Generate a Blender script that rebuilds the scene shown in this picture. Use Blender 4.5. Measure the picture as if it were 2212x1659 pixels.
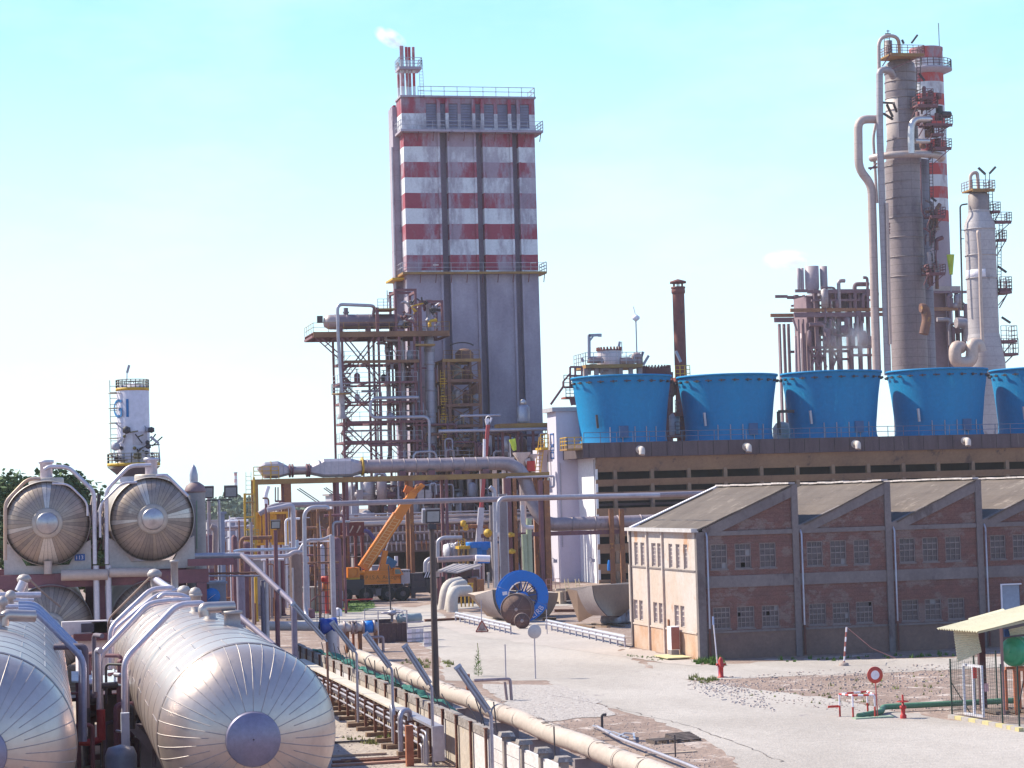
import bpy, math, random
from mathutils import Vector, Matrix, Quaternion
random.seed(7)
for o in list(bpy.data.objects): bpy.data.objects.remove(o)
S=bpy.context.scene; COL=S.collection
# ---------------------------------------------------------------- camera
FPX=4800.; YAW=math.atan(1106/4800); PIT=math.atan(251/4800.); ROLL=.028
CAMP=Vector((0,0,10))
Fw=Vector((math.sin(YAW)*math.cos(PIT),math.cos(YAW)*math.cos(PIT),math.sin(PIT)))
R0=Vector((math.cos(YAW),-math.sin(YAW),0)); U0=R0.cross(Fw)
Rt=R0*math.cos(ROLL)-U0*math.sin(ROLL); Up=U0*math.cos(ROLL)+R0*math.sin(ROLL)
cam=bpy.data.cameras.new('camera'); camo=bpy.data.objects.new('camera',cam); COL.objects.link(camo)
mm=Matrix((Rt,Up,-Fw)).transposed().to_4x4(); mm.translation=CAMP; camo.matrix_world=mm
cam.sensor_width=36; cam.lens=36*FPX/2212; cam.clip_start=.5; cam.clip_end=9000; S.camera=camo
# ---------------------------------------------------------------- world, sun, exposure
SUN_AZ=math.radians(304); SUN_EL=math.radians(45)
W=bpy.data.worlds.new('World'); S.world=W; W.use_nodes=True
nt=W.node_tree; nt.nodes.clear()
sky=nt.nodes.new('ShaderNodeTexSky'); sky.sky_type='NISHITA'; sky.sun_disc=False
sky.sun_elevation=SUN_EL; sky.sun_rotation=SUN_AZ; sky.altitude=0; sky.air_density=1.0; sky.dust_density=.8; sky.ozone_density=1.0
tint=nt.nodes.new('ShaderNodeMix'); tint.data_type='RGBA'; tint.blend_type='MULTIPLY'; tint.inputs[0].default_value=1
tint.inputs[7].default_value=(.95,1.04,1.03,1)
bg=nt.nodes.new('ShaderNodeBackground'); bg.inputs[1].default_value=.145
wo=nt.nodes.new('ShaderNodeOutputWorld')
nt.links.new(sky.outputs[0],tint.inputs[6])
# pale summer haze: whitish towards the horizon, cyan above
tc_=nt.nodes.new('ShaderNodeTexCoord'); sx=nt.nodes.new('ShaderNodeSeparateXYZ'); rp=nt.nodes.new('ShaderNodeValToRGB'); sc_=nt.nodes.new('ShaderNodeVectorMath'); sc_.operation='SCALE'; sc_.inputs['Scale'].default_value=5.2
el=rp.color_ramp.elements; el[0].position=0; el[0].color=(.58,.78,.84,1); el[1].position=1; el[1].color=(.05,.12,.36,1)
for p_,c_ in ((.10,(.55,.80,.92,1)),(.22,(.28,.60,.86,1)),(.42,(.17,.36,.72,1)),(.7,(.10,.20,.50,1))):
    e=el.new(p_); e.color=c_
mixs=nt.nodes.new('ShaderNodeMix'); mixs.data_type='RGBA'; mixs.inputs[0].default_value=.85
cn=nt.nodes.new('ShaderNodeTexNoise'); cn.inputs['Scale'].default_value=5; cn.inputs['Detail'].default_value=7; cn.inputs['Roughness'].default_value=.6
cm=nt.nodes.new('ShaderNodeVectorMath'); cm.operation='MULTIPLY'; cm.inputs[1].default_value=(1,1,3); cr_=nt.nodes.new('ShaderNodeMapRange'); cr_.inputs[1].default_value=.5; cr_.inputs[2].default_value=.75; cr_.inputs[4].default_value=.16
cw=nt.nodes.new('ShaderNodeMix'); cw.data_type='RGBA'; cw.inputs[7].default_value=(5.6,6.0,6.2,1)
nt.links.new(tc_.outputs['Generated'],sx.inputs[0]); nt.links.new(sx.outputs[2],rp.inputs[0]); nt.links.new(rp.outputs[0],sc_.inputs[0])
nt.links.new(tint.outputs[2],mixs.inputs[6]); nt.links.new(sc_.outputs[0],mixs.inputs[7])
nt.links.new(tc_.outputs['Generated'],cm.inputs[0]); nt.links.new(cm.outputs[0],cn.inputs['Vector']); nt.links.new(cn.outputs[0],cr_.inputs[0]); nt.links.new(cr_.outputs[0],cw.inputs[0]); nt.links.new(mixs.outputs[2],cw.inputs[6])
nt.links.new(cw.outputs[2],bg.inputs[0]); nt.links.new(bg.outputs[0],wo.inputs[0])
sl=bpy.data.lights.new('sun','SUN'); sl.energy=4.1; sl.angle=math.radians(.53); sl.color=(1,.99,.77)
so=bpy.data.objects.new('sun',sl); COL.objects.link(so)
SD=Vector((math.sin(SUN_AZ)*math.cos(SUN_EL),math.cos(SUN_AZ)*math.cos(SUN_EL),math.sin(SUN_EL)))
so.rotation_euler=SD.to_track_quat('Z','Y').to_euler(); so.location=(0,0,150)
S.view_settings.view_transform='Standard'; S.view_settings.look='None'; S.view_settings.exposure=1.0; S.view_settings.gamma=1
try: S.view_settings.use_curve_mapping=False
except Exception: pass
S.render.engine='CYCLES'; S.cycles.volume_bounces=6
# ---------------------------------------------------------------- where a pixel of the 2212 px wide photo falls on a real plane
def ray(u,v): return Fw*FPX+Rt*(u-1106)-Up*(v-829.5)
def G(u,v,z=0.):
    d=ray(u,v); return CAMP+d*((z-10)/d.z)
def P(u,v,y):
    d=ray(u,v); return CAMP+d*(y/d.y)
def PX(u,v,x):
    d=ray(u,v); return CAMP+d*(x/d.x)
def X(u,v,y): return P(u,v,y).x
def Z(u,v,y): return P(u,v,y).z
# ---------------------------------------------------------------- materials
MATS={}
def nn(t,k,**kw):
    n=t.nodes.new(k)
    for a,b in kw.items(): setattr(n,a,b)
    return n
def M(name,c1,c2=None,rough=.75,metal=0.,scale=.5,con=.18,st=(1,1,1),bump=0.,bs=6.,fine=.12,c3=None,s3=2.,t3=.62,stripe=None,spec=.4,grid=None,bst=(1,1,1)):
    """c1/c2 mixed by weather noise, c3 = sharp-edged patches (rust, stains, bare spots), stripe = painted bands by height"""
    if name in MATS: return MATS[name]
    m=bpy.data.materials.new(name); m.use_nodes=True; t=m.node_tree; b=t.nodes['Principled BSDF']; L=t.links.new
    pos=nn(t,'ShaderNodeNewGeometry').outputs['Position']
    mp=nn(t,'ShaderNodeVectorMath',operation='MULTIPLY'); mp.inputs[1].default_value=st; L(pos,mp.inputs[0])
    n1=nn(t,'ShaderNodeTexNoise'); n1.inputs['Scale'].default_value=scale; n1.inputs['Detail'].default_value=6; n1.inputs['Roughness'].default_value=.6; L(mp.outputs[0],n1.inputs['Vector'])
    mr=nn(t,'ShaderNodeMapRange'); mr.inputs[1].default_value=.5-con; mr.inputs[2].default_value=.5+con; L(n1.outputs[0],mr.inputs[0])
    c2=c2 or tuple(x*.75 for x in c1)
    wb=lambda c:(c[0],c[1]*.89,c[2]*.97) if c else c
    c1,c2,c3=wb(c1),wb(c2),wb(c3)
    mx=nn(t,'ShaderNodeMix',data_type='RGBA'); mx.inputs[6].default_value=(*c1,1); mx.inputs[7].default_value=(*c2,1); L(mr.outputs[0],mx.inputs[0]); out=mx.outputs[2]
    if stripe:
        z0,h,ca,cb,za,zb=stripe    # bands of height h, first colour ca starts at z0; only between za and zb
        sp=nn(t,'ShaderNodeSeparateXYZ'); L(pos,sp.inputs[0])
        def ma(op,a,bv,c=None):
            q=nn(t,'ShaderNodeMath',operation=op)
            for i,x in enumerate((a,bv)):
                if x is None: continue
                if isinstance(x,(int,float)): q.inputs[i].default_value=x
                else: L(x,q.inputs[i])
            return q.outputs[0]
        wob=ma('MULTIPLY',n1.outputs[0],.12)
        zz=ma('ADD',ma('DIVIDE',ma('ADD',ma('SUBTRACT',sp.outputs[2],z0),wob),2*h),100)
        fr=ma('FRACT',zz,None); sel=ma('LESS_THAN',fr,.5)
        m2=nn(t,'ShaderNodeMix',data_type='RGBA'); m2.inputs[6].default_value=(*cb,1); m2.inputs[7].default_value=(*ca,1); L(sel,m2.inputs[0])
        # worn away paint
        n4=nn(t,'ShaderNodeTexNoise'); n4.inputs['Scale'].default_value=.16; n4.inputs['Detail'].default_value=9; n4.inputs['Roughness'].default_value=.72
        mp4=nn(t,'ShaderNodeVectorMath',operation='MULTIPLY'); mp4.inputs[1].default_value=(1.5,1,.55); L(pos,mp4.inputs[0]); L(mp4.outputs[0],n4.inputs['Vector'])
        mr4=nn(t,'ShaderNodeMapRange'); mr4.inputs[1].default_value=.48; mr4.inputs[2].default_value=.58; mr4.inputs[4].default_value=.8; L(n4.outputs[0],mr4.inputs[0])
        m3=nn(t,'ShaderNodeMix',data_type='RGBA'); L(mr4.outputs[0],m3.inputs[0]); L(m2.outputs[2],m3.inputs[6]); L(out,m3.inputs[7])
        inr=ma('MULTIPLY',ma('GREATER_THAN',sp.outputs[2],za),ma('LESS_THAN',sp.outputs[2],zb))
        m5=nn(t,'ShaderNodeMix',data_type='RGBA'); L(inr,m5.inputs[0]); L(out,m5.inputs[6]); L(m3.outputs[2],m5.inputs[7]); out=m5.outputs[2]
    if c3:
        n3=nn(t,'ShaderNodeTexNoise'); n3.inputs['Scale'].default_value=s3; n3.inputs['Detail'].default_value=8; n3.inputs['Roughness'].default_value=.7; L(mp.outputs[0],n3.inputs['Vector'])
        m3r=nn(t,'ShaderNodeMapRange'); m3r.inputs[1].default_value=t3-.03; m3r.inputs[2].default_value=t3+.03; L(n3.outputs[0],m3r.inputs[0])
        mc=nn(t,'ShaderNodeMix',data_type='RGBA'); mc.inputs[7].default_value=(*c3,1); L(m3r.outputs[0],mc.inputs[0]); L(out,mc.inputs[6]); out=mc.outputs[2]
    if grid:                      # (axis 'X','Y' or 'Z', spacing, line colour factor): thin joint lines
        sp2=nn(t,'ShaderNodeSeparateXYZ'); L(pos,sp2.inputs[0])
        for ax,dsp,lw,fac in grid:
            q=nn(t,'ShaderNodeMath',operation='DIVIDE'); q.inputs[1].default_value=dsp; L(sp2.outputs['XYZ'.index(ax)],q.inputs[0])
            q2=nn(t,'ShaderNodeMath',operation='FRACT'); L(q.outputs[0],q2.inputs[0])
            q3=nn(t,'ShaderNodeMath',operation='LESS_THAN'); q3.inputs[1].default_value=lw; L(q2.outputs[0],q3.inputs[0])
            mg=nn(t,'ShaderNodeMix',data_type='RGBA',blend_type='MULTIPLY'); mg.inputs[7].default_value=(fac,fac,fac,1); L(q3.outputs[0],mg.inputs[0]); L(out,mg.inputs[6]); out=mg.outputs[2]
    if fine:
        n2=nn(t,'ShaderNodeTexNoise'); n2.inputs['Scale'].default_value=max(scale*9,2.5); n2.inputs['Detail'].default_value=5; n2.inputs['Roughness'].default_value=.7; L(pos,n2.inputs['Vector'])
        r2=nn(t,'ShaderNodeMapRange'); r2.inputs[1].default_value=.3; r2.inputs[2].default_value=.7; r2.inputs[3].default_value=1-fine; r2.inputs[4].default_value=1+fine; L(n2.outputs[0],r2.inputs[0])
        v=nn(t,'ShaderNodeVectorMath',operation='SCALE'); L(out,v.inputs[0]); L(r2.outputs[0],v.inputs['Scale']); out=v.outputs[0]
    L(out,b.inputs['Base Color'])
    b.inputs['Metallic'].default_value=metal; b.inputs['Specular IOR Level'].default_value=spec
    rr=nn(t,'ShaderNodeMapRange'); rr.inputs[3].default_value=max(.05,rough-.08); rr.inputs[4].default_value=min(1,rough+.08); L(n1.outputs[0],rr.inputs[0]); L(rr.outputs[0],b.inputs['Roughness'])
    if bump:
        nb=nn(t,'ShaderNodeTexNoise'); nb.inputs['Scale'].default_value=bs; nb.inputs['Detail'].default_value=6
        mb=nn(t,'ShaderNodeVectorMath',operation='MULTIPLY'); mb.inputs[1].default_value=bst; L(pos,mb.inputs[0]); L(mb.outputs[0],nb.inputs['Vector'])
        bu=nn(t,'ShaderNodeBump'); bu.inputs['Strength'].default_value=bump; bu.inputs['Distance'].default_value=.1; L(nb.outputs[0],bu.inputs['Height']); L(bu.outputs[0],b.inputs['Normal'])
    MATS[name]=m; return m
# ---------------------------------------------------------------- mesh building
def basis(d):
    d=d.normalized(); a=Vector((0,0,1)) if abs(d.z)<.9 else Vector((0,1,0))
    s=d.cross(a).normalized(); return s,s.cross(d).normalized()
class MB:
    def __init__(s): s.v=[];s.f=[];s.sm=[]
    def add(s,vs,fs,smooth=False):
        n=len(s.v); s.v+=[Vector(a) for a in vs]; s.f+=[tuple(i+n for i in f) for f in fs]; s.sm+=[smooth]*len(fs); return s
    def hexa(s,c):
        return s.add(c,[(0,3,2,1),(4,5,6,7),(0,1,5,4),(1,2,6,5),(2,3,7,6),(3,0,4,7)])
    def box(s,x0,y0,z0,x1,y1,z1):
        if x0>x1:x0,x1=x1,x0
        if y0>y1:y0,y1=y1,y0
        if z0>z1:z0,z1=z1,z0
        return s.hexa([(x0,y0,z0),(x1,y0,z0),(x1,y1,z0),(x0,y1,z0),(x0,y0,z1),(x1,y0,z1),(x1,y1,z1),(x0,y1,z1)])
    def bar(s,p,q,w,h=None,up=None):
        p=Vector(p);q=Vector(q);h=h or w
        d=(q-p)
        if up is None: a,b=basis(d)
        else:
            a=d.cross(Vector(up)).normalized(); b=a.cross(d).normalized()
        a=a*w/2;b=b*h/2
        return s.hexa([p-a-b,p+a-b,p+a+b,p-a+b,q-a-b,q+a-b,q+a+b,q-a+b])
    def tube(s,pts,r,n=10,caps=True):
        pts=[Vector(p) for p in pts]; rs=r if isinstance(r,(list,tuple)) else [r]*len(pts)
        base=len(s.v); a=None; m=len(pts)
        for i,p in enumerate(pts):
            if i==0: t=pts[1]-p
            elif i==m-1: t=p-pts[i-1]
            else: t=(p-pts[i-1]).normalized()+(pts[i+1]-p).normalized()
            if t.length<1e-9: t=pts[i]-pts[i-1]
            t.normalize()
            if a is None: a,b=basis(t); b=t.cross(a).normalized()
            else:
                a=(a-t*a.dot(t)).normalized(); b=t.cross(a).normalized()
            k=1.
            if 0<i<m-1:
                cs=(p-pts[i-1]).normalized().dot(t); k=1/max(cs,.5)
            for j in range(n):
                g=2*math.pi*j/n; s.v.append(p+(a*math.cos(g)+b*math.sin(g))*rs[i]*(1 if k==1 else 1))
        for i in range(m-1):
            for j in range(n):
                k=(j+1)%n; s.f.append((base+i*n+j,base+i*n+k,base+(i+1)*n+k,base+(i+1)*n+j)); s.sm.append(n>5)
        if caps:
            for i in (0,m-1):
                q=len(s.v); s.v+=s.v[base+i*n:base+i*n+n]; f=tuple(range(q,q+n)); s.f.append(f[::-1] if i==0 else f); s.sm.append(False)
        return s
    def lathe(s,prof,o=(0,0,0),ax=(0,0,1),n=32,smooth=True,a0=0.,a1=2*math.pi,closed=None,side=None):
        """prof = [(radius, height)...] about the axis ax through o; sharp where a height is repeated"""
        o=Vector(o);ax=Vector(ax).normalized()
        if side is None: a,b=basis(ax)
        else: a=Vector(side).normalized(); b=ax.cross(a).normalized()
        full=abs(a1-a0-2*math.pi)<1e-6; k=n if full else n+1
        for i in range(len(prof)-1):
            base=len(s.v)
            for (r,h) in prof[i:i+2]:
                for j in range(k):
                    g=a0+(a1-a0)*j/n; s.v.append(o+ax*h+(a*math.cos(g)+b*math.sin(g))*r)
            for j in range(n):
                q=(j+1)%k; s.f.append((base+j,base+q,base+k+q,base+k+j)); s.sm.append(smooth)
        return s
    def rings(s,prof,o=(0,0,0),ax=(0,0,1),n=32,side=None,a0=0.,a1=2*math.pi):
        """like lathe but with shared rings: smooth along the profile too"""
        o=Vector(o);ax=Vector(ax).normalized()
        if side is None: a,b=basis(ax)
        else: a=Vector(side).normalized(); b=ax.cross(a).normalized()
        full=abs(a1-a0-2*math.pi)<1e-6; k=n if full else n+1; base=len(s.v)
        for (r,h) in prof:
            for j in range(k):
                g=a0+(a1-a0)*j/n; s.v.append(o+ax*h+(a*math.cos(g)+b*math.sin(g))*max(r,1e-4))
        for i in range(len(prof)-1):
            for j in range(n):
                q=(j+1)%k; s.f.append((base+i*k+j,base+i*k+q,base+(i+1)*k+q,base+(i+1)*k+j)); s.sm.append(True)
        return s
    def prism(s,poly,ext):
        """closed outline (3D points, counter-clockwise seen against ext) pushed along ext"""
        ext=Vector(ext); n=len(poly); a=[Vector(p) for p in poly]; b=[p+ext for p in a]
        return s.add(a+b,[tuple(range(n))[::-1],tuple(range(n,2*n))]+[(i,(i+1)%n,n+(i+1)%n,n+i) for i in range(n)])
    def build(s,name,mat,parent=None,label=None,kind=None):
        org=Vector((0,0,0)); q=parent
        while q is not None: org+=q.location; q=q.parent
        me=bpy.data.meshes.new(name); me.from_pydata([v-org for v in s.v],[],s.f)
        me.polygons.foreach_set('use_smooth',s.sm); me.materials.append(mat); me.update()
        o=bpy.data.objects.new(name,me); COL.objects.link(o)
        if parent is not None: o.parent=parent
        if label: o['label']=label
        if kind: o['kind']=kind
        return o
def tag(o,label,cat,group=None,kind=None):
    if label:o['label']=label
    if cat:o['category']=cat
    if group:o['group']=group
    if kind:o['kind']=kind
    return o
def thing(name,label,cat,loc=(0,0,0),group=None):
    o=bpy.data.objects.new(name,None); COL.objects.link(o); o.location=loc; o.empty_display_size=.2
    return tag(o,label,cat,group)
def solo(mb,name,mat,label,cat,group=None):
    c=sum(mb.v,Vector())/len(mb.v); c.z=min(v.z for v in mb.v)
    mb.v=[v-c for v in mb.v]; o=mb.build(name,mat); o.location=c; return tag(o,label,cat,group)
def dup(src,loc,label=None,rot=None,group=None):
    """a thing, its parts and their sub-parts, copied"""
    c=src.copy(); COL.objects.link(c); c.location=loc
    if rot is not None: c.rotation_euler=(0,0,rot)
    if label: c['label']=label
    if group: c['group']=group
    for ch in [o for o in CHILD(src)]:
        k=ch.copy(); COL.objects.link(k); k.parent=c
        for g in CHILD(ch):
            d=g.copy(); COL.objects.link(d); d.parent=k
    return c
def CHILD(o): return [x for x in COL.objects if x.parent==o]
def rnd(pts,R,k=5):
    """round the corners of a pipe run"""
    pts=[Vector(p) for p in pts]; out=[pts[0]]
    for i in range(1,len(pts)-1):
        a=(pts[i-1]-pts[i]);b=(pts[i+1]-pts[i]); r=min(R,a.length*.49,b.length*.49)
        p0=pts[i]+a.normalized()*r;p1=pts[i]+b.normalized()*r
        for j in range(k+1):
            t=j/k; out.append(p0*(1-t)**2+pts[i]*2*t*(1-t)+p1*t*t)
    out.append(pts[-1]); return out
def rail(mb,pts,h=1.1,step=1.6,t=.06,mid=2):
    pts=[Vector(p) for p in pts]
    for a,b in zip(pts,pts[1:]):
        n=max(1,round((b-a).length/step))
        for i in range(n+1):
            p=a.lerp(b,i/n); mb.bar(p,p+Vector((0,0,h)),t)
        for j in range(mid): 
            z=Vector((0,0,h*(j+1)/mid)); mb.bar(a+z,b+z,t)
    return mb
def ring_pts(c,r,n=16,a0=0,a1=2*math.pi): return [Vector((c[0]+r*math.cos(a0+(a1-a0)*i/n),c[1]+r*math.sin(a0+(a1-a0)*i/n),c[2])) for i in range(n+1)]
def ladder(mb,p,q,w=.5,rung=.35,t=.06,side=(1,0,0)):
    p=Vector(p);q=Vector(q);s=Vector(side)*w/2
    mb.bar(p-s,q-s,t);mb.bar(p+s,q+s,t); n=int((q-p).length/rung)
    for i in range(1,n): 
        c=p.lerp(q,i/n); mb.bar(c-s,c+s,t*.8)
    return mb
def text(body,size,mat,parent,org,xdir,up,name='lettering',ext=.01,align='CENTER',mirror=False):
    cu=bpy.data.curves.new('t','FONT'); cu.body=body; cu.size=size; cu.extrude=ext; cu.align_x=align; cu.align_y='CENTER'
    t=bpy.data.objects.new('t',cu); COL.objects.link(t); dg=bpy.context.evaluated_depsgraph_get(); me=bpy.data.meshes.new_from_object(t.evaluated_get(dg))
    bpy.data.objects.remove(t)
    x=Vector(xdir).normalized(); u=Vector(up).normalized(); z=x.cross(u); m=Matrix((x,u,z)).transposed().to_4x4()
    base=Vector((0,0,0)); q=parent
    while q is not None: base+=q.location; q=q.parent
    m.translation=Vector(org)-base; me.transform(m); me.materials.clear(); me.materials.append(mat)
    o=bpy.data.objects.new(name,me); COL.objects.link(o); o.parent=parent; return o
# ---------------------------------------------------------------- palette
conc=M('concrete',(.26,.235,.24),(.19,.17,.18),.88,scale=.35,bump=.25,bs=3,c3=(.14,.12,.13),s3=.8,t3=.66,st=(1,1,.35))
tconc=M('tower_concrete',(.38,.35,.40),(.28,.25,.31),.9,scale=.12,c3=(.15,.13,.19),s3=.35,t3=.62,st=(1,1,.5),grid=[('Z',3.4,.02,.8)])
stripe_t=None
steel=M('rusted_purple_steel',(.20,.085,.10),(.135,.062,.078),.75,scale=.8,c3=(.20,.09,.06),s3=1.5,t3=.63)
orange_rust=M('orange_brown_steel',(.30,.125,.055),(.19,.08,.045),.75,scale=.6,c3=(.42,.19,.05),s3=1.5,t3=.6)
yellow=M('yellow_safety_paint',(.62,.40,.03),(.45,.26,.03),.6,scale=1)
yellowrust=M('yellow_brown_edge',(.34,.21,.06),(.23,.12,.055),.7,scale=.5)
galv=M('galvanised_pipe',(.42,.43,.47),(.33,.32,.36),.45,.45,scale=.6,c3=(.25,.22,.23),s3=1.2,t3=.66)
alu=M('aluminium_cladding',(.60,.59,.57),(.50,.48,.45),.38,.75,scale=.5,bump=.12,bs=.9,c3=(.42,.38,.34),s3=1.1,t3=.68)
oldalu=M('dull_insulation_cladding',(.40,.37,.37),(.31,.28,.29),.6,.25,scale=.5,c3=(.22,.19,.19),s3=.9,t3=.65,grid=[('Z',1.6,.04,.72)])
beigepipe=M('beige_pipe_cladding',(.50,.42,.36),(.42,.33,.28),.6,.15,scale=.4)
white=M('white_paint',(.78,.78,.80),(.70,.69,.73),.6,scale=.4,c3=(.45,.42,.42),s3=.5,t3=.7,st=(1,1,.3))
grey=M('grey_paint',(.36,.37,.42),(.29,.29,.34),.6,scale=.5)
dark=M('dark_painted_steel',(.06,.05,.06),(.04,.035,.04),.6,scale=1)
black=M('dark_void',(.02,.015,.02),(.012,.01,.012),.9,scale=1,fine=0)
red=M('signal_red_paint',(.50,.03,.03),(.38,.03,.03),.55,scale=1)
# ================================================================ GROUND
dirt=M('dry_dirt',(.285,.215,.175),(.22,.16,.13),.95,scale=.14,con=.12,bump=.9,bs=5,c3=(.43,.375,.33),s3=.5,t3=.58,fine=.3)
asph=M('pale_worn_asphalt',(.41,.385,.345),(.34,.315,.28),.9,scale=.12,con=.10,bump=.5,bs=9,c3=(.26,.235,.225),s3=.35,t3=.66,fine=.14,st=(1,.5,1))
gravelm=M('white_gravel_bed',(.48,.455,.42),(.36,.33,.30),.95,scale=3.5,con=.1,bump=1.,bs=14,fine=.35)
concslab=M('concrete_apron',(.43,.395,.35),(.36,.325,.29),.9,scale=.2,bump=.3,bs=5,fine=.12,c3=(.42,.38,.33),s3=.6,t3=.66)
yard=M('yard_ground_by_tanks',(.40,.35,.29),(.30,.26,.22),.95,scale=.5,bump=.9,bs=6,fine=.3,c3=(.30,.27,.15),s3=.7,t3=.63)
def sheet(name,mat,pts,z,jit=.13):
    q=[Vector((p[0],p[1],z)) for p in pts]; pts=[]; r_=random.Random(len(name)+len(q))
    for a,b in zip(q,q[1:]+q[:1]):
        L=(b-a).length; n=int(min(60,max(1,L/.8))) if jit else 1
        for k in range(n):
            c=a.lerp(b,k/n)
            if k: c=c+Vector((r_.gauss(0,jit),r_.gauss(0,jit*1.6),0))
            pts.append(c)
    m=MB(); m.add([(p[0],p[1],z) for p in pts],[tuple(range(len(pts)))])
    o=m.build(name,mat); o['kind']='structure'
    me=o.data
    if me.polygons[0].normal.z<0: me.flip_normals()
    return o
m=MB(); n=60
gx=[-1500+3300*i/40 for i in range(41)]
m.add([(-2500,-200,0),(3500,-200,0),(3500,5200,0),(-2500,5200,0)],[(0,1,2,3)]); m.build('ground',dirt,kind='structure')
def gp(*l): return [G(u,v) for u,v in l]
sheet('road',asph,gp((2212,1700),(2300,1570),(2050,1556),(1800,1510),(1560,1480),(1440,1462),(1345,1412),(1200,1388),(1090,1378),(1000,1358),(960,1330),(930,1318),(1300,1306),(1345,1300),(1300,1288),(1000,1288),(900,1312),(720,1310),(640,1330),(640,1352),(860,1352),(950,1420),(960,1470),(1180,1470),(1240,1500),(1420,1560),(1560,1620),(1640,1700)),.008)
sheet('asphalt_lane',asph,gp((1430,1462),(1520,1470),(2300,1436),(2300,1416),(1700,1428),(1500,1438),(1400,1430)),.012)
sheet('concrete_apron',concslab,gp((940,1350),(1000,1370),(1345,1420),(1345,1370),(1200,1345),(1000,1322)),.016)
sheet('concrete_pavement',concslab,gp((1340,1402),(1345,1418),(1430,1432),(1515,1440),(1512,1426),(1352,1398)),.024)
sheet('gravel_patch',gravelm,gp((1040,1478),(1085,1520),(1180,1560),(1330,1545),(1290,1510),(1210,1480)),.02)
sheet('grass_verge',M('green_grass_ground',(.07,.13,.025),(.10,.17,.04),.95,scale=2,fine=.3,bump=.8),gp((640,1295),(800,1293),(812,1312),(780,1322),(640,1325)),.02)
sheet('yard_ground',yard,[(-30,60),(16.3,60),(16.3,128),(-30,128)],.01)
# cracks and old patch edges in the road
for i,(pts,w) in enumerate(((((1180,1500),(1330,1530),(1480,1566),(1600,1610),(1700,1650)),.025),)):
    m=MB(); q=[G(*p) for p in pts]; r_=random.Random(i); pp=[]
    for a,b in zip(q,q[1:]):
        for k in range(14): t=k/14; pp.append(a.lerp(b,t)+Vector((r_.uniform(-.12,.12),r_.uniform(-.25,.25),.022)))
    for a,b in zip(pp,pp[1:]):
        d=(b-a).normalized(); s=Vector((-d.y,d.x,0))*w*r_.uniform(.3,1.6); m.add([a-s,a+s,b+s,b-s],[(0,3,2,1)])
    m.build('road_crack',M('crack_tar',(.16,.14,.135),None,.9),kind='structure')
# loose stones and tufts
def scatter(name,mat,n,region,smin,smax,flat=.6,label=None,kind='stuff',grow=False,shape=None):
    m=MB(); k=0
    us=[p[0] for p in region]; vs=[p[1] for p in region]
    def inside(u,v):
        c=False; j=len(region)-1
        for i in range(len(region)):
            a,b=region[i],region[j]
            if (a[1]>v)!=(b[1]>v) and u<(b[0]-a[0])*(v-a[1])/(b[1]-a[1])+a[0]: c=not c
            j=i
        return c
    while k<n:
        u=random.uniform(min(us),max(us)); v=random.uniform(min(vs),max(vs))
        if not inside(u,v): continue
        k+=1; p=G(u,v); s=random.uniform(smin,smax)*random.choice((.5,.7,1,1))
        if grow:
            for q in range(grow):
                a=random.uniform(0,6.283); l=s*random.uniform(.5,1.2); w=.02+s*.05
                b=p+Vector((random.gauss(0,s*.3),random.gauss(0,s*.3),0)); d=Vector((math.cos(a),math.sin(a),0))
                tip=b+d*l*random.uniform(.1,.6)+Vector((0,0,l)); e=Vector((-d.y,d.x,0))*w
                m.add([b-e,b+e,tip],[(0,1,2)])
        else:
            vs8=[]
            for zz in (0,1):
                for (a,b) in ((-1,-1),(1,-1),(1,1),(-1,1)):
                    f=1-.4*zz; vs8.append(p+Vector((a*s*random.uniform(.35,.6)*f,b*s*random.uniform(.35,.6)*f,zz*s*flat*random.uniform(.6,1.1)-.02)))
            m.hexa(vs8)
    return m.build(name,mat,kind=kind)
stone=M('pale_stone',(.42,.355,.31),(.27,.22,.19),.95,scale=.9,fine=.2)
wstone=M('white_stone',(.50,.46,.42),(.36,.32,.29),.95,scale=1.5,fine=.2)
grassm=M('dry_green_grass',(.16,.22,.05),(.24,.24,.09),.9,scale=.8)
greenm=M('weed_green',(.06,.14,.02),(.12,.22,.04),.9,scale=1.2)
scatter('rubble',stone,1100,[(1480,1458),(1560,1462),(2050,1432),(2060,1470),(1800,1500),(1560,1500),(1470,1478)],.05,.17)
scatter('rubble',wstone,700,[(1480,1490),(1500,1470),(1620,1480),(1680,1540),(1600,1525)],.04,.16)
scatter('loose_stones',stone,2600,[(1480,1470),(2050,1440),(2060,1540),(1800,1535),(1600,1510)],.03,.12)
scatter('loose_stones',stone,2200,[(1100,1520),(1300,1520),(1450,1580),(1560,1659),(1300,1659),(1080,1570)],.03,.1)
scatter('white_gravel',wstone,2600,[(1045,1482),(1085,1518),(1180,1556),(1320,1545),(1290,1512),(1210,1484)],.03,.1)
scatter('yard_stones',stone,1500,[(722,1520),(760,1500),(860,1570),(940,1659),(722,1659)],.03,.1)
scatter('weeds',greenm,26,[(1480,1434),(1560,1440),(1580,1434),(1540,1425)],.2,.4,grow=22)
scatter('weeds',grassm,40,[(850,1425),(960,1425),(990,1440),(900,1448)],.12,.3,grow=16)
scatter('weeds',grassm,30,[(1500,1462),(1560,1470),(1520,1478),(1490,1470)],.12,.3,grow=16)
scatter('weeds',grassm,50,[(722,1590),(860,1590),(900,1600),(800,1612)],.1,.25,grow=10)
scatter('weeds',greenm,26,[(1350,1412),(1440,1424),(1430,1430),(1350,1418)],.08,.2,grow=14)
scatter('weeds',greenm,34,[(1680,1425),(2060,1412),(2060,1418),(1700,1432)],.12,.3,grow=14)
scatter('grass_blades',greenm,500,[(645,1297),(800,1295),(808,1312),(780,1320),(645,1323)],.1,.25,grow=8)
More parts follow.
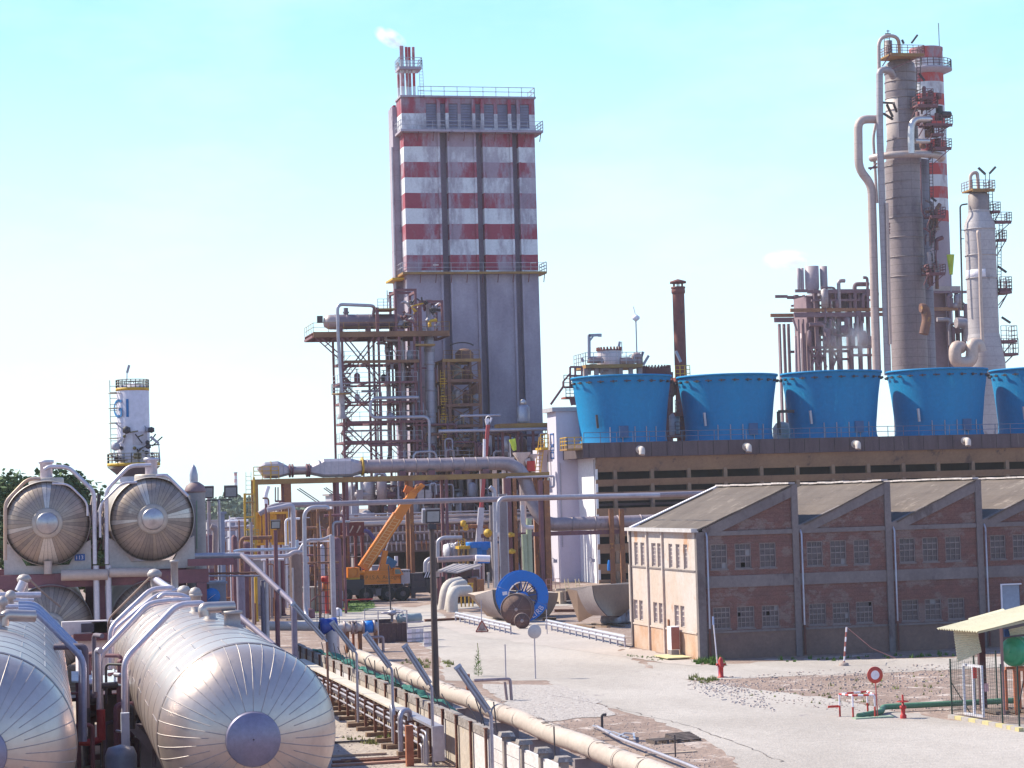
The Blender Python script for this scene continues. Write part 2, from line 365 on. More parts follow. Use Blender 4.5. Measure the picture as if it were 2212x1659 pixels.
scatter('weeds',grassm,60,[(1600,1500),(2040,1445),(2050,1530),(1700,1520)],.08,.25,grow=8)
# distant terrain and tree belts
def crown_mb(c,r,hgt,n,leaf,seed,squash=1.):
    rg=random.Random(seed); m=MB(); cl=[]
    for i in range(max(5,n//110)):
        while True:
            d=Vector((rg.uniform(-1,1),rg.uniform(-1,1),rg.uniform(-1,1)))
            if .25<d.length<1: break
        cl.append((Vector((d.x*r*.8,d.y*r*.8,d.z*hgt*.5*.85)),rg.uniform(.25,.45)*min(r,hgt*.5)))
    for i in range(n):
        o,cr=rg.choice(cl); d=Vector((rg.gauss(0,1),rg.gauss(0,1),rg.gauss(0,1))).normalized()*cr*rg.uniform(.6,1.05)
        p=Vector(c)+o+d; s=leaf*rg.uniform(.6,1.4)
        a=Vector((rg.gauss(0,1),rg.gauss(0,1),rg.gauss(0,.6))).normalized(); b=a.cross(Vector((rg.gauss(0,1),rg.gauss(0,1),rg.gauss(0,1)))).normalized()
        m.add([p-a*s,p+b*s*.6,p+a*s,p-b*s*.6],[(0,1,2,3)])
    return m
leafA=M('tree_leaves',(.055,.10,.035),(.09,.14,.05),.85,scale=.25,fine=.3)
bark=M('bark',(.12,.09,.07),None,.9)
def tree(u,vtop,y,w,label,seed,n=2600,name='tree',leaf=.3):
    top=P(u,vtop,y); b=Vector((top.x,y,0)); t=thing(name,label,'tree',b,'trees along the plant edge')
    h=top.z; m=MB(); m.tube([b,b+Vector((.2,0,h*.35)),b+Vector((0,0,h*.7))],[.035*h,.025*h,.01*h],8); m.build('trunk',bark,t)
    lm=MB(); 
    for k in range(5):
        a=k*1.3; lm.tube([b+Vector((0,0,h*.35)),b+Vector((math.cos(a)*w*.3,math.sin(a)*w*.3,h*.65))],[.012*h,.004*h],6)
    lm.build('limb',bark,t)
    cm=crown_mb((b.x,b.y,h*.62),w/2,h*.8,n,leaf,seed); cm.build('crown',leafA,t)
for i,(u,v,y,w,l) in enumerate([(128,968,190,7.6,'tall dark tree rising behind the upper left tank'),(30,1018,185,9,'broad bushy tree at the far left edge behind the tank'),(75,1045,178,6,'lower rounded tree left of the tall tree behind the tanks'),(185,1052,182,4.5,'small tree filling the gap between the two upper tanks')]):
    tree(u,v,y,w,l,20+i,n=4200)
fb=M('far_foliage',(.10,.15,.10),(.14,.19,.13),.9,scale=.05,fine=.3)
rg=random.Random(3); m=MB()
for i in range(120):
    u=430+rg.uniform(0,100)+ (0 if i<80 else 0); y=rg.uniform(640,760); t=P(u,rg.uniform(1062,1100),y)
    c=crown_mb((t.x,y,t.z*.5),rg.uniform(3,5.5),t.z*1.05,130,.75,i); m.add(c.v,c.f)
for i in range(110):
    u=rg.uniform(640,760); y=rg.uniform(640,760); t=P(u,rg.uniform(1090,1104),y)
    c=crown_mb((t.x,y,t.z*.5),rg.uniform(3,5.5),t.z*1.05,70,.8,i+200); m.add(c.v,c.f)
for i in range(200):
    u=rg.uniform(-80,440); y=rg.uniform(640,760); t=P(u,rg.uniform(1085,1104),y)
    c=crown_mb((t.x,y,t.z*.5),rg.uniform(3,5.5),t.z*1.05,50,.9,i+400); m.add(c.v,c.f)
tag(m.build('far_woodland',fb),'belt of distant grey-green trees on the horizon behind the tanks','woodland',kind='stuff')
# far red and white chimney
p=P(510,1078,1500); top=P(507,1020,1500)
fc=M('far_chimney_paint',(.62,.6,.62),(.55,.52,.55),.8,stripe=(top.z,-2.3,(.5,.16,.14),(.62,.62,.66),0,400),fine=.05)
t=thing('chimney','tiny far-off red and white banded chimney above the treeline','chimney',(p.x,1500,0)); MB().lathe([(1.5,0),(1.05,top.z),(.8,top.z)],(p.x,1500,0),n=16).build('shaft',fc,t)
MB().lathe([(1.2,0),(1.3,0),(1.3,.8),(1.2,.8)],(p.x,1500,top.z-.8),n=16).build('rim',grey,t)
# far grey hut block seen under the gantry
p0=P(716,1084,420);p1=P(776,1104,420); t=thing('building','small grey flat-roofed block far behind the gantry','building',((p0.x+p1.x)/2,420,0))
MB().box(p0.x,420,0,p1.x,428,Z(750,1070,420)).build('wall',grey,t); MB().box(p0.x-.5,419.5,Z(750,1070,420),p1.x+.5,428.5,Z(750,1066,420)).build('roof',conc,t)
# ================================================================ BRICK WAREHOUSE
brick=M('brick',(.195,.098,.082),(.145,.083,.075),.9,scale=1.2,bump=.5,bs=9,bst=(1,1,3),c3=(.20,.145,.13),s3=.7,t3=.54,st=(1,1,1.6),fine=.25,grid=[('Z',.25,.12,.82)])
plast=M('stained_plaster',(.20,.135,.11),(.15,.105,.09),.9,scale=.5,bump=.2,c3=(.16,.11,.10),s3=.9,t3=.62,fine=.15)
cream=M('cream_plaster',(.49,.45,.41),(.47,.39,.32),.9,scale=.35,con=.1,c3=(.44,.27,.17),s3=.5,t3=.62,st=(1,1,.7),bump=.15)
rust_plast=M('rusty_plaster_base',(.48,.37,.28),(.43,.27,.17),.9,scale=.6,con=.12,bump=.2,c3=(.45,.2,.08),s3=.6,t3=.66)
bconc=M('building_frame_concrete',(.20,.175,.17),(.15,.13,.13),.9,scale=.5,st=(1,1,.4),fine=.15,c3=(.12,.1,.1),s3=.7,t3=.62)
roofm=M('weathered_roof_sheet',(.13,.105,.088),(.095,.075,.065),.9,scale=.35,bump=.3,bs=3,c3=(.19,.16,.135),s3=.6,t3=.6,grid=[('X',.9,.05,.75)])
glassm=M('dusty_glass',(.05,.04,.055),(.08,.06,.075),.28,scale=1.5,spec=.5)
glassl=M('dusty_lit_glass',(.20,.17,.20),(.30,.26,.28),.3,scale=2.5,spec=.5)  # paler copy of the glass, sunlight put into its colour
wframe=M('window_bar_paint',(.24,.205,.20),(.18,.155,.155),.7,scale=2)
wframel=M('lit_window_bar_paint',(.55,.5,.45),None,.7,scale=2)  # lit copy of the bar colour for the sunlit end wall
YB=129.2; XB=40.97; YF=143.6
bw=thing('brick_warehouse','long two-storey brick warehouse with sawtooth roof and cream end wall','building',(XB,YB,0))
px=[X(u,v,YB) for u,v in ((1514,1400),(1716,1400),(1920,1400),(2119,1400))]; bay=(px[3]-px[0])/3
px=[XB+.28]+[XB+.28+bay*i for i in range(1,6)]; EH=7.74; PK=10.46
zz=lambda v,u=1600: Z(u,v,YB)
ZS1=zz(1233);ZW1=(zz(1228),zz(1174)); ZBAND=(zz(1268),zz(1243)); ZW0=(zz(1357),zz(1310)); ZS0=zz(1366)
rgb=random.Random(5)
wc=[0]
def window(x0,x1,z0,z1,y,face,par,lit=False,cols=3,rows=4,gm=None):
    """frame with glazing bars, pane behind; face 'y' looks at -Y, 'x' looks at -X"""
    m=MB(); w=.06; g=MB(); s=MB()
    def bx(mb,a0,a1,b0,b1,d0,d1):
        if face=='y': mb.box(a0,y+d0,b0,a1,y+d1,b1)
        else: mb.box(y+d0,a0,b0,y+d1,a1,b1)
    for a in (x0,x1-w): bx(m,a,a+w,z0,z1,.02,.14)
    for b in (z0,z1-w): bx(m,x0+w,x1-w,b,b+w,.02,.14)
    for i in range(1,cols): a=x0+(x1-x0)*i/cols; bx(m,a-.018,a+.018,z0+w,z1-w,.05,.11)
    for i in range(1,rows):
        b=z0+(z1-z0)*i/rows; t=.035 if i==rows-1 or i==rows//2 else .018; bx(m,x0+w,x1-w,b-t,b+t,.06,.12)
    f=m.build('window',wframel if lit else wframe,par)
    for i in range(cols):
        for j in range(rows):
            if rgb.random()<(.012 if not lit else .0): continue
            g=MB(); a0=x0+(x1-x0)*i/cols; a1=x0+(x1-x0)*(i+1)/cols; b0=z0+(z1-z0)*j/rows; b1=z0+(z1-z0)*(j+1)/rows
            d=rgb.uniform(-.004,.004)
            if face=='y': g.add([(a0,y+.09+d,b0),(a1,y+.09-d,b0),(a1,y+.09-d,b1),(a0,y+.09+d,b1)],[(0,1,2,3)])
            else: g.add([(y+.09+d,a1,b0),(y+.09-d,a0,b0),(y+.09-d,a0,b1),(y+.09+d,a1,b1)],[(0,1,2,3)])
            mt=(glassl if lit else glassm)
            q=rgb.random()
            if not lit and q<.02: mt=M('pale_patched_pane',(.24,.24,.25),None,.5)
            elif not lit and q<.026: mt=M('dull_red_pane',(.2,.03,.03),None,.5)
            g.build('pane',mt,f)
    s=MB(); bx(s,x0-.06,x1+.06,z0-.09,z0,-.05,.12); s.build('sill',bconc,f)
def wall_with_holes(name,mat,x0,x1,z0,z1,holes,y,face,par,d=.3):
    m=MB(); xs=sorted(set([x0,x1]+[h[0] for h in holes]+[h[1] for h in holes])); 
    for a,b in zip(xs,xs[1:]):
        cov=sorted([(h[2],h[3]) for h in holes if h[0]<=a+1e-6 and h[1]>=b-1e-6]); z=z0
        for c in cov+[(z1,z1)]:
            if c[0]>z+1e-6:
                if face=='y': m.box(a,y,z,b,y+d,c[0])
                else: m.box(y,a,z,y+d,b,c[0])
            z=c[1]
    return m.build(name,mat,par)
NB=4
for i in range(NB):
    a=px[i]+.2; b=px[i+1]-.2
    ws=[(a+(b-a)*f,a+(b-a)*f+1.05) for f in (.075,.345,.625)] if i==0 else [(a+(b-a)*f,a+(b-a)*f+1.05) for f in (.09,.36,.63)]
    if i==3: ws=ws[:2]
    wall_with_holes('brick_infill',brick,a,b,ZBAND[1],EH-.25,[(p,q,ZW1[0],ZW1[1]) for p,q in ws],YB+.08,'y',bw)
    lower=[(p+.02,q+.08,ZW0[0],ZW0[1]) for p,q in ws]
    if i==3: lower=[(X(2166,1300,YB),X(2205,1300,YB),ZW0[0]-.5,zz(1286))]
    wall_with_holes('brick_infill',brick,a,b,ZS0+.12,ZBAND[0],lower if i<3 else [(lower[0][0],lower[0][1],lower[0][2],lower[0][3])],YB+.08,'y',bw)
    MB().box(a,YB+.05,0,b,YB+.38,ZS0).build('plaster_base',plast,bw)
    MB().box(a,YB-.02,ZS0,b,YB+.3,ZS0+.12).build('sill_band',bconc,bw)
    MB().box(a,YB+.03,ZBAND[0],b,YB+.35,ZBAND[1]).build('floor_band',bconc,bw)
    for p,q in ws: window(p,q,ZW1[0],ZW1[1],YB+.1,'y',bw)
    if i<3:
        for l in lower: window(l[0],l[1],l[2],l[3],YB+.1,'y',bw,cols=4 if i<2 else 3)
    else:
        l=lower[0]; MB().box(l[0],YB+.12,l[2],l[1],YB+.16,l[3]).build('door_panel',M('pale_blue_door',(.30,.36,.45),None,.5),bw)
        MB().box(l[0]-.1,YB+.0,l[2],l[0],YB+.2,l[3]).build('door_frame',white,bw); MB().box(l[0]-.1,YB,l[3],l[1]+.1,YB+.2,l[3]+.08).build('door_frame',white,bw)
    # eave band, sloping beam, brick triangle
    MB().box(a,YB,EH-.25,b,YB+.32,EH+.02).build('eave_beam',bconc,bw)
    x0=px[i]+.2; x1=px[i+1]-.2; zb=EH+.02
    sl_=(PK-EH-.1)/(bay)
    MB().prism([(x0+1.15,YB+.1,zb),(x1,YB+.1,zb),(x1,YB+.1,zb+(x1-x0-1.15)*sl_)],(0,.25,0)).build('gable_brick',brick,bw)
    MB().prism([(x0-.1,YB-.02,zb),(x0+1.15,YB-.02,zb),(x1,YB-.02,zb+(x1-x0-1.15)*sl_),(x1,YB-.02,PK-.1),(x0-.1,YB-.02,EH+.18)],(0,.34,0)).build('sloping_beam',bconc,bw)
# posts and drain pipes
for i in range(NB+1):
    x=px[i]; top=PK+.05 if i else EH
    MB().box(x-.2 if i else XB-.02,YB-.05,0,x+.2,YB+.35,top).build('pillar',bconc,bw)
    m=MB(); xx=x+.33 if i else x+.34
    m.tube([(xx,YB-.16,1.9),(xx,YB-.16,EH-.3),(xx,YB+.04,EH-.05)],.06,8); f=m.build('drain_pipe',galv,bw)
    MB().tube([(xx,YB-.16,.1),(xx,YB-.16,1.9)],.07,8).build('drain_foot',M('rusty_pipe',(.14,.06,.05),None,.8),f)
# roof teeth
L_=YF-YB
for i in range(NB):
    x0=px[i]-.25 if i==0 else px[i]+.55; x1=px[i+1]-.12
    z0=EH+.16 if i==0 else EH+.30; ya=YB+.02; yb=YF
    m=MB(); nx=9; ny=14
    # corrugated, slightly uneven sheet with thickness
    top=[];
    for a in range(nx+1):
        for b_ in range(ny+1):
            t=a/nx; s=b_/ny
            # the front tooth is hipped at its far left edge
            xl=x0; x=xl+(x1-xl)*t; y=ya-.12+(yb-ya+.12)*s; z=z0+(PK+.06-z0)*t+rgb.uniform(-.02,.02)
            top.append(Vector((x,y,z)))
    w=ny+1; fs=[(a*w+b_,(a+1)*w+b_,(a+1)*w+b_+1,a*w+b_+1) for a in range(nx) for b_ in range(ny)]
    m.add(top,fs); m.add([p-Vector((0,0,.09)) for p in top],[f[::-1] for f in fs])
    edge=[k*w for k in range(nx+1)]; m.add([top[k] for k in edge]+[top[k]-Vector((0,0,.09)) for k in edge],[(k,nx+1+k,nx+2+k,k+1) for k in range(nx)])
    r=m.build('roof_slope',roofm,bw)
    m=MB(); 
    for s in range(9): m.bar((x1-.02,ya+L_*s/9,PK+.12+rgb.uniform(-.03,.03)),(x1-.02,ya+L_*(s+1)/9-.04,PK+.12+rgb.uniform(-.03,.03)),.42,.1)
    m.build('ridge_capping',M('pale_ridge_mortar',(.55,.52,.5),(.38,.34,.32),.9,scale=2),r)
    # vertical north-light wall behind the ridge
    MB().box(px[i+1]-.1,YB+.36,EH,px[i+1]+.05,YF,PK-.02).build('upstand_wall',dark,bw)
    if i: MB().box(px[i]+.06,YB+.36,EH-.1,px[i]+.62,YF,EH+.2).build('valley_gutter',dark,bw)
# torn edge of the first slope: raised flashing along the far side
m=MB(); m.bar((px[0]-.3,YF+.05,EH+.18),(px[1]-.1,YF+.05,PK+.1),.5,.16); m.build('verge_flashing',white,bw)
m=MB(); m.bar((px[0]+.2,YF-.5,EH+.4),(px[1]-.7,YF-.45,PK-.1),.25,.06); m.build('tar_strip',dark,bw)
pts=[(px[0]+1.0,YB+.5+i*.75,EH+.66+rgb.uniform(-.02,.02)) for i in range(18)]; m=MB(); m.tube(pts,.05,5); m.build('torn_seam',dark,bw)
# end wall (looks at -X)
def EY(u,v): return PX(u,v,XB).y
def EZ(u,v): return PX(u,v,XB).z
ywin=[]; v0=1176; 
def cx2(x,y): return ((2150+x/1.4766)/1.649,(1650+y/1.4766)/1.649)
up=[];lo=[]
for a,b in ((128,148),(162,182),(195,215),(252,275),(283,304),(342,362),(380,401),(420,441)):
    u0,v0=cx2(a,480);u1,v1=cx2(b,485); up.append((EY(u1,v1),EY(u0,v0)))
for a,b in ((160,181),(189,208),(263,284),(292,313),(373,397),(405,426)):
    u0,v0=cx2(a,800);u1,v1=cx2(b,800); lo.append((EY(u1,v1),EY(u0,v0)))
holes=[(a,b,ZW1[0],ZW1[1]) for a,b in up]
ZM=EZ(*cx2(400,700)); ZBs=EZ(*cx2(400,885))
wall_with_holes('end_wall_upper',cream,YB+.36,YF,ZBs+.1,EH,[(a,b,ZW1[0],ZW1[1]) for a,b in up]+[(a,b,ZW0[0],ZW0[1]) for a,b in lo],XB+.0,'x',bw)
MB().box(XB-.01,YB+.36,0,XB+.3,YF,ZBs).build('end_wall_base',rust_plast,bw)
MB().box(XB-.07,YB+.36,ZBs,XB+.28,YF,ZBs+.1).build('string_course',cream,bw)
zsc=EZ(*cx2(400,566)); MB().box(XB-.06,YB+.4,zsc,XB-.005,YF-.1,zsc+.09).build('string_course',bconc,bw)
for a,b in up: window(a,b,ZW1[0],ZW1[1],XB+.06,'x',bw,True,2,6)
for a,b in lo: window(a,b,ZW0[0],ZW0[1],XB+.06,'x',bw,True,2,4)
for c in (238,318):
    y=EY(*cx2(c,600)); MB().box(XB-.14,y-.1,0,XB-.012,y+.1,EH-.03).build('end_pilaster',cream,bw)
MB().box(XB-.12,YF-.02,0,XB+.4,YF+.25,EH).build('corner_pilaster',bconc,bw)
MB().box(XB-.35,YB-.1,EH,XB+.1,YF+.35,EH+.22).build('eave_gutter',M('pale_gutter',(.5,.5,.5),(.4,.38,.36),.7,scale=2),bw)
# body behind
MB().box(XB+.4,YB+.45,0,px[NB]+4,YF-.02,EH-.05).build('interior_core',black,bw)
y=EY(*cx2(348,900)); MB().box(XB-.09,y-.09,.3,XB-.015,y+.12,2.2).build('rust_streak_plate',orange_rust,bw)
e=[EY(*cx2(385,1000)),EY(*cx2(428,1000))]
t=thing('meter_cabinet','narrow white utility cabinet with a brown side standing at the cream end wall','cabinet',(XB-.5,sum(e)/2,0))
y=sum(e)/2; MB().box(XB-.75,y-.5,.45,XB-.2,y+.3,1.9).build('cabinet_body',white,t); MB().box(XB-.75,y-.5,0,XB-.25,y+.3,.43).build('plinth',conc,t); MB().box(XB-.73,y-.53,.5,XB-.22,y-.505,1.85).build('door',M('brown_door',(.3,.12,.1),None,.7),t)
p=G(*cx2(350,1030)); MB().box(p.x-.5,p.y-1.2,.1,XB-.16,p.y+1.8,.16).build('yellow_ramp',M('yellow_concrete',(.6,.55,.3),None,.9),bw)

# ================================================================ COOLING TOWER BLOCK
YC=252.
zc=lambda v,u=1500: Z(u,v,YC)
xL=X(1290,1150,YC); xD=X(1259,965,YC-1.5); xR=xD+62
cooc=M('cooling_brown_concrete',(.31,.22,.145),(.22,.155,.115),.9,scale=.25,st=(1,1,.5),c3=(.13,.10,.09),s3=.5,t3=.62,fine=.12)
fas=M('dark_stained_fascia',(.115,.085,.095),(.075,.055,.065),.9,scale=.8,st=(1.5,1,.25),c3=(.17,.14,.13),s3=1,t3=.65)
ct=thing('cooling_tower','long brown concrete cooling tower block with dark louvred openings under the blue fan cones','cooling tower',(xL,YC,0))
zt=Z(1262,957,YC-1.5); zf=Z(1262,989,YC-1.5)
MB().box(xD,YC-1.5,zf,xR,YC+16,zt).build('deck_parapet',fas,ct)
for k in range(int((xR-xD)/1.9)):
    MB().box(xD+.7+k*1.9,YC-1.53,zf+.05,xD+.74+k*1.9,YC-1.503,zt-.05).build('parapet_joint',black,ct)
lv=[(989,1020),(1036,1051),(1063,1083),(1098,1121),(1140,1160),(1175,1196),(1218,1240),(1252,1275)]
for i,(a,b) in enumerate(lv):
    za=Z(1300,a,YC)-.02 if i else zf-.01; zb=Z(1300,b,YC); off=.9 if i==0 else .0
    MB().prism([(xL,YC-.9 if i==0 else YC-.35,za),(xL,YC+.25,zb),(xL,YC+.5,zb),(xL,YC-.1 if i else YC-.4,za)][::-1],(xR-xL,0,0)).build('louvre_panel',cooc,ct)
for k in range(17):
    x=X(1410,1030,YC)+(k-1)*X(1489.5,1030,YC)-(k-1)*X(1410,1030,YC)
    if xL<x<xR: MB().box(x-.22,YC+.1,0,x+.22,YC+.7,zf).build('louvre_post',cooc,ct)
MB().box(xL+.3,YC+2.4,0,xR,YC+15,zf).build('dark_core',black,ct)
MB().box(xL+.3,YC+1,9,xR,YC+2.3,9.3).build('inner_slab',fas,ct)
wc=M('sunlit_white_render',(.74,.76,.76),(.66,.69,.70),.85,scale=.3,st=(1,1,.3),c3=(.42,.40,.38),s3=.4,t3=.72)
MB().box(xL-.02,YC+.0,0,xL+.28,YC+12,zf).build('end_wall',wc,ct)
m=MB(); zr=[Z(1290,1160,YC)]; 
m.box(xL-.12,YC+.2,0,xL-.03,YC+.35,zf-.2); m.box(xL-.12,YC+.2,Z(1290,1075,YC),xL-.03,YC+8,Z(1290,1073,YC)); m.build('conduit',grey,ct)
# deck railing
m=MB(); yy=YC-1.3
rail(m,[(xD+.2,yy,zt),(xR,yy,zt)],1.2,2.0,.07,2); m.build('deck_railing',M('railing_blue_grey',(.12,.17,.26),None,.6),ct)
m=MB(); rail(m,[(xD-1.8,YC+2,zt-.6),(xD-1.8,YC-1.2,zt-.6),(xD,YC-1.2,zt-.6)],1.3,1,.09,3); m.build('yellow_railing',yellow,ct)
m=MB(); m.box(xD-1.9,YC-1.3,zt-.8,xD-.01,YC+2,zt-.6); m.build('side_walkway',yellowrust,ct)
for u,v in ((1382,973),(1612,967),(1847,961),(2084,954)):
    p=P(u,v,YC-1.6); m=MB(); m.tube(rnd([(p.x,YC-1.4,p.z+.1),(p.x,YC-2.6,p.z+.15),(p.x-.1,YC-2.75,p.z-.55)],.5),.36,12); m.lathe([(.36,0),(.48,.02),(.48,.12),(.36,.14)],(p.x,YC-1.5,p.z+.1),(0,-1,0),14)
    m.build('vent_elbow',M('cream_vent',(.62,.56,.48),(.5,.44,.4),.7,scale=1),ct)
# fan cones
blue=M('cooling_cone_blue',(.001,.225,.46),(.001,.18,.40),.65,scale=.22,con=.2,fine=.1,spec=.18,c3=(.006,.26,.48),s3=1.3,t3=.62,st=(1,1,.25),bump=.05)
names=['leftmost blue fan cone, with the white reactor head showing above it','blue fan cone standing just right of the rust-red flue','blue fan cone in front of the hazy furnace frame','blue fan cone in front of the tallest grey column','blue fan cone cut off by the right edge of the picture']
for i,(u,un) in enumerate(((1343.5,0),(1572,0),(1797,0),(2026,0),(2250,0))):
    yc=YC+6; s_=math.hypot(1,0)
    p=P(u,870,yc); zb=zt-.0; ztop=Z(u,(808,806,799,794,791)[i],yc-5.8)
    ppm=FPX/((p-CAMP).dot(Fw)); Rt_=107.5/ppm; Rb=93/ppm; h=ztop-zb
    t=thing('fan_cone',names[i],'fan stack',(p.x,yc,zb),'blue fan cones on the cooling tower')
    m=MB(); prof=[(Rb*1.035,0),(Rb*1.01,h*.06),(Rb,h*.15),(Rb*1.02,h*.35),(Rb+(Rt_-Rb)*.5,h*.66),(Rt_,h)]
    m.rings(prof,(p.x,yc,zb),n=72); m.rings([(Rt_,h),(Rt_+.12,h),(Rt_+.12,h-.25),(Rt_,h-.25)][::-1],(p.x,yc,zb),n=72)
    m.rings([(Rt_-.15,h),(Rb-.15,0)],(p.x,yc,zb),n=72); m.rings([(Rt_-.15,h),(Rt_,h)],(p.x,yc,zb),n=72)
    m.build('cone_shell',blue,t)
    for k in range(24):
        m=MB(); a=2*math.pi*(k+.35)/24; r=Rt_-.08; q=Vector((p.x+r*math.cos(a),yc+r*math.sin(a),zb+h*.9)); d=Vector((math.cos(a),math.sin(a),0)); sd=Vector((-d.y,d.x,0))
        m.bar(q,q+d*.3,.12,.3); m.bar(q+d*.28+sd*.5,q+d*.28-sd*.35,.1,.12); m.build('rim_bracket',dark,t)
    for k in range(5):
        aa=-math.pi*.5+(k-2)*.28
        q=Vector((p.x+(Rb+.12)*math.cos(aa),yc+(Rb+.12)*math.sin(aa),zb)); MB().bar(q,q+Vector((0,0,1.9)),.09).build('foot_post',grey,t)
    MB().box(p.x+.8*(1 if i else -1),yc-Rb-.12,zb+.6,p.x+1.9*(1 if i else -1),yc-Rb+.15,zb+2.0).build('access_hatch',M('faded_blue_hatch',(.05,.13,.28),None,.7),t)
    q=Vector((p.x-Rb*.8,yc-Rb*.75,zb)); MB().bar(q+Vector((0,0,1.8)),q+Vector((-.12,0,3.4)),.25).build('lamp_tube',galv if i!=0 else dark,t)
# white stair tower
YS=260.; x0=X(1205,1050,YS);x1=X(1249,1050,YS); ztp=Z(1205,880,YS)
t=thing('stair_tower','slim windowless white stair tower with blue lettering beside the cooling block','tower',((x0+x1)/2,YS,0))
cool_w=M('pale_render',(.56,.55,.62),(.49,.48,.55),.88,scale=.15,st=(1,1,.2),fine=.05)
MB().box(x0,YS,0,x1+1,YS+4.4,ztp-.5).build('shaft_wall',cool_w,t)
MB().box(x0-.5,YS-.3,ztp-.498,x1+1.1,YS+4.7,ztp).build('flat_roof',M('roof_edge_grey',(.42,.42,.45),None,.8),t)
bl=M('sign_blue',(.04,.12,.36),None,.6)
m=MB(); 
def sgn(u0,v0,u1,v1,w=.16):
    a=PX(u0,v0,x0-.03);b=PX(u1,v1,x0-.03); ya,yb=a.y,b.y
    m.box(x0-.06,ya,a.z-w,x0-.004,yb,a.z); m.box(x0-.06,ya,b.z,x0-.004,yb,b.z+w); m.box(x0-.06,ya-w*1.5,b.z,x0-.004,ya,a.z); m.box(x0-.06,yb,b.z,x0-.004,yb+w*1.5,a.z)
sgn(1188,937,1197,962);sgn(1189,964,1197,973,.12);sgn(1189,976,1197,991)
m.build('lettering',bl,t)
m=MB(); m.box(x0+.3,YS-.12,Z(1210,1182,YS),x0+.42,YS-.004,Z(1210,1000,YS)); m.bar((x0,YS-.1,Z(1210,1073,YS)),(x1,YS-.1,Z(1240,1073,YS)),.08); m.build('conduit',grey,t)
# ================================================================ STRIPED PRILLING TOWER
YT=292.
def tc(x,y): return ((1250+x/1.746)/1.649,(100+y/1.746)/1.649)
def TX(x,y=900,Y=YT): return X(*tc(x,y),Y)
def TZ(y,x=600,Y=YT): return Z(*tc(x,y),Y)
zA=TZ(1520); zB=TZ(1408); per=(TZ(735)-TZ(1310))/(1310-735)*(1310-735)/6   # six equal bands between
zr0=TZ(1408); bh=(TZ(735)-TZ(1408))/7
tst=M('striped_tower_paint',(.38,.35,.40),(.27,.24,.29),.9,scale=.35,c3=None,stripe=(TZ(1408),bh,(.62,.59,.65),(.29,.055,.09),TZ(1516),TZ(655)),fine=.1,st=(1,1,.5),bump=.05)
gro=M('groove_concrete',(.28,.24,.29),(.20,.17,.215),.92,scale=.3,st=(1,1,.25))
xa=TX(335,1000); xb=TX(1152,1000); xg=[(TX(556),TX(602)),(TX(780),TX(822)),(TX(1005),TX(1045))]
zlow=0; ztop=TZ(648); zmid=TZ(1520); D=9.
tw=thing('prilling_tower','massive square concrete tower with faded red and white bands, four flues on its roof','tower',((xa+xb)/2,YT,0))
edges=[xa]+[e for g in xg for e in g]+[xb]
for i in range(0,8,2):
    MB().box(edges[i],YT,zlow,edges[i+1],YT+1.4,ztop).build('front_wall',tst,tw)
for g in xg:
    MB().box(g[0]+.004,YT+.9,zlow,g[1]-.004,YT+1.3,ztop).build('groove_wall',gro,tw)
    for e,s in ((g[0],-1),(g[1],1)): MB().box(e-.3 if s<0 else e,YT-.28,zlow,e if s<0 else e+.3,YT-.003,ztop).build('rib',tst,tw)
MB().box(xa,YT+1.404,zlow,xb,YT+3.1,ztop).build('side_wall',tst,tw)
MB().box(xa+1,YT+3.104,zlow,xb-.5,YT+D,ztop).build('rear_body',tconc,tw)
xq=TX(264,1000,YT+4); MB().box(xq,YT+3.4,zlow,xa+.995,YT+6.5,TZ(500,Y=YT+4)).build('shaft_annex',tconc,tw)
MB().tube([(xq-.15,YT+3.2,20),(xq-.15,YT+3.2,TZ(720))],.16,8).build('riser_pipe',galv,tw)
# white inset strip low on the left side
MB().box(xa-.05,YT+.2,TZ(1660),xa-.004,YT+1.3,TZ(1560)).build('white_panel',white,tw)
# penthouse
zp0=TZ(645);zp1=TZ(436); pst=M('penthouse_paint',(.30,.275,.32),None,.9,stripe=(TZ(532),TZ(436)-TZ(532)+.1,(.29,.05,.085),(.60,.57,.64),zp0-2,zp1+3))
x0=TX(312,540);x1=TX(1140,540)
wins=[(465,530),(545,583),(597,661),(680,748),(768,802),(820,886),(908,976),(993,1028),(1043,1105)]
hs=[(TX(a,550),TX(b,550),TZ(622),TZ(472)) for a,b in wins]
wall_with_holes('penthouse_wall',pst,x0,x1,zp0,zp1,hs,YT-.35,'y',tw,d=.5)
MB().box(x0,YT+.154,zp0,x1,YT+3.5,zp1-.01).build('penthouse_body',pst,tw)
lou=M('blue_grey_louvre',(.25,.25,.33),(.18,.18,.25),.7,scale=.6,fine=.1)
for a,b,c,d in hs:
    f=MB().box(a,YT-.1,c,b,YT-.05,d).build('louvre_bay',lou,tw)
    m=MB(); nn_=9
    for k in range(nn_): z=c+(d-c)*k/nn_; m.add([(a,YT-.28,z),(b,YT-.28,z),(b,YT-.12,z+(d-c)/nn_*.9),(a,YT-.12,z+(d-c)/nn_*.9)],[(0,1,2,3)])
    m.build('louvre_blades',lou,f)
for x in (540,592,757,811,980,1034): MB().box(TX(x,550)-.22,YT-.75,zp0,TX(x,550)+.22,YT-.354,TZ(445)).build('penthouse_rib',pst,tw)
MB().box(x0-.15,YT-.6,zp1,x1+.15,YT+3.7,zp1+.25).build('roof_slab',tconc,tw)
MB().box(TX(262,540,YT+4),YT+3.7,TZ(600,Y=YT+4),x0-.01,YT+6.5,TZ(486,Y=YT+4)).build('annex_cap',pst,tw)
m=MB(); rail(m,[(TX(415,430),YT-.4,zp1+.25),(x1,YT-.4,zp1+.25),(x1,YT+3.4,zp1+.25)],1.25,1.7,.08,2); m.build('roof_railing',galv,tw)
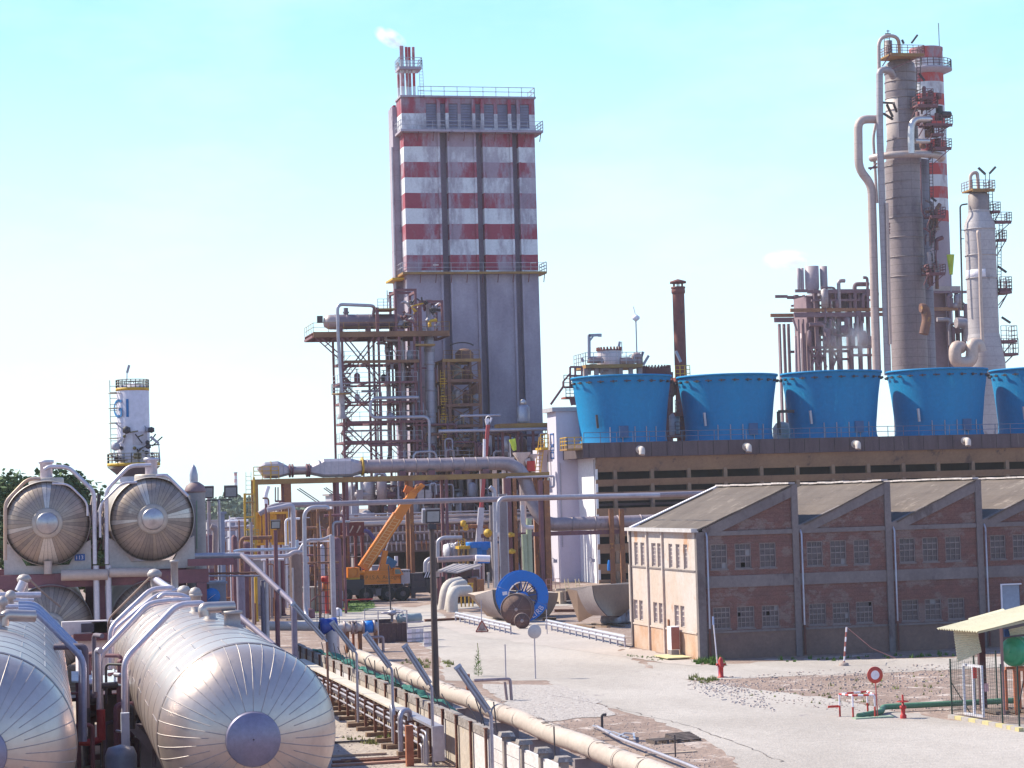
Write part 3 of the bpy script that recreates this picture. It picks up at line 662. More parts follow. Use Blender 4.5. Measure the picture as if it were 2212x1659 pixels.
# balconies
def balc(v,dz,xl,xr,mat,out=1.2,rm=galv):
    z=TZ(v); m=MB(); m.box(xl,YT-out,z-dz,xr,YT-.31,z); m.box(xr-out,YT-.3,z-dz,xr,YT+3,z); m.box(xl,YT-.3,z-dz,xa-.01,YT+6.5,z); b=m.build('balcony',mat,tw)
    m=MB()
    for s in range(10):
        x=xl+.3+(xr-xl-.6)*s/9; m.bar((x,YT-out+.1,z-dz),(x,YT-.3,z-dz-1.1),.1)
    m.build('balcony_bracket',steel,b)
    m=MB(); rail(m,[(xl,YT+6,z),(xl,YT-out+.05,z)],1.3,1.5,.07,2); rail(m,[(xr-.05,YT-out+.05,z),(xr-.05,YT+2.9,z)],1.3,1.2,.08,3); rail(m,[(xl,YT-out+.05,z),(xr,YT-out+.05,z)],1.2,2.2,.05,2) ; m.build('balcony_railing',rm,b)
balc(640,.3,TX(300,640),TX(1182,640),tconc,1.3)
balc(1520,.3,TX(315,1520),TX(1208,1520),yellowrust,1.0)
MB().box(xa-1.9,YT+.5,TZ(1560),xa-.3,YT+6,TZ(1548)).build('yellow_landing',yellow,tw)
m=MB(); m.box(TX(510,1474),YT-.05,TZ(1476),TX(545,1474),YT-.01,TZ(1470)); m.box(TX(1115,1461),YT-.05,TZ(1464),TX(1152,1461),YT-.01,TZ(1458)); m.build('sun_slit',M('painted_sun_patch',(.9,.85,.75),None,.6),tw)  # slits of sunlight on the shaded front, done as pale plates
# roof flues
fst=M('flue_paint',(.5,.5,.5),None,.6,stripe=(TZ(355),TZ(272)-TZ(355),(.42,.03,.06),(.66,.64,.70),TZ(430),TZ(105)),fine=.05)
for k,(xx,yo,vt) in enumerate(((326,1.0,107),(357,1.2,111),(377,1.4,110),(399,1.0,113),(312,2.2,200),(345,2.6,270))):
    x=TX(xx,250); z0=zp1+.25; z1=TZ(vt); r=.27 if k==0 else .19
    m=MB(); m.lathe([(r,z0),(r,z1)],(x,YT+yo,0),n=16); m.lathe([(r-.05,z1),(r,z1)],(x,YT+yo,0),n=16); m.lathe([(r+.05,z0+3.5),(r+.05,z0+3.7)],(x,YT+yo,0),n=16); m.build('flue',fst,tw)
z=TZ(258); m=MB(); m.box(TX(300,250),YT-.1,z,TX(440,250),YT+3,z+.35); p_=m.build('flue_platform',tconc,tw)
m=MB(); rail(m,[(TX(300,250),YT+3,z+.35),(TX(300,250),YT-.1,z+.35),(TX(440,250),YT-.1,z+.35),(TX(440,250),YT+3,z+.35)],1.2,1.0,.07,3); ladder(m,(TX(450,300),YT+1,zp1),(TX(443,300),YT+1,z+1.5),.5,.4,.06); m.build('platform_railing',galv,p_)

# ================================================================ STEEL PROCESS FRAME (left of the tower)
YR=281.; DY=8.
def rc(x,y): return ((1050+x/2.0737)/1.649,(950+y/2.0737)/1.649)      # crop used for this frame
def RX(x,y=900,Y=YR): return X(*rc(x,y),Y)
def RZ(y,x=600,Y=YR): return Z(*rc(x,y),Y)
pf=thing('process_rack','tall open rust-purple steel frame with stairs and cross braces left of the striped tower','steel frame',(RX(600),YR,0))
cols=[360,630,780,895,935]
cx_=[RX(c,1000) for c in cols]
decks=[(478,.7,135,1140),(690,.38,365,915),(848,.26,350,905),(993,.24,370,900),(1138,.34,380,975),(1283,.3,380,940),(1438,.36,390,1400)]
for j,c in enumerate(cx_):
    for k,y in enumerate((YR,YR+DY*.5,YR+DY)):
        if k==1 and j not in (1,3): continue
        MB().box(c-.14,y-.14,0,c+.14,y+.14,RZ(480) if j not in(2,4) else RZ(300 if j==4 else 480)).build('column',steel,pf)
for v,h,a,b in decks:
    z=RZ(v); xa_=RX(a,v);xb_=RX(b,v); dpart=M('deck_edge',(.24,.13,.07),(.16,.08,.05),.75,scale=.5)
    for y in (YR-.3,YR+DY): MB().box(xa_,y,z-h,xb_,y+.28,z).build('deck_beam',dpart if y<YR and v in (478,690,1438) else steel,pf)
    m=MB(); m.box(xa_ if v==478 else RX(780,v),YR,z-.1,RX(b,v),YR+DY-.01,z-.02); m.build('deck_grating',steel,pf)
    m=MB()
    for q in range(4): x=xa_+(xb_-xa_)*q/3; m.box(x-.1,YR-.01,z-h,x+.1,YR+DY-.01,z-h+.3)
    m.build('cross_beam',steel,pf)
    m=MB(); rail(m,[(xa_,YR+DY,z),(xa_,YR-.2,z),(xb_,YR-.2,z)],1.15,1.9,.055,2); m.build('deck_railing',galv if v!=478 else yellowrust,pf)
def dbl(m,p,q,w=.15,g=.5):
    p=Vector(p);q=Vector(q); d=(q-p).normalized(); s=Vector((d.z,0,-d.x))*g/2
    m.bar(p+s,q+s,w);m.bar(p-s,q-s,w)
zz_=[RZ(v) for v,_,_,_ in decks]+[0]
for y in (YR,YR+DY):
    for a,b in zip(zz_[::2],zz_[2::2]):
        if y>YR: 
            continue
        m=MB(); dbl(m,(cx_[0],y,b+.2),(cx_[1],y,a-.4)); m.build('brace',steel,pf)
        m=MB(); dbl(m,(cx_[0],y,a-.4),(cx_[1],y,b+.2)); m.build('brace',steel,pf)
for a,b in ((0,1),(3,4),(5,6)):
    m=MB(); dbl(m,(cx_[3],YR+DY,zz_[b]+.2),(cx_[2],YR+DY,zz_[a]-.4),.1); m.build('brace',steel,pf)
# bracing under the cantilever
m=MB(); dbl(m,(RX(150,500),YR,RZ(500)),(cx_[0],YR,RZ(680))); m.bar((RX(225,580),YR,RZ(582)),(RX(310,515),YR,RZ(515)),.12); m.build('knee_brace',steel,pf)
# zigzag stairs between first columns
m=MB(); fl=[700,770,840,912,988,1062,1138,1210,1283,1360,1438]
for i,(a,b) in enumerate(zip(fl,fl[1:])):
    xs=(RX(372),RX(440)) if i%2 else (RX(440),RX(372)); za,zb=RZ(a),RZ(b); y=YR+2.5+ (i%2)*1.1
    m.bar((xs[0],y,za),(xs[1],y,zb),.1,.3); m.bar((xs[0],y+.9,za),(xs[1],y+.9,zb),.1,.3); m.bar((xs[0],y,za+1),(xs[1],y,zb+1),.06); 
    for s in range(8): 
        c=Vector((xs[0],y+.45,za)).lerp(Vector((xs[1],y+.45,zb)),(s+.5)/8); m.box(c.x-.15,y,c.z-.03,c.x+.15,y+.9,c.z)
    m.box(RX(366),y-.1,zb-.12,RX(446),y+1.0,zb); rail(m,[(RX(366),y-.1,zb),(RX(446),y-.1,zb)],1.1,.8,.05,3)
m.build('staircase',steel,pf)
# upper cage
zt_=RZ(478); 
def frame2(x0,x1,z0,z1,y0,y1,w,name='gantry_frame',mat=steel):
    for x in (x0,x1):
        for y in (y0,y1): MB().box(x-w/2,y-w/2,z0,x+w/2,y+w/2,z1).build(name,mat,pf)
    for y in (y0,y1): MB().box(x0-w/2,y-w/2,z1+.003,x1+w/2,y+w/2,z1+w).build(name,mat,pf)
    for x in (x0,x1): MB().box(x-w/2,y0+w/2+.003,z1-w,x+w/2,y1-w/2-.003,z1-.003).build(name,mat,pf)
frame2(RX(745,300),RX(893,300),zt_,RZ(180,820),YR,YR+4,.3)
frame2(RX(893,300)+.6,RX(1088,300),zt_,RZ(266,1000),YR,YR+4,.3)
MB().box(RX(612,400)-.2,YR,zt_,RX(612,400)+.2,YR+.4,RZ(300)).build('gantry_frame',steel,pf)
MB().box(RX(612,310),YR-.2,RZ(318),RX(745,310),YR+3.5,RZ(308)).build('top_platform',yellowrust,pf)
m=MB(); rail(m,[(RX(612,310),YR-.1,RZ(308)),(RX(745,310),YR-.1,RZ(308))],1.2,.8,.07,3); m.build('top_railing',galv,pf)
m=MB(); m.bar((RX(700),YR,RZ(308)),(RX(700),YR,RZ(175)),.1);m.bar((RX(700),YR,RZ(213)),(RX(745),YR,RZ(213)),.08);m.bar((RX(708),YR,RZ(260)),(RX(708),YR,RZ(215)),.06); m.build('mast',steel,pf)
# horizontal drum on top
dz=RZ(390,500); dr=(RZ(333,500)-RZ(445,500))/2; x0=RX(245,390);x1=RX(895,390)
t=thing('horizontal_vessel','long dark horizontal pressure drum lying on top of the steel frame','vessel',((x0+x1)/2,YR+3.5,zt_))
drm=M('drum_cladding',(.22,.18,.21),(.17,.135,.16),.5,.45,scale=.5,c3=(.30,.25,.24),s3=.8,t3=.66)
o=(x0,YR+3.5,dz); m=MB(); pr_=[(dr*math.sin(a*math.pi/16),.9-.9*math.cos(a*math.pi/16)) for a in range(9)]; Ld=x1-x0
m.rings(pr_+[(dr,Ld-.9)]+[(dr*math.cos(a*math.pi/16),Ld-.9+.9*math.sin(a*math.pi/16)) for a in range(1,9)],o,(1,0,0),36); m.build('shell',drm,t)
MB().rings([(.05,-.12),(dr*.62,-.02),(dr*.96,.5),(dr*1.01,.8),(dr*1.01,1.9)],o,(1,0,0),36).build('pale_end_cladding',M('pale_end',(.46,.40,.38),None,.5,.3),t)
for s in (.18,.5,.8):
    x=x0+Ld*s; MB().box(x-.25,YR+3.5-dr*.8,zt_,x+.25,YR+3.5+dr*.8,dz-dr*.55).build('saddle',steel,t)
m=MB(); 
for s in range(7): m.rings([(dr+.02,Ld*(.12+s*.13)),(dr+.05,Ld*(.12+s*.13)+.03),(dr+.02,Ld*(.12+s*.13)+.08)],o,(1,0,0),36)
m.build('cladding_band',drm,t)
m=MB(); x=RX(408,320); m.tube([(x,YR+3.5,dz+dr-.1),(x,YR+3.5,RZ(285))],.3,12); m.lathe([(.42,0),(.42,.2)],(x,YR+3.5,RZ(325)),n=12); m.build('nozzle',drm,t)
m=MB(); m.box(x0-.9,YR+3.2,dz-.1,x0-.2,YR+3.8,dz+.8); m.build('end_box',dark,t)
# big vertical pipe beside and over the drum
x=RX(318,700); t=thing('vent_pipe','thick pale pipe climbing the left side of the steel frame and arching over the drum','pipe',(x,YR-1,0))
m=MB(); m.tube(rnd([(x+.25,YR-.9,RZ(920)),(x-.02,YR-.9,RZ(500)),(x-.02,YR-.9,RZ(280)),(RX(600,283),YR+1,RZ(283)),(RX(605,283),YR+3,RZ(340))],.8),.22,16); m.build('pipe_run',galv,t)
MB().rings([(.3,RZ(920)),(.4,RZ(940)),(.38,RZ(950)),(.38,RZ(1080)),(.62,RZ(1112)),(.62,RZ(1120))],(x+.25,YR-.9,0),n=20).build('lower_hood',oldalu,t)
m=MB(); z=RZ(935); m.rings([(.6,z-.15),(1.3,z-.12),(1.3,z),(.6,z+.01)],(x+.25,YR-.9,0),n=20); b_=m.build('ring_platform',yellowrust,t)
m=MB(); rail(m,ring_pts((x+.25,YR-.9,z),1.25,10),1.2,1,.06,3); m.build('platform_railing',galv,b_)
# tall clad column
x=RX(1018,900); zt2=RZ(480)
t=thing('absorber_column','tall slender grey clad column standing in front of the striped tower','column',(x,YR+1.5,0))
r=(RX(1055,900)-RX(982,900))/2
ribm=M('grey_column_cladding',(.33,.31,.35),(.27,.25,.29),.5,.35,scale=.4,grid=[('Z',1.35,.05,.7)],c3=(.22,.19,.22),s3=.7,t3=.66)
MB().rings([(r,0),(r,zt2-1.2),(r*.7,zt2-.2),(r*.5,zt2),(r*.5,zt2+4),(r*.7,zt2+4.2)],(x,YR+1.5,0),n=32).build('column_shell',ribm,t)
x2=RX(945,900); MB().rings([(r*.75,0),(r*.75,RZ(560)),(.05,RZ(540))],(x2,YR+3.2,0),n=28).build('rear_shell',ribm,t)
m=MB()
for q in range(12): z=min(4+q*3.4,zt2-1.5-.1*q); m.rings([(r+.02,z),(r+.08,z+.04),(r+.08,z+.18),(r+.02,z+.22)],(x,YR+1.5,0),n=32)
m.build('cladding_band',ribm,t)
MB().box(x-2.2,YR-.6,RZ(590),x+.4,YR+1,RZ(576)).build('walkway',yellowrust,t)
# loops of pipe
def pipe(name,label,pts,r,mat,R=.9,cat='pipe',n=12,flanges=0,par=None):
    m=MB(); q=rnd(pts,R); m.tube(q,r,n)
    if flanges:
        for a,b in zip(pts,pts[1:]):
            a=Vector(a);b=Vector(b); L=(b-a).length; k=int(L/flanges)
            for i in range(1,k+1):
                c=a.lerp(b,i/(k+1)); m.rings([(r,-.06),(r*1.12,-.05),(r*1.12,.05),(r,.06)],c,(b-a),n)
    if par is not None: return m.build(name,mat,par)
    return solo(m,name,mat,label,cat)
pipe('pipe_loop','pale U-shaped pipe loop bulging from the middle of the steel frame',[(RX(905,970),YR-.8,RZ(972)),(RX(552,970),YR-.8,RZ(975)),(RX(548,1100),YR-.8,RZ(1118)),(RX(985,1110),YR-.8,RZ(1118)),(RX(988,1440),YR-.8,RZ(1460))],.2,galv)
pipe('pipe_loop','short grey pipe hoop at the foot of the clad column',[(RX(868,1460),YR-.9,RZ(1470)),(RX(868,1385),YR-.9,RZ(1378)),(RX(1035,1385),YR-.9,RZ(1374)),(RX(1040,1460),YR-.9,RZ(1470))],.16,galv)
gpn=thing('pipe_bundle','bundle of upright process pipes crowded inside the right half of the steel frame','pipes',(RX(800),YR+2,0))
rr=random.Random(11)
for i in range(15):
    x=RX(rr.choice((640,660,720,745,790,800,815,830,845,865,885,900,915,925)),1000)+rr.uniform(-.2,.2); y=YR+rr.uniform(.6,DY-.5); r=rr.choice((.1,.14,.2,.28)); z0=RZ(rr.choice((1450,1300,1150,1450))); z1=RZ(rr.choice((700,860,500,1000,540)))
    if z1<z0: z0,z1=z1,z0
    dx=rr.choice((-2.2,-1.2,1.2,0)); pts=[(x,y,z0),(x,y,z1)]
    if dx: pts+=[(x+dx,y,z1),(x+dx,y,z1+rr.uniform(-1.5,1.5))]
    m=MB(); m.tube(rnd(pts,.5,4),r,8); m.build('process_pipe',rr.choice((steel,galv,oldalu,steel,grey)),gpn)
for i in range(14):
    x=RX(rr.uniform(380,900),1000); y=YR+rr.uniform(-.3,DY-1); z=rr.choice(zz_[1:-1])-.9+rr.uniform(-.2,.6); L=rr.uniform(2,6); r=rr.choice((.1,.13,.2))
    m=MB(); m.tube(rnd([(x,y,z),(x+L,y,z),(x+L,y,z-1.5-rr.random()*2)],.4,4),r,8); m.build('process_pipe',rr.choice((steel,galv,grey)),gpn)
for i in range(16):
    x=RX(rr.choice((660,700,720,800,830,870,480)),1000); z=rr.choice(zz_[1:-1]); s=rr.uniform(.3,.7); y=YR+rr.uniform(.3,4)
    m=MB(); m.rings([(s*.2,0),(s*.6,.1),(s*.6,s*1.6),(s*.2,s*1.9)],(x,y,z),n=12); m.rings([(.07,s*1.9),(.07,s*2.6),(.3,s*2.6),(.3,s*2.7)],(x,y,z),n=8); m.build('valve_drum',rr.choice((dark,grey,steel,galv)),gpn)
# valve clutter on top deck
for i in range(26):
    x=RX(rr.uniform(770,1060),400); z=zt_+rr.uniform(0,3.5); y=YR+rr.uniform(-.2,2.5); m=MB()
    m.tube(rnd([(x,y,z),(x+rr.uniform(-.8,.8),y,z+rr.uniform(.3,1)),(x+rr.uniform(-1.4,1.4),y,z+rr.uniform(.3,1.2))],.3,3),rr.uniform(.08,.22),7); m.rings([(.1,-.1),(.3,-.1),(.3,.1),(.1,.1)],(x,y,z+.3),(rr.choice((0,1)),0,1),10)
    m.build('top_valve',rr.choice((dark,galv,grey,steel,yellow,galv)),gpn)
# second, browner frame in front of the tower
YQ=282.
bf=thing('braced_frame','narrow orange-brown braced steel frame in front of the tower foot','steel frame',(RX(1250,900,YQ),YQ,0))
def QX(x,y=900): return RX(x,y,YQ)
def QZ(y,x=1250): return RZ(y,x,YQ)
brn=M('orange_purple_steel',(.20,.10,.07),(.13,.065,.06),.75,scale=.6,c3=(.30,.17,.06),s3=1.2,t3=.6)
qx=[QX(1105),QX(1140),QX(1368)]
for x in qx:
    for y in (YQ,YQ+6): MB().box(x-.2,y-.2,0,x+.2,y+.2,QZ(680)).build('column',brn,bf)
lev=[680,830,1010,1165,1310,1430]
for v in lev:
    z=QZ(v)
    for y in (YQ-.25,YQ+6): MB().box(qx[0]-.2,y,z-.4,qx[2]+.2,y+.24,z).build('beam',brn if v!=680 else yellowrust,bf)
    m=MB(); rail(m,[(qx[0],YQ-.2,z),(qx[2],YQ-.2,z)],1.1,1.2,.05,2); m.build('railing',yellowrust,bf)
    MB().box(qx[0],YQ,z-.08,qx[2],YQ+5.9,z-.02).build('grating',brn,bf)
zl=[QZ(v) for v in lev]
for a,b in ((0,1),(1,2),(2,3),(3,4),(3,5)):
    for y in (YQ-.12,YQ+6): m=MB(); m.bar((qx[1],y,zl[b]),(qx[2],y,zl[a]-.4),.13); m.bar((qx[1],y+.15,zl[a]-.4),(qx[2],y+.15,zl[b]),.13); m.build('brace',brn,bf)
m=MB(); 
for i,v in enumerate((830,960,1090,1240)):
    z=QZ(v); ladder(m,(qx[0]-.3,YQ-.4,QZ(v+140)),(qx[0]-.3,YQ-.4,z+1.2),.5,.35,.06)
    for k in range(3): m.add([],[]); m.tube(ring_pts((qx[0]-.3,YQ-.8,z+.3*k-.6),.45,10),.035,4,False)
m.build('caged_ladder',yellow,bf)
m=MB(); m.rings([(1.2,0),(1.2,.9),(.6,1.4),(.05,1.5)],((qx[1]+qx[2])/2+.5,YQ+2,QZ(680)),n=20); m.build('dome_vessel',brn,bf)
m=MB(); pts=[((qx[1]+qx[2])/2+2.2*math.cos(a),YQ+1,QZ(680)+.9+1.3*math.sin(a)) for a in [math.pi*(.25+.5*i/8) for i in range(9)]]; m.tube(pts,.09,6); m.build('hoop',dark,bf)
for i in range(20):
    x=QX(rr.uniform(1120,1370)); z=rr.choice(zl[1:]); y=YQ+rr.uniform(.5,4); h=rr.uniform(.8,2.6); r=rr.uniform(.15,.55)
    m=MB(); m.rings([(.05,0),(r,.05),(r,h),(r*.4,h+.25),(.05,h+.3)],(x,y,z),n=12); m.build('small_vessel',rr.choice((brn,steel,grey,oldalu)),bf)
# ================================================================ TALL COLUMNS ON THE RIGHT
YK=330.
def kc(x,y): return ((2750+x/1.7105)/1.649,(80+y/1.7105)/1.649)
def k4(x,y): return ((2750+x/2.37)/1.649,(900+y/2.37)/1.649)
def KX(x,y=900,Y=YK): return X(*kc(x,y),Y)
def KZ(y,x=800,Y=YK): return Z(*kc(x,y),Y)
def LX(x,y=500,Y=YK): return X(*k4(x,y),Y)
def LZ(y,x=900,Y=YK): return Z(*k4(x,y),Y)
kpm=FPX/((P(1950,500,YK)-CAMP).dot(Fw))/1*1.649*1.7105     # crop pixels per metre here
colm=M('column_insulation',(.27,.23,.235),(.20,.17,.18),.62,.15,scale=.25,st=(1,1,.5),c3=(.17,.135,.155),s3=.5,t3=.62,grid=[('Z',1.35,.06,.66),('X',3.1,.03,.8)])
colp=M('column_pale_patch',(.55,.49,.44),(.46,.41,.38),.55,.2,scale=.4)
bigp=M('beige_grey_riser',(.47,.38,.34),(.38,.31,.29),.6,.15,scale=.3,grid=[('Z',2.6,.03,.75)])
greyp=M('grey_riser',(.37,.34,.35),(.30,.275,.29),.55,.3,scale=.3,grid=[('Z',1.1,.06,.72)])
cy=YK+3; ax=KX(785,400,YK+3)
t=thing('distillation_column','tallest grey insulated distillation column wrapped in pipes and small platforms','column',(ax,cy,0))
r1=95/kpm; zt_=KZ(232)
m=MB(); m.rings([(.3,zt_+1.0),(r1*.6,zt_+.7),(r1*.93,zt_),(r1,zt_-1.4)],(ax,cy,0),n=48); m.build('dome_head',colm,t)
MB().rings([(r1,zt_-1.4),(r1,KZ(700)),(r1*1.12,KZ(760)),(r1*1.12,KZ(1100))],(ax,cy,0),n=48).build('upper_shell',colm,t)
MB().rings([(r1*1.16,KZ(830)),(r1*1.16,0)],(KX(800,1000,YK+3.2),cy+.2,0),n=48).build('lower_shell',colm,t)
xB_=KX(885,1100,YK+4.5); MB().rings([(.2,KZ(795)),(78/kpm,KZ(815)),(78/kpm,0)],(xB_,cy+1.5,0),n=40).build('side_shell',colm,t)
MB().rings([(r1+.02,KZ(330)),(r1+.05,KZ(332)),(r1+.05,KZ(440)),(r1+.02,KZ(445))],(ax,cy,0),n=48,side=(0,-1,0),a0=-1.9,a1=-.1).build('cladding_patch',colm,t)
MB().rings([(r1+.02,KZ(445)),(r1+.06,KZ(447)),(r1+.06,KZ(690)),(r1+.02,KZ(694))],(ax,cy,0),n=40,side=(-1,0,0),a0=-.6,a1=.95).build('cladding_patch',colp,t)
for v in (290,345,400,445,520,600,700):
    MB().rings([(r1+.03,KZ(v)-.09),(r1+.13,KZ(v)-.07),(r1+.13,KZ(v)+.07),(r1+.03,KZ(v)+.09)],(ax,cy,0),n=48).build('band_ring',colm,t)
for v in (860,960,1060,1180,1300,1420,1540):
    MB().rings([(r1*1.17,KZ(v)-.1),(r1*1.2,KZ(v)-.07),(r1*1.2,KZ(v)+.07),(r1*1.17,KZ(v)+.1)],(KX(800,1000,YK+3.2),cy+.2,0),n=48).build('band_ring',colm,t)
def kp(x,y,dy=0): p=P(*kc(x,y),YK+dy); return (p.x,p.y,p.z)
def kpipe(label,pts,r,mat,R=1.6,n=16,name='riser_pipe'):
    return pipe(name,label,pts,r,mat,R,'pipe',n)
kpipe('slim beige hoop pipe arching over the very top of the tallest column',[kp(652,300,-1),kp(650,85,-1),kp(772,78,-1),kp(776,190,1)],11/kpm,bigp,2.2)
kpipe('grey riser hooking into the upper shoulder of the tallest column',[kp(738,330,0.2),kp(715,288,-1.5),kp(655,290,-1.5),kp(657,700,-1.5),kp(690,1658,-1.5),kp(706,2150,-1.5)],21/kpm,greyp,2.2)
kpipe('thick beige pipe with a hooked offset at the left of the tallest column',[kp(640,590,-.5),kp(524,590,-.5),kp(528,895,-.5),kp(606,985,-.5),kp(628,1800,-.5),kp(640,2150,-.5)],26/kpm,bigp,3.2)
kpipe('thin beige pipe just behind the grey riser of the tallest column',[kp(636,600,3),kp(616,700,3),kp(628,900,3),kp(640,1100,3)],9/kpm,bigp,1)
kpipe('pale straight pipe low on the left flank of the tallest column',[kp(700,1100,-2.2),kp(716,1800,-2.2),kp(722,1960,-2.2)],10/kpm,beigepipe,1)
cr=225/kpm; zr_=KZ(812)
arc=[(KX(815,810,YK+3)+cr*math.cos(a),cy+cr*.82*math.sin(a),zr_) for a in [math.pi*(1.0+i/20) for i in range(21)]]
m=MB(); m.tube(arc,22/kpm,14); solo(m,'ring_pipe',M('ring_pipe_clad',(.46,.40,.37),(.36,.32,.31),.5,.3,scale=.5),'fat ring-shaped pipe girdling the tallest column two fifths down','pipe')
kpipe('bright S-shaped pipe rising from the ring pipe to a dark platform',[kp(850,800,-3.2),kp(846,700,-3.2),kp(852,590,-3.2),kp(965,590,-2)],20/kpm,alu,1.6)
kpipe('short stub pipe beside the bright S-shaped pipe',[kp(868,722,-3),kp(955,724,-2)],15/kpm,alu,1)
kpipe('thin drain pipe running down the right half of the tallest column',[kp(905,850,-2.2),kp(912,1150,-2.2),kp(935,1185,-2.2)],4/kpm,steel,.5)
m=MB()
for a,b in (((672,488),(745,492)),((700,500),(735,575)),((740,492),(760,545)),((680,555),(735,590))): m.bar(kp(*a,-1.5),kp(*b,-.5),.3)
m.build('pipe_bracket',dark,t)
for (xa_,xb_,v) in ((588,640,888),(690,718,1250),(690,718,1290)):
    m=MB(); m.bar(kp(xa_,v,-1),kp(xb_,v-6,-1),.3); m.bar(kp(xa_+10,v+10,-1),kp(xb_,v-30,-1),.18); m.build('pipe_bracket',steel,t)
# top stack on the column
x=KX(708,150,YK+2); m=MB(); m.rings([(25/kpm,KZ(205)),(25/kpm,KZ(98)),(.1,KZ(97))],(x,cy-1,0),n=24); m.build('vent_stack',colm,t)
m=MB(); ladder(m,kp(700,205,0.5),kp(700,75,.5),.9,.5,.09); m.bar(kp(706,72,.5),kp(706,45,.5),.1); m.bar(kp(697,52,.5),kp(716,52,.5),.1); m.bar(kp(690,70,.5),kp(722,70,.5),.2); m.build('stack_ladder',dark,t)
def kplat(x0,x1,v,dep=3.,rail_=True,name='side_platform',mat=steel,braces=True,YY=None,yo=-2.5,par=None):
    par=par or t; YY=YY or YK; a=P(*kc(x0,v),YY); b=P(*kc(x1,v),YY); z=(a.z+b.z)/2; m=MB(); m.box(a.x,YY+yo,z-.25,b.x,YY+yo+dep,z); m.box(a.x+.05,YY+yo+.05,z-.5,b.x-.05,YY+yo+.2,z-.253); q=m.build(name,mat,par)
    if rail_:
        m=MB(); rail(m,[(a.x,YY+yo+dep-.05,z),(a.x,YY+yo,z),(b.x,YY+yo,z),(b.x,YY+yo+dep-.05,z)],1.3,.9,.08,3)
        if braces: m.bar((a.x,YY+yo+.3,z-.2),(a.x-(b.x-a.x)*.2,YY+yo+1,z-2),.14); m.bar((b.x,YY+yo+.3,z-.2),(a.x,YY+yo+1,z-2.6),.14)
        m.build(name+'_railing',steel,q)
    return q
kplat(688,890,205,5.5,True,'top_platform',yellowrust)
for x0,x1,v in ((880,945,470),(850,972,515),(900,1062,630),(955,1056,772),(932,1018,1186),(918,1018,1532),(940,1010,690)): kplat(x0,x1,v)
m=MB()
for a,b in (((895,160),(890,470)),((950,480),(955,640)),((1050,540),(1050,780)),((965,790),(975,1190)),((985,1190),(975,1530))): ladder(m,kp(*a,-1.5),kp(*b,-1.5),.6,.5,.09)
m.build('column_ladder',dark,t)
for a,b in (((792,105),(803,130)),((850,125),(886,76)),((970,1065),(1000,1090)),((975,1410),(995,1440)),((895,310),(930,355))):
    m=MB(); m.bar(kp(*a,-1),kp(*b,-1),.28); m.build('lamp_tube',dark,t)
for i in range(22):
    x=rr.uniform(885,1045); v=rr.choice((470,515,630,640,700,770,600,560)); p=Vector(kp(x,v,-1.5+rr.random()*2)); h=rr.uniform(.6,2.6); r=rr.uniform(.15,.6)
    m=MB(); m.rings([(.05,0),(r,.1),(r,h),(.1,h+.1)],p,rr.choice(((0,0,1),(1,0,0),(0,0,1))),10); m.build('equipment_drum',rr.choice((dark,steel,steel,M('steel_pale',(.3,.28,.3)),brn)),t)
for i in range(26):
    x=rr.uniform(935,1010); v=rr.uniform(1180,1640); p=Vector(kp(x,v,-1.5+rr.random()*2)); h=rr.uniform(.6,3)
    m=MB(); m.tube(rnd([p,p+Vector((0,0,h)),p+Vector((rr.uniform(-1.5,1.5),0,h+rr.uniform(0,1)))],.4,4),rr.uniform(.12,.4),8); m.build('branch_pipe',rr.choice((brn,steel,colm,greyp)),t)
# red and white chimney behind it
YM=352.; rM=100/kpm*YM/YK; xm=X(*kc(937,160),YM); ztc=Z(*kc(937,160),YM); zs=Z(*kc(989,1222),YM); bhh=(ztc-zs)/((1222-160)/72.4+.33)
nb=round((ztc-zs)/((ztc-zs)/15)); bhh=(ztc-zs)/15
t2=thing('chimney','large round chimney with bold red and white bands behind the tallest column','chimney',(xm,YM,0))
chm=M('chimney_paint',(.33,.29,.32),(.27,.235,.27),.85,scale=.3,stripe=(zs,bhh,(.43,.055,.06),(.56,.53,.58),zs,ztc+1),fine=.06,st=(1,1,.4),c3=None)
MB().rings([(rM*1.01,0),(rM,ztc-.02)],(xm,YM,0),n=64).build('shaft',chm,t2)
MB().lathe([(rM-.4,ztc-1.5),(rM-.4,ztc),(rM+.06,ztc),(rM+.06,ztc-.5)][::-1],(xm,YM,0),n=64).build('rim',chm,t2)
MB().rings([(rM-.42,ztc-1.4),(.1,ztc-1.4)],(xm,YM,0),n=32).build('flue_void',black,t2)
zb_=Z(*kc(1000,290),YM); m=MB(); m.rings([(rM+.02,zb_-.9),(rM+1.5,zb_-.3),(rM+1.5,zb_),(rM+.02,zb_)],(xm,YM,0),n=48); q=m.build('balcony',tconc,t2)
m=MB(); rail(m,ring_pts((xm,YM,zb_),rM+1.4,26),1.4,3,.09,3); m.build('balcony_railing',steel,q)
m=MB(); m.bar((xm+rM*.9,YM,ztc),(xm+rM*.9,YM,ztc+4.5),.1); m.build('lightning_rod',dark,t2)
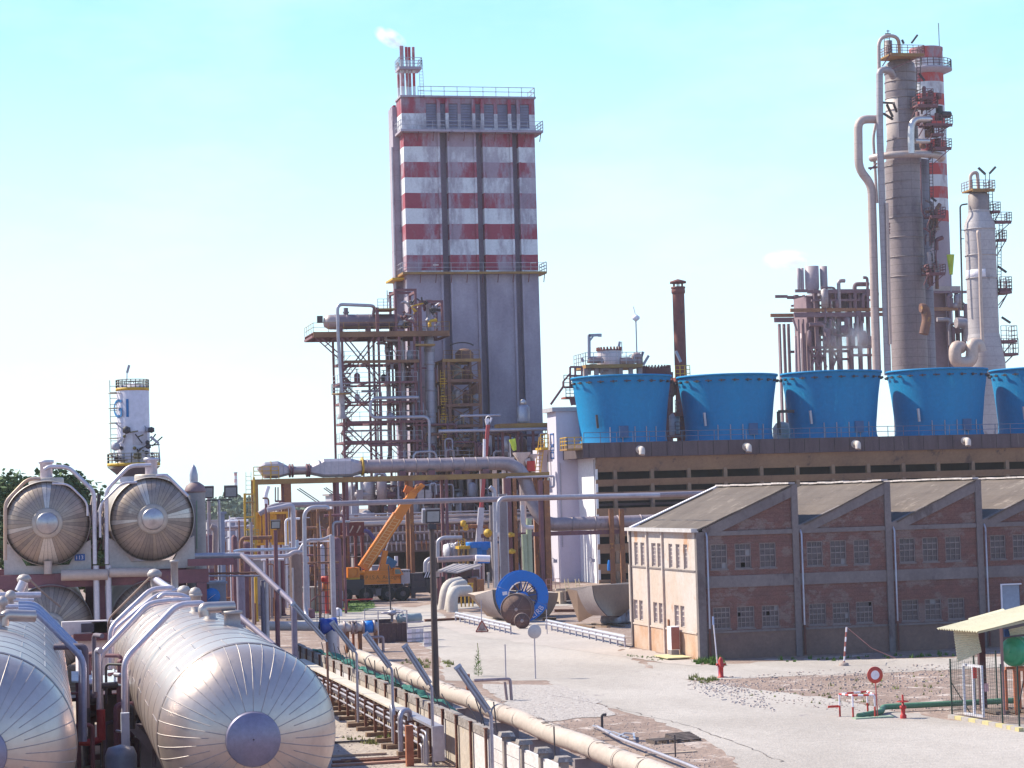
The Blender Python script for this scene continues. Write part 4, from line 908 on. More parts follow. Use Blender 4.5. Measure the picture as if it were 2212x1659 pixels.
# shorter column
YJ=318.
def JX(x,y,f=kc): return X(*f(x,y),YJ)
def JZ(y,x=1260,f=kc): return Z(*f(x,y),YJ)
jp=kpm*YK/YJ; xj=JX(1257,1045); 
t3=thing('distillation_column','shorter pale grey column with tapered neck near the right edge','column',(xj,YJ,0))
jm=M('pale_column_insulation',(.44,.42,.42),(.35,.33,.34),.6,.2,scale=.3,st=(1,1,.5),c3=(.24,.215,.22),s3=.5,t3=.63,grid=[('Z',1.5,.05,.72)])
ra=64/jp; rb=95/jp; zb2=Z(*k4(1750,690),YJ); rc3=(1960-1610)/2/2.37*1.7105/jp
MB().rings([(.2,JZ(1030)),(ra*.7,JZ(1035)),(ra,JZ(1050)),(ra,JZ(1150))],(xj,YJ,0),n=40).build('neck_shell',M('brown_grey_cladding',(.27,.22,.21),(.2,.17,.17),.6,.1,scale=.4),t3)
MB().rings([(ra+.06,JZ(1150)),(ra+.06,JZ(1165)),(rb*.97,JZ(1225)),(rb,JZ(1262))],(xj,YJ,0),n=40).build('cone_shell',jm,t3)
MB().rings([(rb-.05,JZ(1262)),(rb-.05,zb2)],(xj,YJ,0),n=40).build('main_shell',jm,t3)
MB().rings([(rb,zb2),(rc3*.97,zb2-4.2),(rc3,zb2-7),(rc3,0)],(xj,YJ,0),n=40).build('lower_shell',jm,t3)
for v in (1150,1215,1262,1420,1560): MB().rings([(rb if v>1220 else ra,JZ(v)-.1),((rb if v>1220 else ra)+.13,JZ(v)),((rb if v>1220 else ra),JZ(v)+.1)],(xj,YJ,0),n=40).build('band_ring',jm,t3)
MB().rings([(rb-.02,JZ(1510)),(rb+.03,JZ(1511)),(rb+.03,JZ(1560)),(rb-.02,JZ(1561))],(xj,YJ,0),n=24,side=(-1,0,0),a0=-.3,a1=1.4).build('bright_band',white,t3)
def jp_(x,y,dy=0,f=kc): p=P(*f(x,y),YJ+dy); return (p.x,p.y,p.z)
pipe('riser_pipe','narrow beige pipe running down the middle of the shorter column',[jp_(1262,1300,-3),jp_(1254,1268,-4.6),jp_(1266,1400,-4.6),jp_(1272,1700,-4.6),jp_(1282,1950,-4.6)],11/jp,beigepipe,.6)
pipe('hoop_pipe','small beige hoop pipe on top of the shorter column',[jp_(1210,1015,-1),jp_(1208,925,-1),jp_(1250,908,-1),jp_(1258,1015,-1)],11/jp,beigepipe,1.3)
pipe('loop_pipe','curling cream pipe loop at the foot of the shorter column above the fourth cone',[jp_(1600,800,-4,k4),jp_(1545,790,-5,k4),jp_(1545,935,-5,k4),jp_(1690,930,-5,k4),jp_(1690,770,-5,k4),jp_(1745,770,-4.5,k4),jp_(1760,840,-4.5,k4)],.95,beigepipe,3)
kplat(1188,1325,1022,4,True,'top_platform',yellowrust,False,YJ,-2,t3)
for x0,x1,v in ((1325,1372,1150),(1345,1440,1212),(1362,1410,1322),(1372,1440,1622)): kplat(x0,x1,v,2.5,True,'side_platform',steel,True,YJ,-1.2,t3)
for x0,x1,v in ((1900,2035,742),(1880,2045,850),(1890,1990,330)):
    a=k4(x0,v);b=k4(x1,v); q0=P(*a,YJ);q1=P(*b,YJ); m=MB(); m.box(q0.x,YJ-1.5,q1.z-.4,q1.x,YJ+1.5,q1.z); f=m.build('side_platform',steel,t3); m=MB(); rail(m,[(q0.x,YJ-1.5,q1.z),(q1.x,YJ-1.5,q1.z),(q1.x,YJ+1.4,q1.z)],2.2,.9,.08,3); m.bar((q1.x-.3,YJ-1,q1.z),(q0.x,YJ-1,q1.z-2.6),.15); m.build('platform_railing',steel,f)
m=MB()
for a,b in (((1330,965),(1335,1150)),((1395,1215),(1395,1325)),((1385,1330),(1385,1640))): ladder(m,jp_(*a,-1),jp_(*b,-1),.6,.5,.09)
m.build('column_ladder',dark,t3)
for a,b,f in (((1257,885),(1300,925),kc),((1325,920),(1362,880),kc),((1375,1485),(1428,1522),kc),((1940,545),(2012,592),k4)):
    m=MB(); m.bar(jp_(*a,-1,f),jp_(*b,-1,f),.3); 
    if f is kc and a[0]<1340: e=a if a[0]==1325 else b; m.bar(jp_(*e,-1,f),jp_(e[0],1020,-1,f),.09)
    m.build('lamp_tube',dark,t3)
m=MB(); m.tube(rnd([jp_(1190,1106,0),jp_(1146,1112,0),jp_(1150,1320,0),jp_(1160,1750,0)],.5),.14,6); m.bar(jp_(1150,1265),jp_(1170,1265),.12); m.bar(jp_(1150,1318),jp_(1170,1318),.12); m.build('conduit_pipe',dark,t3)
# wind sock
t=thing('windsock','lime windsock on a thin mast between the chimney and the shorter column','windsock',jp_(1092,1600,10)); p0=jp_(1092,1640,10);p1=jp_(1087,1415,10)
MB().tube([p0,p1],.12,6).build('mast',grey,t); MB().rings([(.25,-3.2),(.6,-.2),(.65,0)],p1,(0,0,1),12).build('sock',M('lime_cloth',(.55,.75,.08),None,.8),t)
# ---------------- frame with silo tubes, left of the tall column
YO=345.
def ox(x,y=500): return X(*k4(x,y),YO)
def oz(y,x=500): return Z(*k4(x,y),YO)
t=thing('furnace_frame','hazy purple-brown steel furnace frame with steam drifting through it','steel frame',(ox(500),YO,0))
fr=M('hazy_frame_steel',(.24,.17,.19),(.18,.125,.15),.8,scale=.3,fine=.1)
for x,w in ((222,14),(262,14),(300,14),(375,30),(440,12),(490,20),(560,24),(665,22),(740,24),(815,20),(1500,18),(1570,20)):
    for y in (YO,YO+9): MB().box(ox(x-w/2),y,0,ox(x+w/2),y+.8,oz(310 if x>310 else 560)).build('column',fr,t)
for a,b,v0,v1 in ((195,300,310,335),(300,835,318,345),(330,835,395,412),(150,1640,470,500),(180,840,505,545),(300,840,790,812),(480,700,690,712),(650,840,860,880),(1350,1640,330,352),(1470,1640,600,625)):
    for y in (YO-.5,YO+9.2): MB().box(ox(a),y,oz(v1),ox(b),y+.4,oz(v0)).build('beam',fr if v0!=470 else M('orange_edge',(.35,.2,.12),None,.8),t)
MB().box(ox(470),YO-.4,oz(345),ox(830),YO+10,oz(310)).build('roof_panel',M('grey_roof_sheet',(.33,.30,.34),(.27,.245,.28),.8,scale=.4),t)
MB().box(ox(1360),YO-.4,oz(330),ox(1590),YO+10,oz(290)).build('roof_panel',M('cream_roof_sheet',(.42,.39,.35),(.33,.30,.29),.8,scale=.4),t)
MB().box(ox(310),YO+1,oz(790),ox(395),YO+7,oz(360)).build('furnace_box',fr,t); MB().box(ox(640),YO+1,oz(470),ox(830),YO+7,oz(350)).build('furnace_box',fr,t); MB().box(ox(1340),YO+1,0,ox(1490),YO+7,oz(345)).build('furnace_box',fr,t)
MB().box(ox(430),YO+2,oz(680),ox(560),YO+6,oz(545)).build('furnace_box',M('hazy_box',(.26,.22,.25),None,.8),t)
for a,b,c,d in ((310,810,375,970),(375,810,310,970),(378,810,440,970),(440,810,378,970),(490,810,560,970),(560,810,490,970),(495,550,560,690),(170,560,200,660)): MB().bar((ox(a),YO-.3,oz(b)),(ox(c),YO-.3,oz(d)),.28).build('brace',fr,t)
for x,r,z0,z1 in ((228,14,120,310),(258,14,118,310),(340,57,104,310),(440,30,104,310),(205,9,690,1010),(225,9,690,1010),(275,26,670,1010)):
    m=MB(); R_=r*(ox(101)-ox(100)); xc=X(*k4(x,z1),YO+2); m.rings([(R_*.9,oz(z1)),(R_,oz(z1)+.5),(R_,oz(z0)),(R_*.85,oz(z0)),(R_*.85,oz(z0)-1)],(xc,YO+2,0),n=28); m.build('silo_tube',M('silo_tube_grey',(.40,.35,.37),(.31,.27,.31),.6,.1,scale=.3),t)
for i in range(46):
    x=rr.choice((rr.uniform(300,830),rr.uniform(1480,1630) if rr.random()<.5 else rr.uniform(430,830))); v=rr.choice((470,480,690,700,790,800,600)); h=rr.uniform(1,5); p=Vector((ox(x,v),YO-rr.uniform(0,1),oz(v))); r=rr.uniform(.2,.7)
    m=MB()
    if rr.random()<.5: m.rings([(.05,0),(r,.1),(r,h*.6),(.1,h*.65)],p,n=10)
    else: m.tube(rnd([p,p+Vector((0,0,h)),p+Vector((rr.uniform(-3,3),0,h))],.6,4),r*.6,8)
    m.build('furnace_pipe',fr if rr.random()<.7 else greyp,t)
pipe('elbow_pipe','grey pipe elbow stepping down between the chimney and the shorter column',[(ox(1490,600),YO-3,oz(615)),(ox(1590,600),YO-3,oz(620)),(ox(1600,740),YO-3,oz(770))],.9,greyp,2)
pipe('elbow_pipe','dark hook-shaped pipe against the foot of the tallest column',[kp(905,1740,-3),kp(930,1740,-3),kp(945,1800,-3),kp(925,1900,-3)],.75,brn,2)
# ================================================================ rust flue + equipment behind the first cone
def c5(x,y): return ((1850+x/2.2116)/1.649,(950+y/2.2116)/1.649)
YH=272.
def hp(x,y,Y=YH): return P(*c5(x,y),Y)
p=hp(1274,165); q=hp(1288,1330); t=thing('flue','rust-red flue stack with a flat rain cap between the first two blue cones','flue',(q.x,YH,0))
r=47/(2.2116*1.649)/(FPX/((p-CAMP).dot(Fw)))
rustm=M('flue_rust',(.21,.07,.06),(.15,.055,.055),.75,scale=.35,st=(1,1,.4),c3=(.08,.04,.05),s3=.4,t3=.62)
MB().rings([(r*1.02,0),(r,p.z)],(q.x,YH,0),n=32).build('shaft',rustm,t); MB().rings([(r,p.z-.8),(r+.12,p.z-.7),(r+.12,p.z-.3),(r+.05,p.z-.2),(r+.16,p.z-.1),(r+.16,p.z+.1),(r-.1,p.z+.1)],(q.x,YH,0),n=32).build('collar',rustm,t)
zc_=hp(1272,125).z; MB().rings([(.05,zc_+.45),(r*1.35,zc_+.15),(r*1.38,zc_-.1),(.05,zc_-.1)],(q.x,YH,0),n=32).build('rain_cap',rustm,t)
m=MB()
for k in range(6): a=k*1.047+.4; m.bar((q.x+r*.8*math.cos(a),YH+r*.8*math.sin(a),p.z),(q.x+r*.8*math.cos(a),YH+r*.8*math.sin(a),zc_-.1),.12)
m.build('cap_strut',rustm,t)
# white reactor head with platform
t=thing('reactor_platform','white bolted reactor head on a yellow-edged platform behind the first blue cone','reactor',(hp(700,800).x,YH,0))
hm=(FPX/((hp(700,700)-CAMP).dot(Fw)))*2.2116*1.649
a=hp(708,660,YH+2);z0=hp(708,835).z; R_=97/hm
MB().rings([(R_*.7,z0-4),(R_*.8,z0),(R_*1.05,hp(700,750).z-.4),(R_,hp(700,745).z),(R_,a.z-.1),(R_*.97,a.z+.1),(.05,a.z+.15)],(a.x,YH+2,0),n=36).build('reactor_head',M('dirty_white_paint',(.55,.53,.55),(.46,.44,.46),.6,scale=.5),t)
for k in range(22): aa=k*2*math.pi/22; MB().rings([(.13,0),(.13,.35),(.01,.36)],(a.x+R_*math.cos(aa),YH+2+R_*math.sin(aa),a.z+.05),n=6).build('flange_bolt',rustm,t)
MB().rings([(R_+.0,a.z-.05),(R_+.15,a.z-.03),(R_+.15,a.z+.03),(R_,a.z+.05)],(a.x,YH+2,0),n=36).build('flange',rustm,t)
p0=hp(508,775);p1=hp(955,770); MB().box(p0.x,YH-1,p0.z-.45,p1.x,YH+5,p0.z).build('platform_deck',yellowrust,t)
m=MB(); rail(m,[(p0.x,YH+4.9,p0.z),(p0.x,YH-.9,p0.z),(p1.x,YH-.9,p0.z),(p1.x,YH+4.9,p0.z)],1.5,1.1,.07,3); m.build('platform_railing',galv,t)
for x in (515,600,790,870,940): b=hp(x,800); MB().box(b.x-.25,YH-.6,hp(700,1000).z-6,b.x+.25,YH-.1,p0.z-.453).build('leg',M('pinkish_steel',(.35,.26,.25),None,.7),t)
m=MB(); m.bar(hp(550,740),hp(548,540),.35); m.bar(hp(545,541),hp(635,538),.35); m.bar(hp(550,590),hp(580,550),.2); m.bar(hp(634,528),hp(634,552),.4); m.build('davit',grey,t)
for pts,r in (([(560,760),(562,735),(640,735),(640,760)],.45),([(800,745),(870,740),(872,770)],.5),([(905,760),(905,700),(945,700),(945,840)],.4),([(640,840),(640,800),(700,800)],.4),([(540,850),(545,790),(610,790)],.4)):
    m=MB(); m.tube(rnd([hp(*q_) for q_ in pts],.8),r,10); m.build('branch_pipe',M('pinkish_steel',(.35,.26,.25),None,.7),t)
for a_,b_ in (((975,670),(952,735)),((1018,700),(975,775)),((490,720),(505,750)),((790,590),(782,628))): MB().bar(hp(*a_),hp(*b_),.3).build('lamp_tube',grey,t)
MB().bar(hp(806,590),hp(810,690),.08).build('lamp_post',grey,t)
t=thing('lamp_mast','very thin lamp mast with a round white head above the first blue cone','lamp mast',(hp(925,700).x,YH+1,0)); a=hp(918,400,YH+1)
MB().tube([(hp(926,700,YH+1).x,YH+1,0),(hp(926,700,YH+1).x,YH+1,a.z)],.09,6).build('mast',grey,t); m=MB(); m.rings([(.1,-.5),(.5,-.2),(.5,.1),(.05,.4)],a,n=12); m.bar(a,a+Vector((-.3,0,1.4)),.1); m.build('lamp_head',white,t)
# red bolted flange drum
a=hp(1080,822,YH+4); t=thing('flanged_drum','dark red bolted drum rim just above the right rim of the first blue cone','drum',(a.x,YH+4,0)); R_=118/hm
MB().rings([(R_,0),(R_,a.z+.3),(.05,a.z+.35)],(a.x,YH+4,0),n=32).build('drum_shell',rustm,t)
for k in range(26): aa=k*2*math.pi/26; MB().rings([(.11,0),(.11,.4),(.01,.41)],(a.x+R_*.93*math.cos(aa),YH+4+R_*.93*math.sin(aa),a.z+.3),n=6).build('flange_bolt',rustm,t)
# stair frame left of the first cone and the gap between cones 1 and 2
t=thing('access_frame','spidery steel stair frame leaning left of the first blue cone','stair frame',(hp(400,900).x,YH-4,0)); YY=YH-4
def hq(x,y): return P(*c5(x,y),YY)
m=MB(); m.bar(hq(247,1085),hq(345,945),.25); m.bar(hq(345,945),hq(345,905),.2); m.bar(hq(345,905),hq(405,835),.2); m.build('raking_strut',steel,t)
for x in (400,440,492): MB().bar(hq(x,1090 if x>400 else 950),hq(x,790),.22).build('post',steel,t)
m=MB()
for v in (790,860,880,950): m.bar(hq(352 if v>900 else 400,v),hq(492,v),.25)
m.bar(hq(410,1030),hq(425,1090),.5)
m.build('cross_rail',steel,t)
MB().box(hq(360,1040).x,YY-.5,hq(360,1040).z,hq(425,1040).x,YY+2,hq(360,1025).z).build('landing',M('red_landing',(.3,.08,.06),None,.7),t); m=MB(); rail(m,[(hq(360,1030).x,YY-.5,hq(360,1028).z),(hq(425,1030).x,YY-.5,hq(360,1028).z)],1.3,.7,.08,3); rail(m,[(hq(345,945).x,YY-.5,hq(345,945).z),(hq(440,945).x,YY-.5,hq(345,945).z)],1.4,.7,.08,3); m.build('landing_railing',steel,t)
t=thing('valve_tower','narrow stack of platforms and vessels in the gap between the first and second blue cones','platforms',(hp(1225,1100).x,YH,0))
for v in (890,1160,1330): a=hp(1175,v);b=hp(1290,v); MB().box(a.x,YH-3,a.z-.4,b.x,YH-1,a.z+.1).build('landing',M('rust_red_deck',(.28,.08,.06),None,.7),t); m=MB(); rail(m,[(a.x,YH-3,a.z+.1),(b.x,YH-3,a.z+.1)],1.5,.6,.08,3); m.build('landing_railing',steel if v!=890 else yellow,t)
for x in (1200,1245,1282): MB().bar(hp(x,1340),hp(x,830),.3).build('post',steel if x!=1282 else orange_rust,t)
a=hp(1190,1330); MB().rings([(.7,0),(.7,hp(1190,1180).z-a.z),(.3,hp(1190,1160).z-a.z)],(a.x,YH-2,a.z),n=16).build('vessel',greyp,t)
for pts,r in (([(1215,1000),(1212,950),(1205,900)],.35),([(1195,1020),(1225,985),(1240,1000)],.3)): m=MB(); m.tube(rnd([hp(*q_) for q_ in pts],.5),r,8); m.build('pipe_elbow',brn,t)
m=MB(); m.bar(hp(1232,665,YH-5),hp(1272,750,YH-5),.3); m.build('lamp_tube',grey,t)
for x0,x1,sy in ((2075,2125,1),):
    pass
# small leftovers seen between the cones
t=thing('vessel_top','small cream vessel head glimpsed between the second and third blue cones','vessel',(0,0,0)); a=hp(2070,1270,268); t.location=(a.x,268,0)
MB().rings([(1.2,0),(1.2,a.z),(.8,a.z+.6),(.1,a.z+.8)],(a.x,268,0),n=20).build('vessel_shell',beigepipe,t); m=MB(); q=P(*k4(120,1340),256); m.bar((q.x-1,256,q.z),(q.x+1,256,q.z),.35); m.bar((q.x-1,256,Z(*k4(95,1540),256)),(q.x-1,256,q.z),.35); m.build('pipe_portal',dark,t)
# ================================================================ MIDDLE GROUND
def c6(x,y): return ((950+x/3.6867)/1.649,(1650+y/3.6867)/1.649)
def c7(x,y): return ((1450+x/3.6867)/1.649,(1800+y/3.6867)/1.649)
def c3(x,y): return ((900+x/2.011)/1.649,(1600+y/2.011)/1.649)
def c8(x,y): return ((700+x/3.3183)/1.649,(1700+y/3.3183)/1.649)
def c9(x,y): return ((1100+x/4.424)/1.649,(2150+y/4.424)/1.649)
def c10(x,y): return ((1850+x/4.148)/1.649,(1850+y/4.148)/1.649)
def v4(x,y): return ((1000+x/2.011)/1.649,(2050+y/2.011)/1.649)
def Q(f,x,y,Y,dy=0.): p=P(*f(x,y),Y); return Vector((p.x,p.y+dy,p.z))
YG=236.
ductm=M('duct_cladding',(.35,.29,.29),(.27,.225,.24),.5,.3,scale=.4,c3=(.20,.16,.16),s3=.7,t3=.65,grid=[('X',2.9,.012,.7)])
sheetg=M('pale_sheet_metal',(.42,.40,.44),(.35,.33,.37),.5,.25,scale=.3,c3=(.30,.27,.27),s3=.7,t3=.67)
gt=thing('duct_gantry','long yellow-edged steel gantry carrying the big grey duct across the yard','gantry',(Q(c6,0,260,YG).x,YG,0))
xa_=X(546,1042,YG);xb_=X(1183,1040,YG);zg=Z(700,1032,YG)
for y in (YG-.9,YG+1.6):
    MB().box(xa_,y,zg-.55,xb_,y+.3,zg).build('gantry_beam',yellowrust,gt)
m=MB(); 
for k in range(30): x=xa_+.5+(xb_-xa_-1)*k/29; m.box(x-.08,YG-.595,zg-.45,x+.08,YG+1.595,zg-.2)
m.build('cross_member',steel,gt)
MB().box(xa_,YG-.55,zg-.1,X(800,1040,YG),YG+1.58,zg-.02).build('deck_plate',yellowrust,gt)
for x_,w,mt in ((552,.45,yellowrust),(620,.75,orange_rust),(728,.28,steel),(748,.28,steel),(886,.4,orange_rust),(962,.3,steel),(1102,.45,orange_rust),(1165,.45,orange_rust),(1178,.3,orange_rust)):
    for y in (YG-.75,YG+1.7): MB().box(X(x_,1100,YG)-w/2,y-.2,0,X(x_,1100,YG)+w/2,y+.2,zg-.553).build('gantry_post',mt,gt)
m=MB()
for a,b,c,d in ((390,340,650,515),(420,330,680,505),(740,330,1000,510),(765,320,1020,495)): m.bar(Q(c6,a,b,YG,-.6),Q(c6,c,d,YG,-.6),.1)
for a in (105,140,205,238): m.bar(Q(c6,a,315,YG,-.6),Q(c6,a,500,YG,-.6),.12)
m.bar(Q(c6,100,500,YG,-.6),Q(c6,242,498,YG,-.6),.2)
m.build('hanging_brace',steel,gt)
m=MB(); rail(m,[(X(546,1020,YG),YG-.9,zg),(X(600,1020,YG),YG-.9,zg)],1.3,1,.08,3); m.build('gantry_railing',yellow,gt)
for x_ in (1040,1420,1770,2130): p=P((1150+x_/3.6867)/1.649,(1350+1290/3.6867)/1.649,YG); MB().box(p.x-.35,YG-.6,zg,p.x+.35,YG+1,zg+.5).build('duct_saddle',steel,gt)
rd=.74; zd=zg+.35+rd
dt=thing('process_duct','big grey duct with a funnel mouth and box silencer lying along the gantry','duct',(X(782,1026,YG),YG+.4,zg))
yD=YG+.4
pts=[(X(782,1026,YG),yD,zd),(X(1118,1018,YG)+.4,yD,zd),(X(1148,1090,YG),yD-1,Z(1148,1090,YG)),(X(1160,1131,YG)+.5,yD-2,Z(1180,1133,YG)),(X(1560,1125,YG),yD-2,Z(1300,1129,YG))]
q=[Vector(p) for p in pts]; path=[q[0]]+rnd(q,3.0,9)[1:]
m=MB(); m.tube(path,rd,24,False); m.build('duct_run',ductm,dt)
for i in range(14,len(path)-1,2) if False else range(6,len(path)-3,3):
    pass
for k in range(11):
    x=q[0].x+(q[1].x-3-q[0].x)*(k+.5)/11; MB().rings([(rd+.01,-.05),(rd+.05,-.04),(rd+.05,.04),(rd+.01,.05)],(x,yD,zd),(1,0,0),24).build('duct_band',ductm,dt)
for k in range(7):
    x=q[3].x+3+(q[4].x-q[3].x)*k/8; z=q[3].z+(q[4].z-q[3].z)*(x-q[3].x)/(q[4].x-q[3].x); MB().rings([(rd+.01,-.08),(rd+.06,-.06),(rd+.06,.06),(rd+.01,.08)],(x,yD-2,z),(1,0,0),24).build('duct_band',ductm,dt)
def loft(m,secs,cap=True):
    """secs: list of closed rings with the same point count"""
    n=len(secs[0]); b=len(m.v)
    for s in secs: m.v+=[Vector(p) for p in s]
    for i in range(len(secs)-1):
        for j in range(n):
            k=(j+1)%n; m.f.append((b+i*n+j,b+i*n+k,b+(i+1)*n+k,b+(i+1)*n+j)); m.sm.append(False)
    if cap:
        m.f.append(tuple(range(b,b+n))[::-1]); m.sm.append(False); m.f.append(tuple(range(b+(len(secs)-1)*n,b+len(secs)*n))); m.sm.append(False)
    return m
def octo(x,cy,cz,hy,hz,ch=.3): 
    return [(x,cy-hy,cz-hz+ch*hz),(x,cy-hy,cz+hz-ch*hz),(x,cy-hy+ch*hy,cz+hz),(x,cy+hy-ch*hy,cz+hz),(x,cy+hy,cz+hz-ch*hz),(x,cy+hy,cz-hz+ch*hz),(x,cy+hy-ch*hy,cz-hz),(x,cy-hy+ch*hy,cz-hz)]
gx_=lambda u: X(u,1025,YG)
zbx=zg+.04+.98
m=MB(); loft(m,[octo(gx_(669),yD,zd-.25,.45,.45,.6),octo(gx_(700),yD,zbx,.95,.98,.3),octo(gx_(757),yD,zbx,.95,.98,.3),octo(gx_(781),yD,zd-.1,.72,.72,.6)]); m.build('silencer_box',sheetg,dt)
for u in (690,700,714,730,745,757,766): x=gx_(u); s=.96 if 698<u<760 else .84; loft(MB(),[octo(x-.03,yD,zbx,s,s*1.03),octo(x+.03,yD,zbx,s,s*1.03)]).build('silencer_rib',grey,dt)
MB().rings([(.46,gx_(628)),(.46,gx_(669))],(0,yD,zd-.25),(1,0,0),24).build('neck_duct',ductm,dt)
for u in (627,633,664,669): MB().rings([(.4,-.07),(.72,-.07),(.72,.07),(.4,.07)],(gx_(u),yD,zd-.25),(1,0,0),24).build('neck_flange',steel,dt)
m=MB(); loft(m,[octo(gx_(558),yD,zd+.1,.9,.08,.3)[:],octo(gx_(572),yD,zd-.15,.95,.85,.3),octo(gx_(600),yD,zd-.1,.95,.9,.3),octo(gx_(626),yD,zd-.25,.45,.45,.6)]); m.build('intake_funnel',sheetg,dt)
for u in (585,598,612): x=gx_(u); s=.96 if u<605 else .78; loft(MB(),[octo(x-.03,yD,zd-.12,s,s*.95),octo(x+.03,yD,zd-.12,s,s*.95)]).build('funnel_rib',yellow if u==585 else grey,dt)
MB().rings([(rd+.02,-.1),(rd+.25,-.1),(rd+.25,.1),(rd+.02,.1)],(gx_(784),yD,zd),(1,0,0),24).build('end_flange',yellow,dt)
# supports for the low run
MB().box(X(1030,1150,YG),YG-2.4,Z(1180,1152,YG)-.25,X(1360,1150,YG),YG-2.1,Z(1180,1148,YG)).build('low_beam',steel,gt)
for u in (1168,1308,1330): MB().box(X(u,1150,YG)-.25,YG-2.7,0,X(u,1150,YG)+.25,YG-2.41,Z(u,1100 if u>1300 else 1040,YG)).build('gantry_post',orange_rust,gt)
# railing bracket at right end of gantry
m=MB(); m.tube(rnd([Q(c3,1800,320,YG,-1.2),Q(c3,1800,205,YG,-1.2),Q(c3,2140,195,YG,-1.2),Q(c3,2140,270,YG,-1.2),Q(c3,2090,275,YG,-1.2)],.2),.12,8); m.build('pale_handrail',sheetg,gt)
# ---- long pipe crossing in front
YP=200.
def pv(u,v,Y=YP,dy=0): p=P(u,v,Y); return Vector((p.x,p.y+dy,p.z))
lp=M('long_pipe_cladding',(.30,.265,.29),(.235,.21,.235),.5,.3,scale=.4)
z0=pv(760,1087).z; 
pipe('cross_pipe','long grey pipe running across the whole yard just under the gantry',[pv(560,1110),(X(590,1093,YP),YP,z0),(X(1580,1070,YP),YP,z0)],.25,lp,1,n=14)
pipe('cross_pipe','second thinner silver pipe joining the long grey pipe above the cable reel',[pv(1072,1150,YP,-.8),pv(1072,1075,YP,-.8) ,pv(1420,1070,YP,-.8)],.18,galv,.8)
pipe('hoop_pipe','tall grey hoop pipe left of the crane running down to the fence',[pv(709,1100,180),pv(707,1095,180),pv(657,1096,180),pv(660,1330,180),pv(688,1362,172)],.17,galv,1.0)
pipe('elbow_pipe','fat silver elbow pipe coming down beside the orange tube bank',[pv(577,1102,190),pv(633,1090,190),pv(634,1190,190)],.22,sheetg,.5)
pipe('elbow_pipe','white offset pipe hanging under the left end of the gantry',[pv(580,1050,215),pv(572,1075,215),pv(578,1100,215)],.2,white,.6)
pipe('hoop_pipe','brown-grey hoop pipe rising behind the cable reel beside the white stair tower',[pv(1072,1270,215),pv(1068,1060,215),pv(1058,1052,215)],.22,galv,.9)
pipe('upright_pipe','left-hand pale green upright pipe behind the blue reel',[Q(c7,1535,380,222),Q(c7,1560,930,222)],.32,M('pale_green_paint',(.36,.42,.27),(.28,.33,.22),.6,scale=1),.2)
pipe('upright_pipe','right-hand pale green upright pipe behind the blue reel',[Q(c7,1600,170,222),Q(c7,1600,380,222),Q(c7,1618,930,222)],.3,M('pale_green_paint',(.3,.3,.2)),.2)
pipe('hook_pipe','white curved hook of pipe right of the pale green uprights',[Q(c7,1510,0,220),Q(c7,1525,290,220),Q(c7,1660,290,220)],.22,M('grey_white_pipe',(.5,.48,.5)),1)
for (a,b,w,mt,l) in ((1352,930,.8,steel,'rust-brown square post behind the blue reel, thicker of two'),(1418,930,.55,orange_rust,'orange-brown square post just right of the thicker rust post'),(1775,1010,.42,steel,'rust-brown post left of the white stair tower foot'),(1850,1080,.62,orange_rust,'stout orange-brown post against the white stair tower')):
    p=Q(c7,a,600,224 if a<1700 else 230); m=MB(); m.box(-w/2,-.25,0,w/2,-.18,p.z+7.5);m.box(-w/2,.18,0,w/2,.25,p.z+7.5);m.box(-.06,-.18,0,.06,.18,p.z+7.5); o=m.build('steel_post',mt); o.location=(p.x,p.y,0); tag(o,l,'post')
t=thing('cable_ladder','tall grey cable ladder packed with thin cables behind the blue reel','cable ladder',(Q(c7,1270,500,221).x,221,0))
xl=Q(c7,1218,500,221).x;xr=Q(c7,1325,500,221).x;zt9=Q(c7,1270,-150,221).z
for i in range(8): x=xl+(xr-xl)*i/7; MB().box(x-.04,220.9,0,x+.04,221.1,zt9).build('cable_run',galv if i in(0,7) else lp,t)
for i in range(18): z=.6+(zt9-.8)*i/17; MB().box(xl,221.12,z,xr,221.2,z+.1).build('ladder_rung',dark if i%5==0 else galv,t)
# ---- background low basin, walls and pipes behind the crane
YB2=275.
basin=thing('basin_wall','long low concrete basin wall with a dark open bay behind the orange crane','wall',(X(900,1200,YB2),YB2,0))
bz=M('basin_concrete',(.25,.22,.22),(.19,.165,.17),.9,scale=.4,c3=(.13,.11,.11),s3=.8,t3=.62)
def bx6(f,x0,y0,x1,y1,Y,d,mat,par,name,ys=0):
    a=P(*f(x0,y0),Y);b=P(*f(x1,y1),Y); return MB().box(a.x,Y,b.z,b.x,Y+d,a.z).build(name,mat,par)
bx6(c6,1060,1000,2215,1105,YB2,3,bz,basin,'wall_beam'); bx6(c7,0,440,760,560,YB2,3,bz,basin,'wall_beam')
a=P(*c6(1060,1110),YB2); b=P(*c7(1900,560),YB2); MB().box(a.x,YB2+2.5,0,b.x,YB2+3,a.z).build('shadow_wall',M('bay_shade',(.09,.075,.085),(.06,.05,.06),.9),basin)  # open shade under the beam, put into the wall's dark colour
MB().box(a.x,YB2+.1,a.z+.0,b.x,YB2+.4,a.z+.02).build('lip',bz,basin)
for k in range(8): x=a.x+1+(b.x-a.x-2)*k/7; MB().box(x-.25,YB2+.3,0,x+.25,YB2+2.4,a.z-.01).build('bay_pier',bz,basin)
p0=P(*c3(1030,880),250);p1=P(*c3(1330,950),250); w_=thing('low_wall','low pale concrete wall right of the crane cab in sunlight','wall',((p0.x+p1.x)/2,250,0)); MB().box(P(885,1255,250).x,250,0,P(960,1255,250).x,250.5,P(920,1236,250).z).build('wall_panel',M('pale_wall',(.5,.45,.40),None,.9),w_)
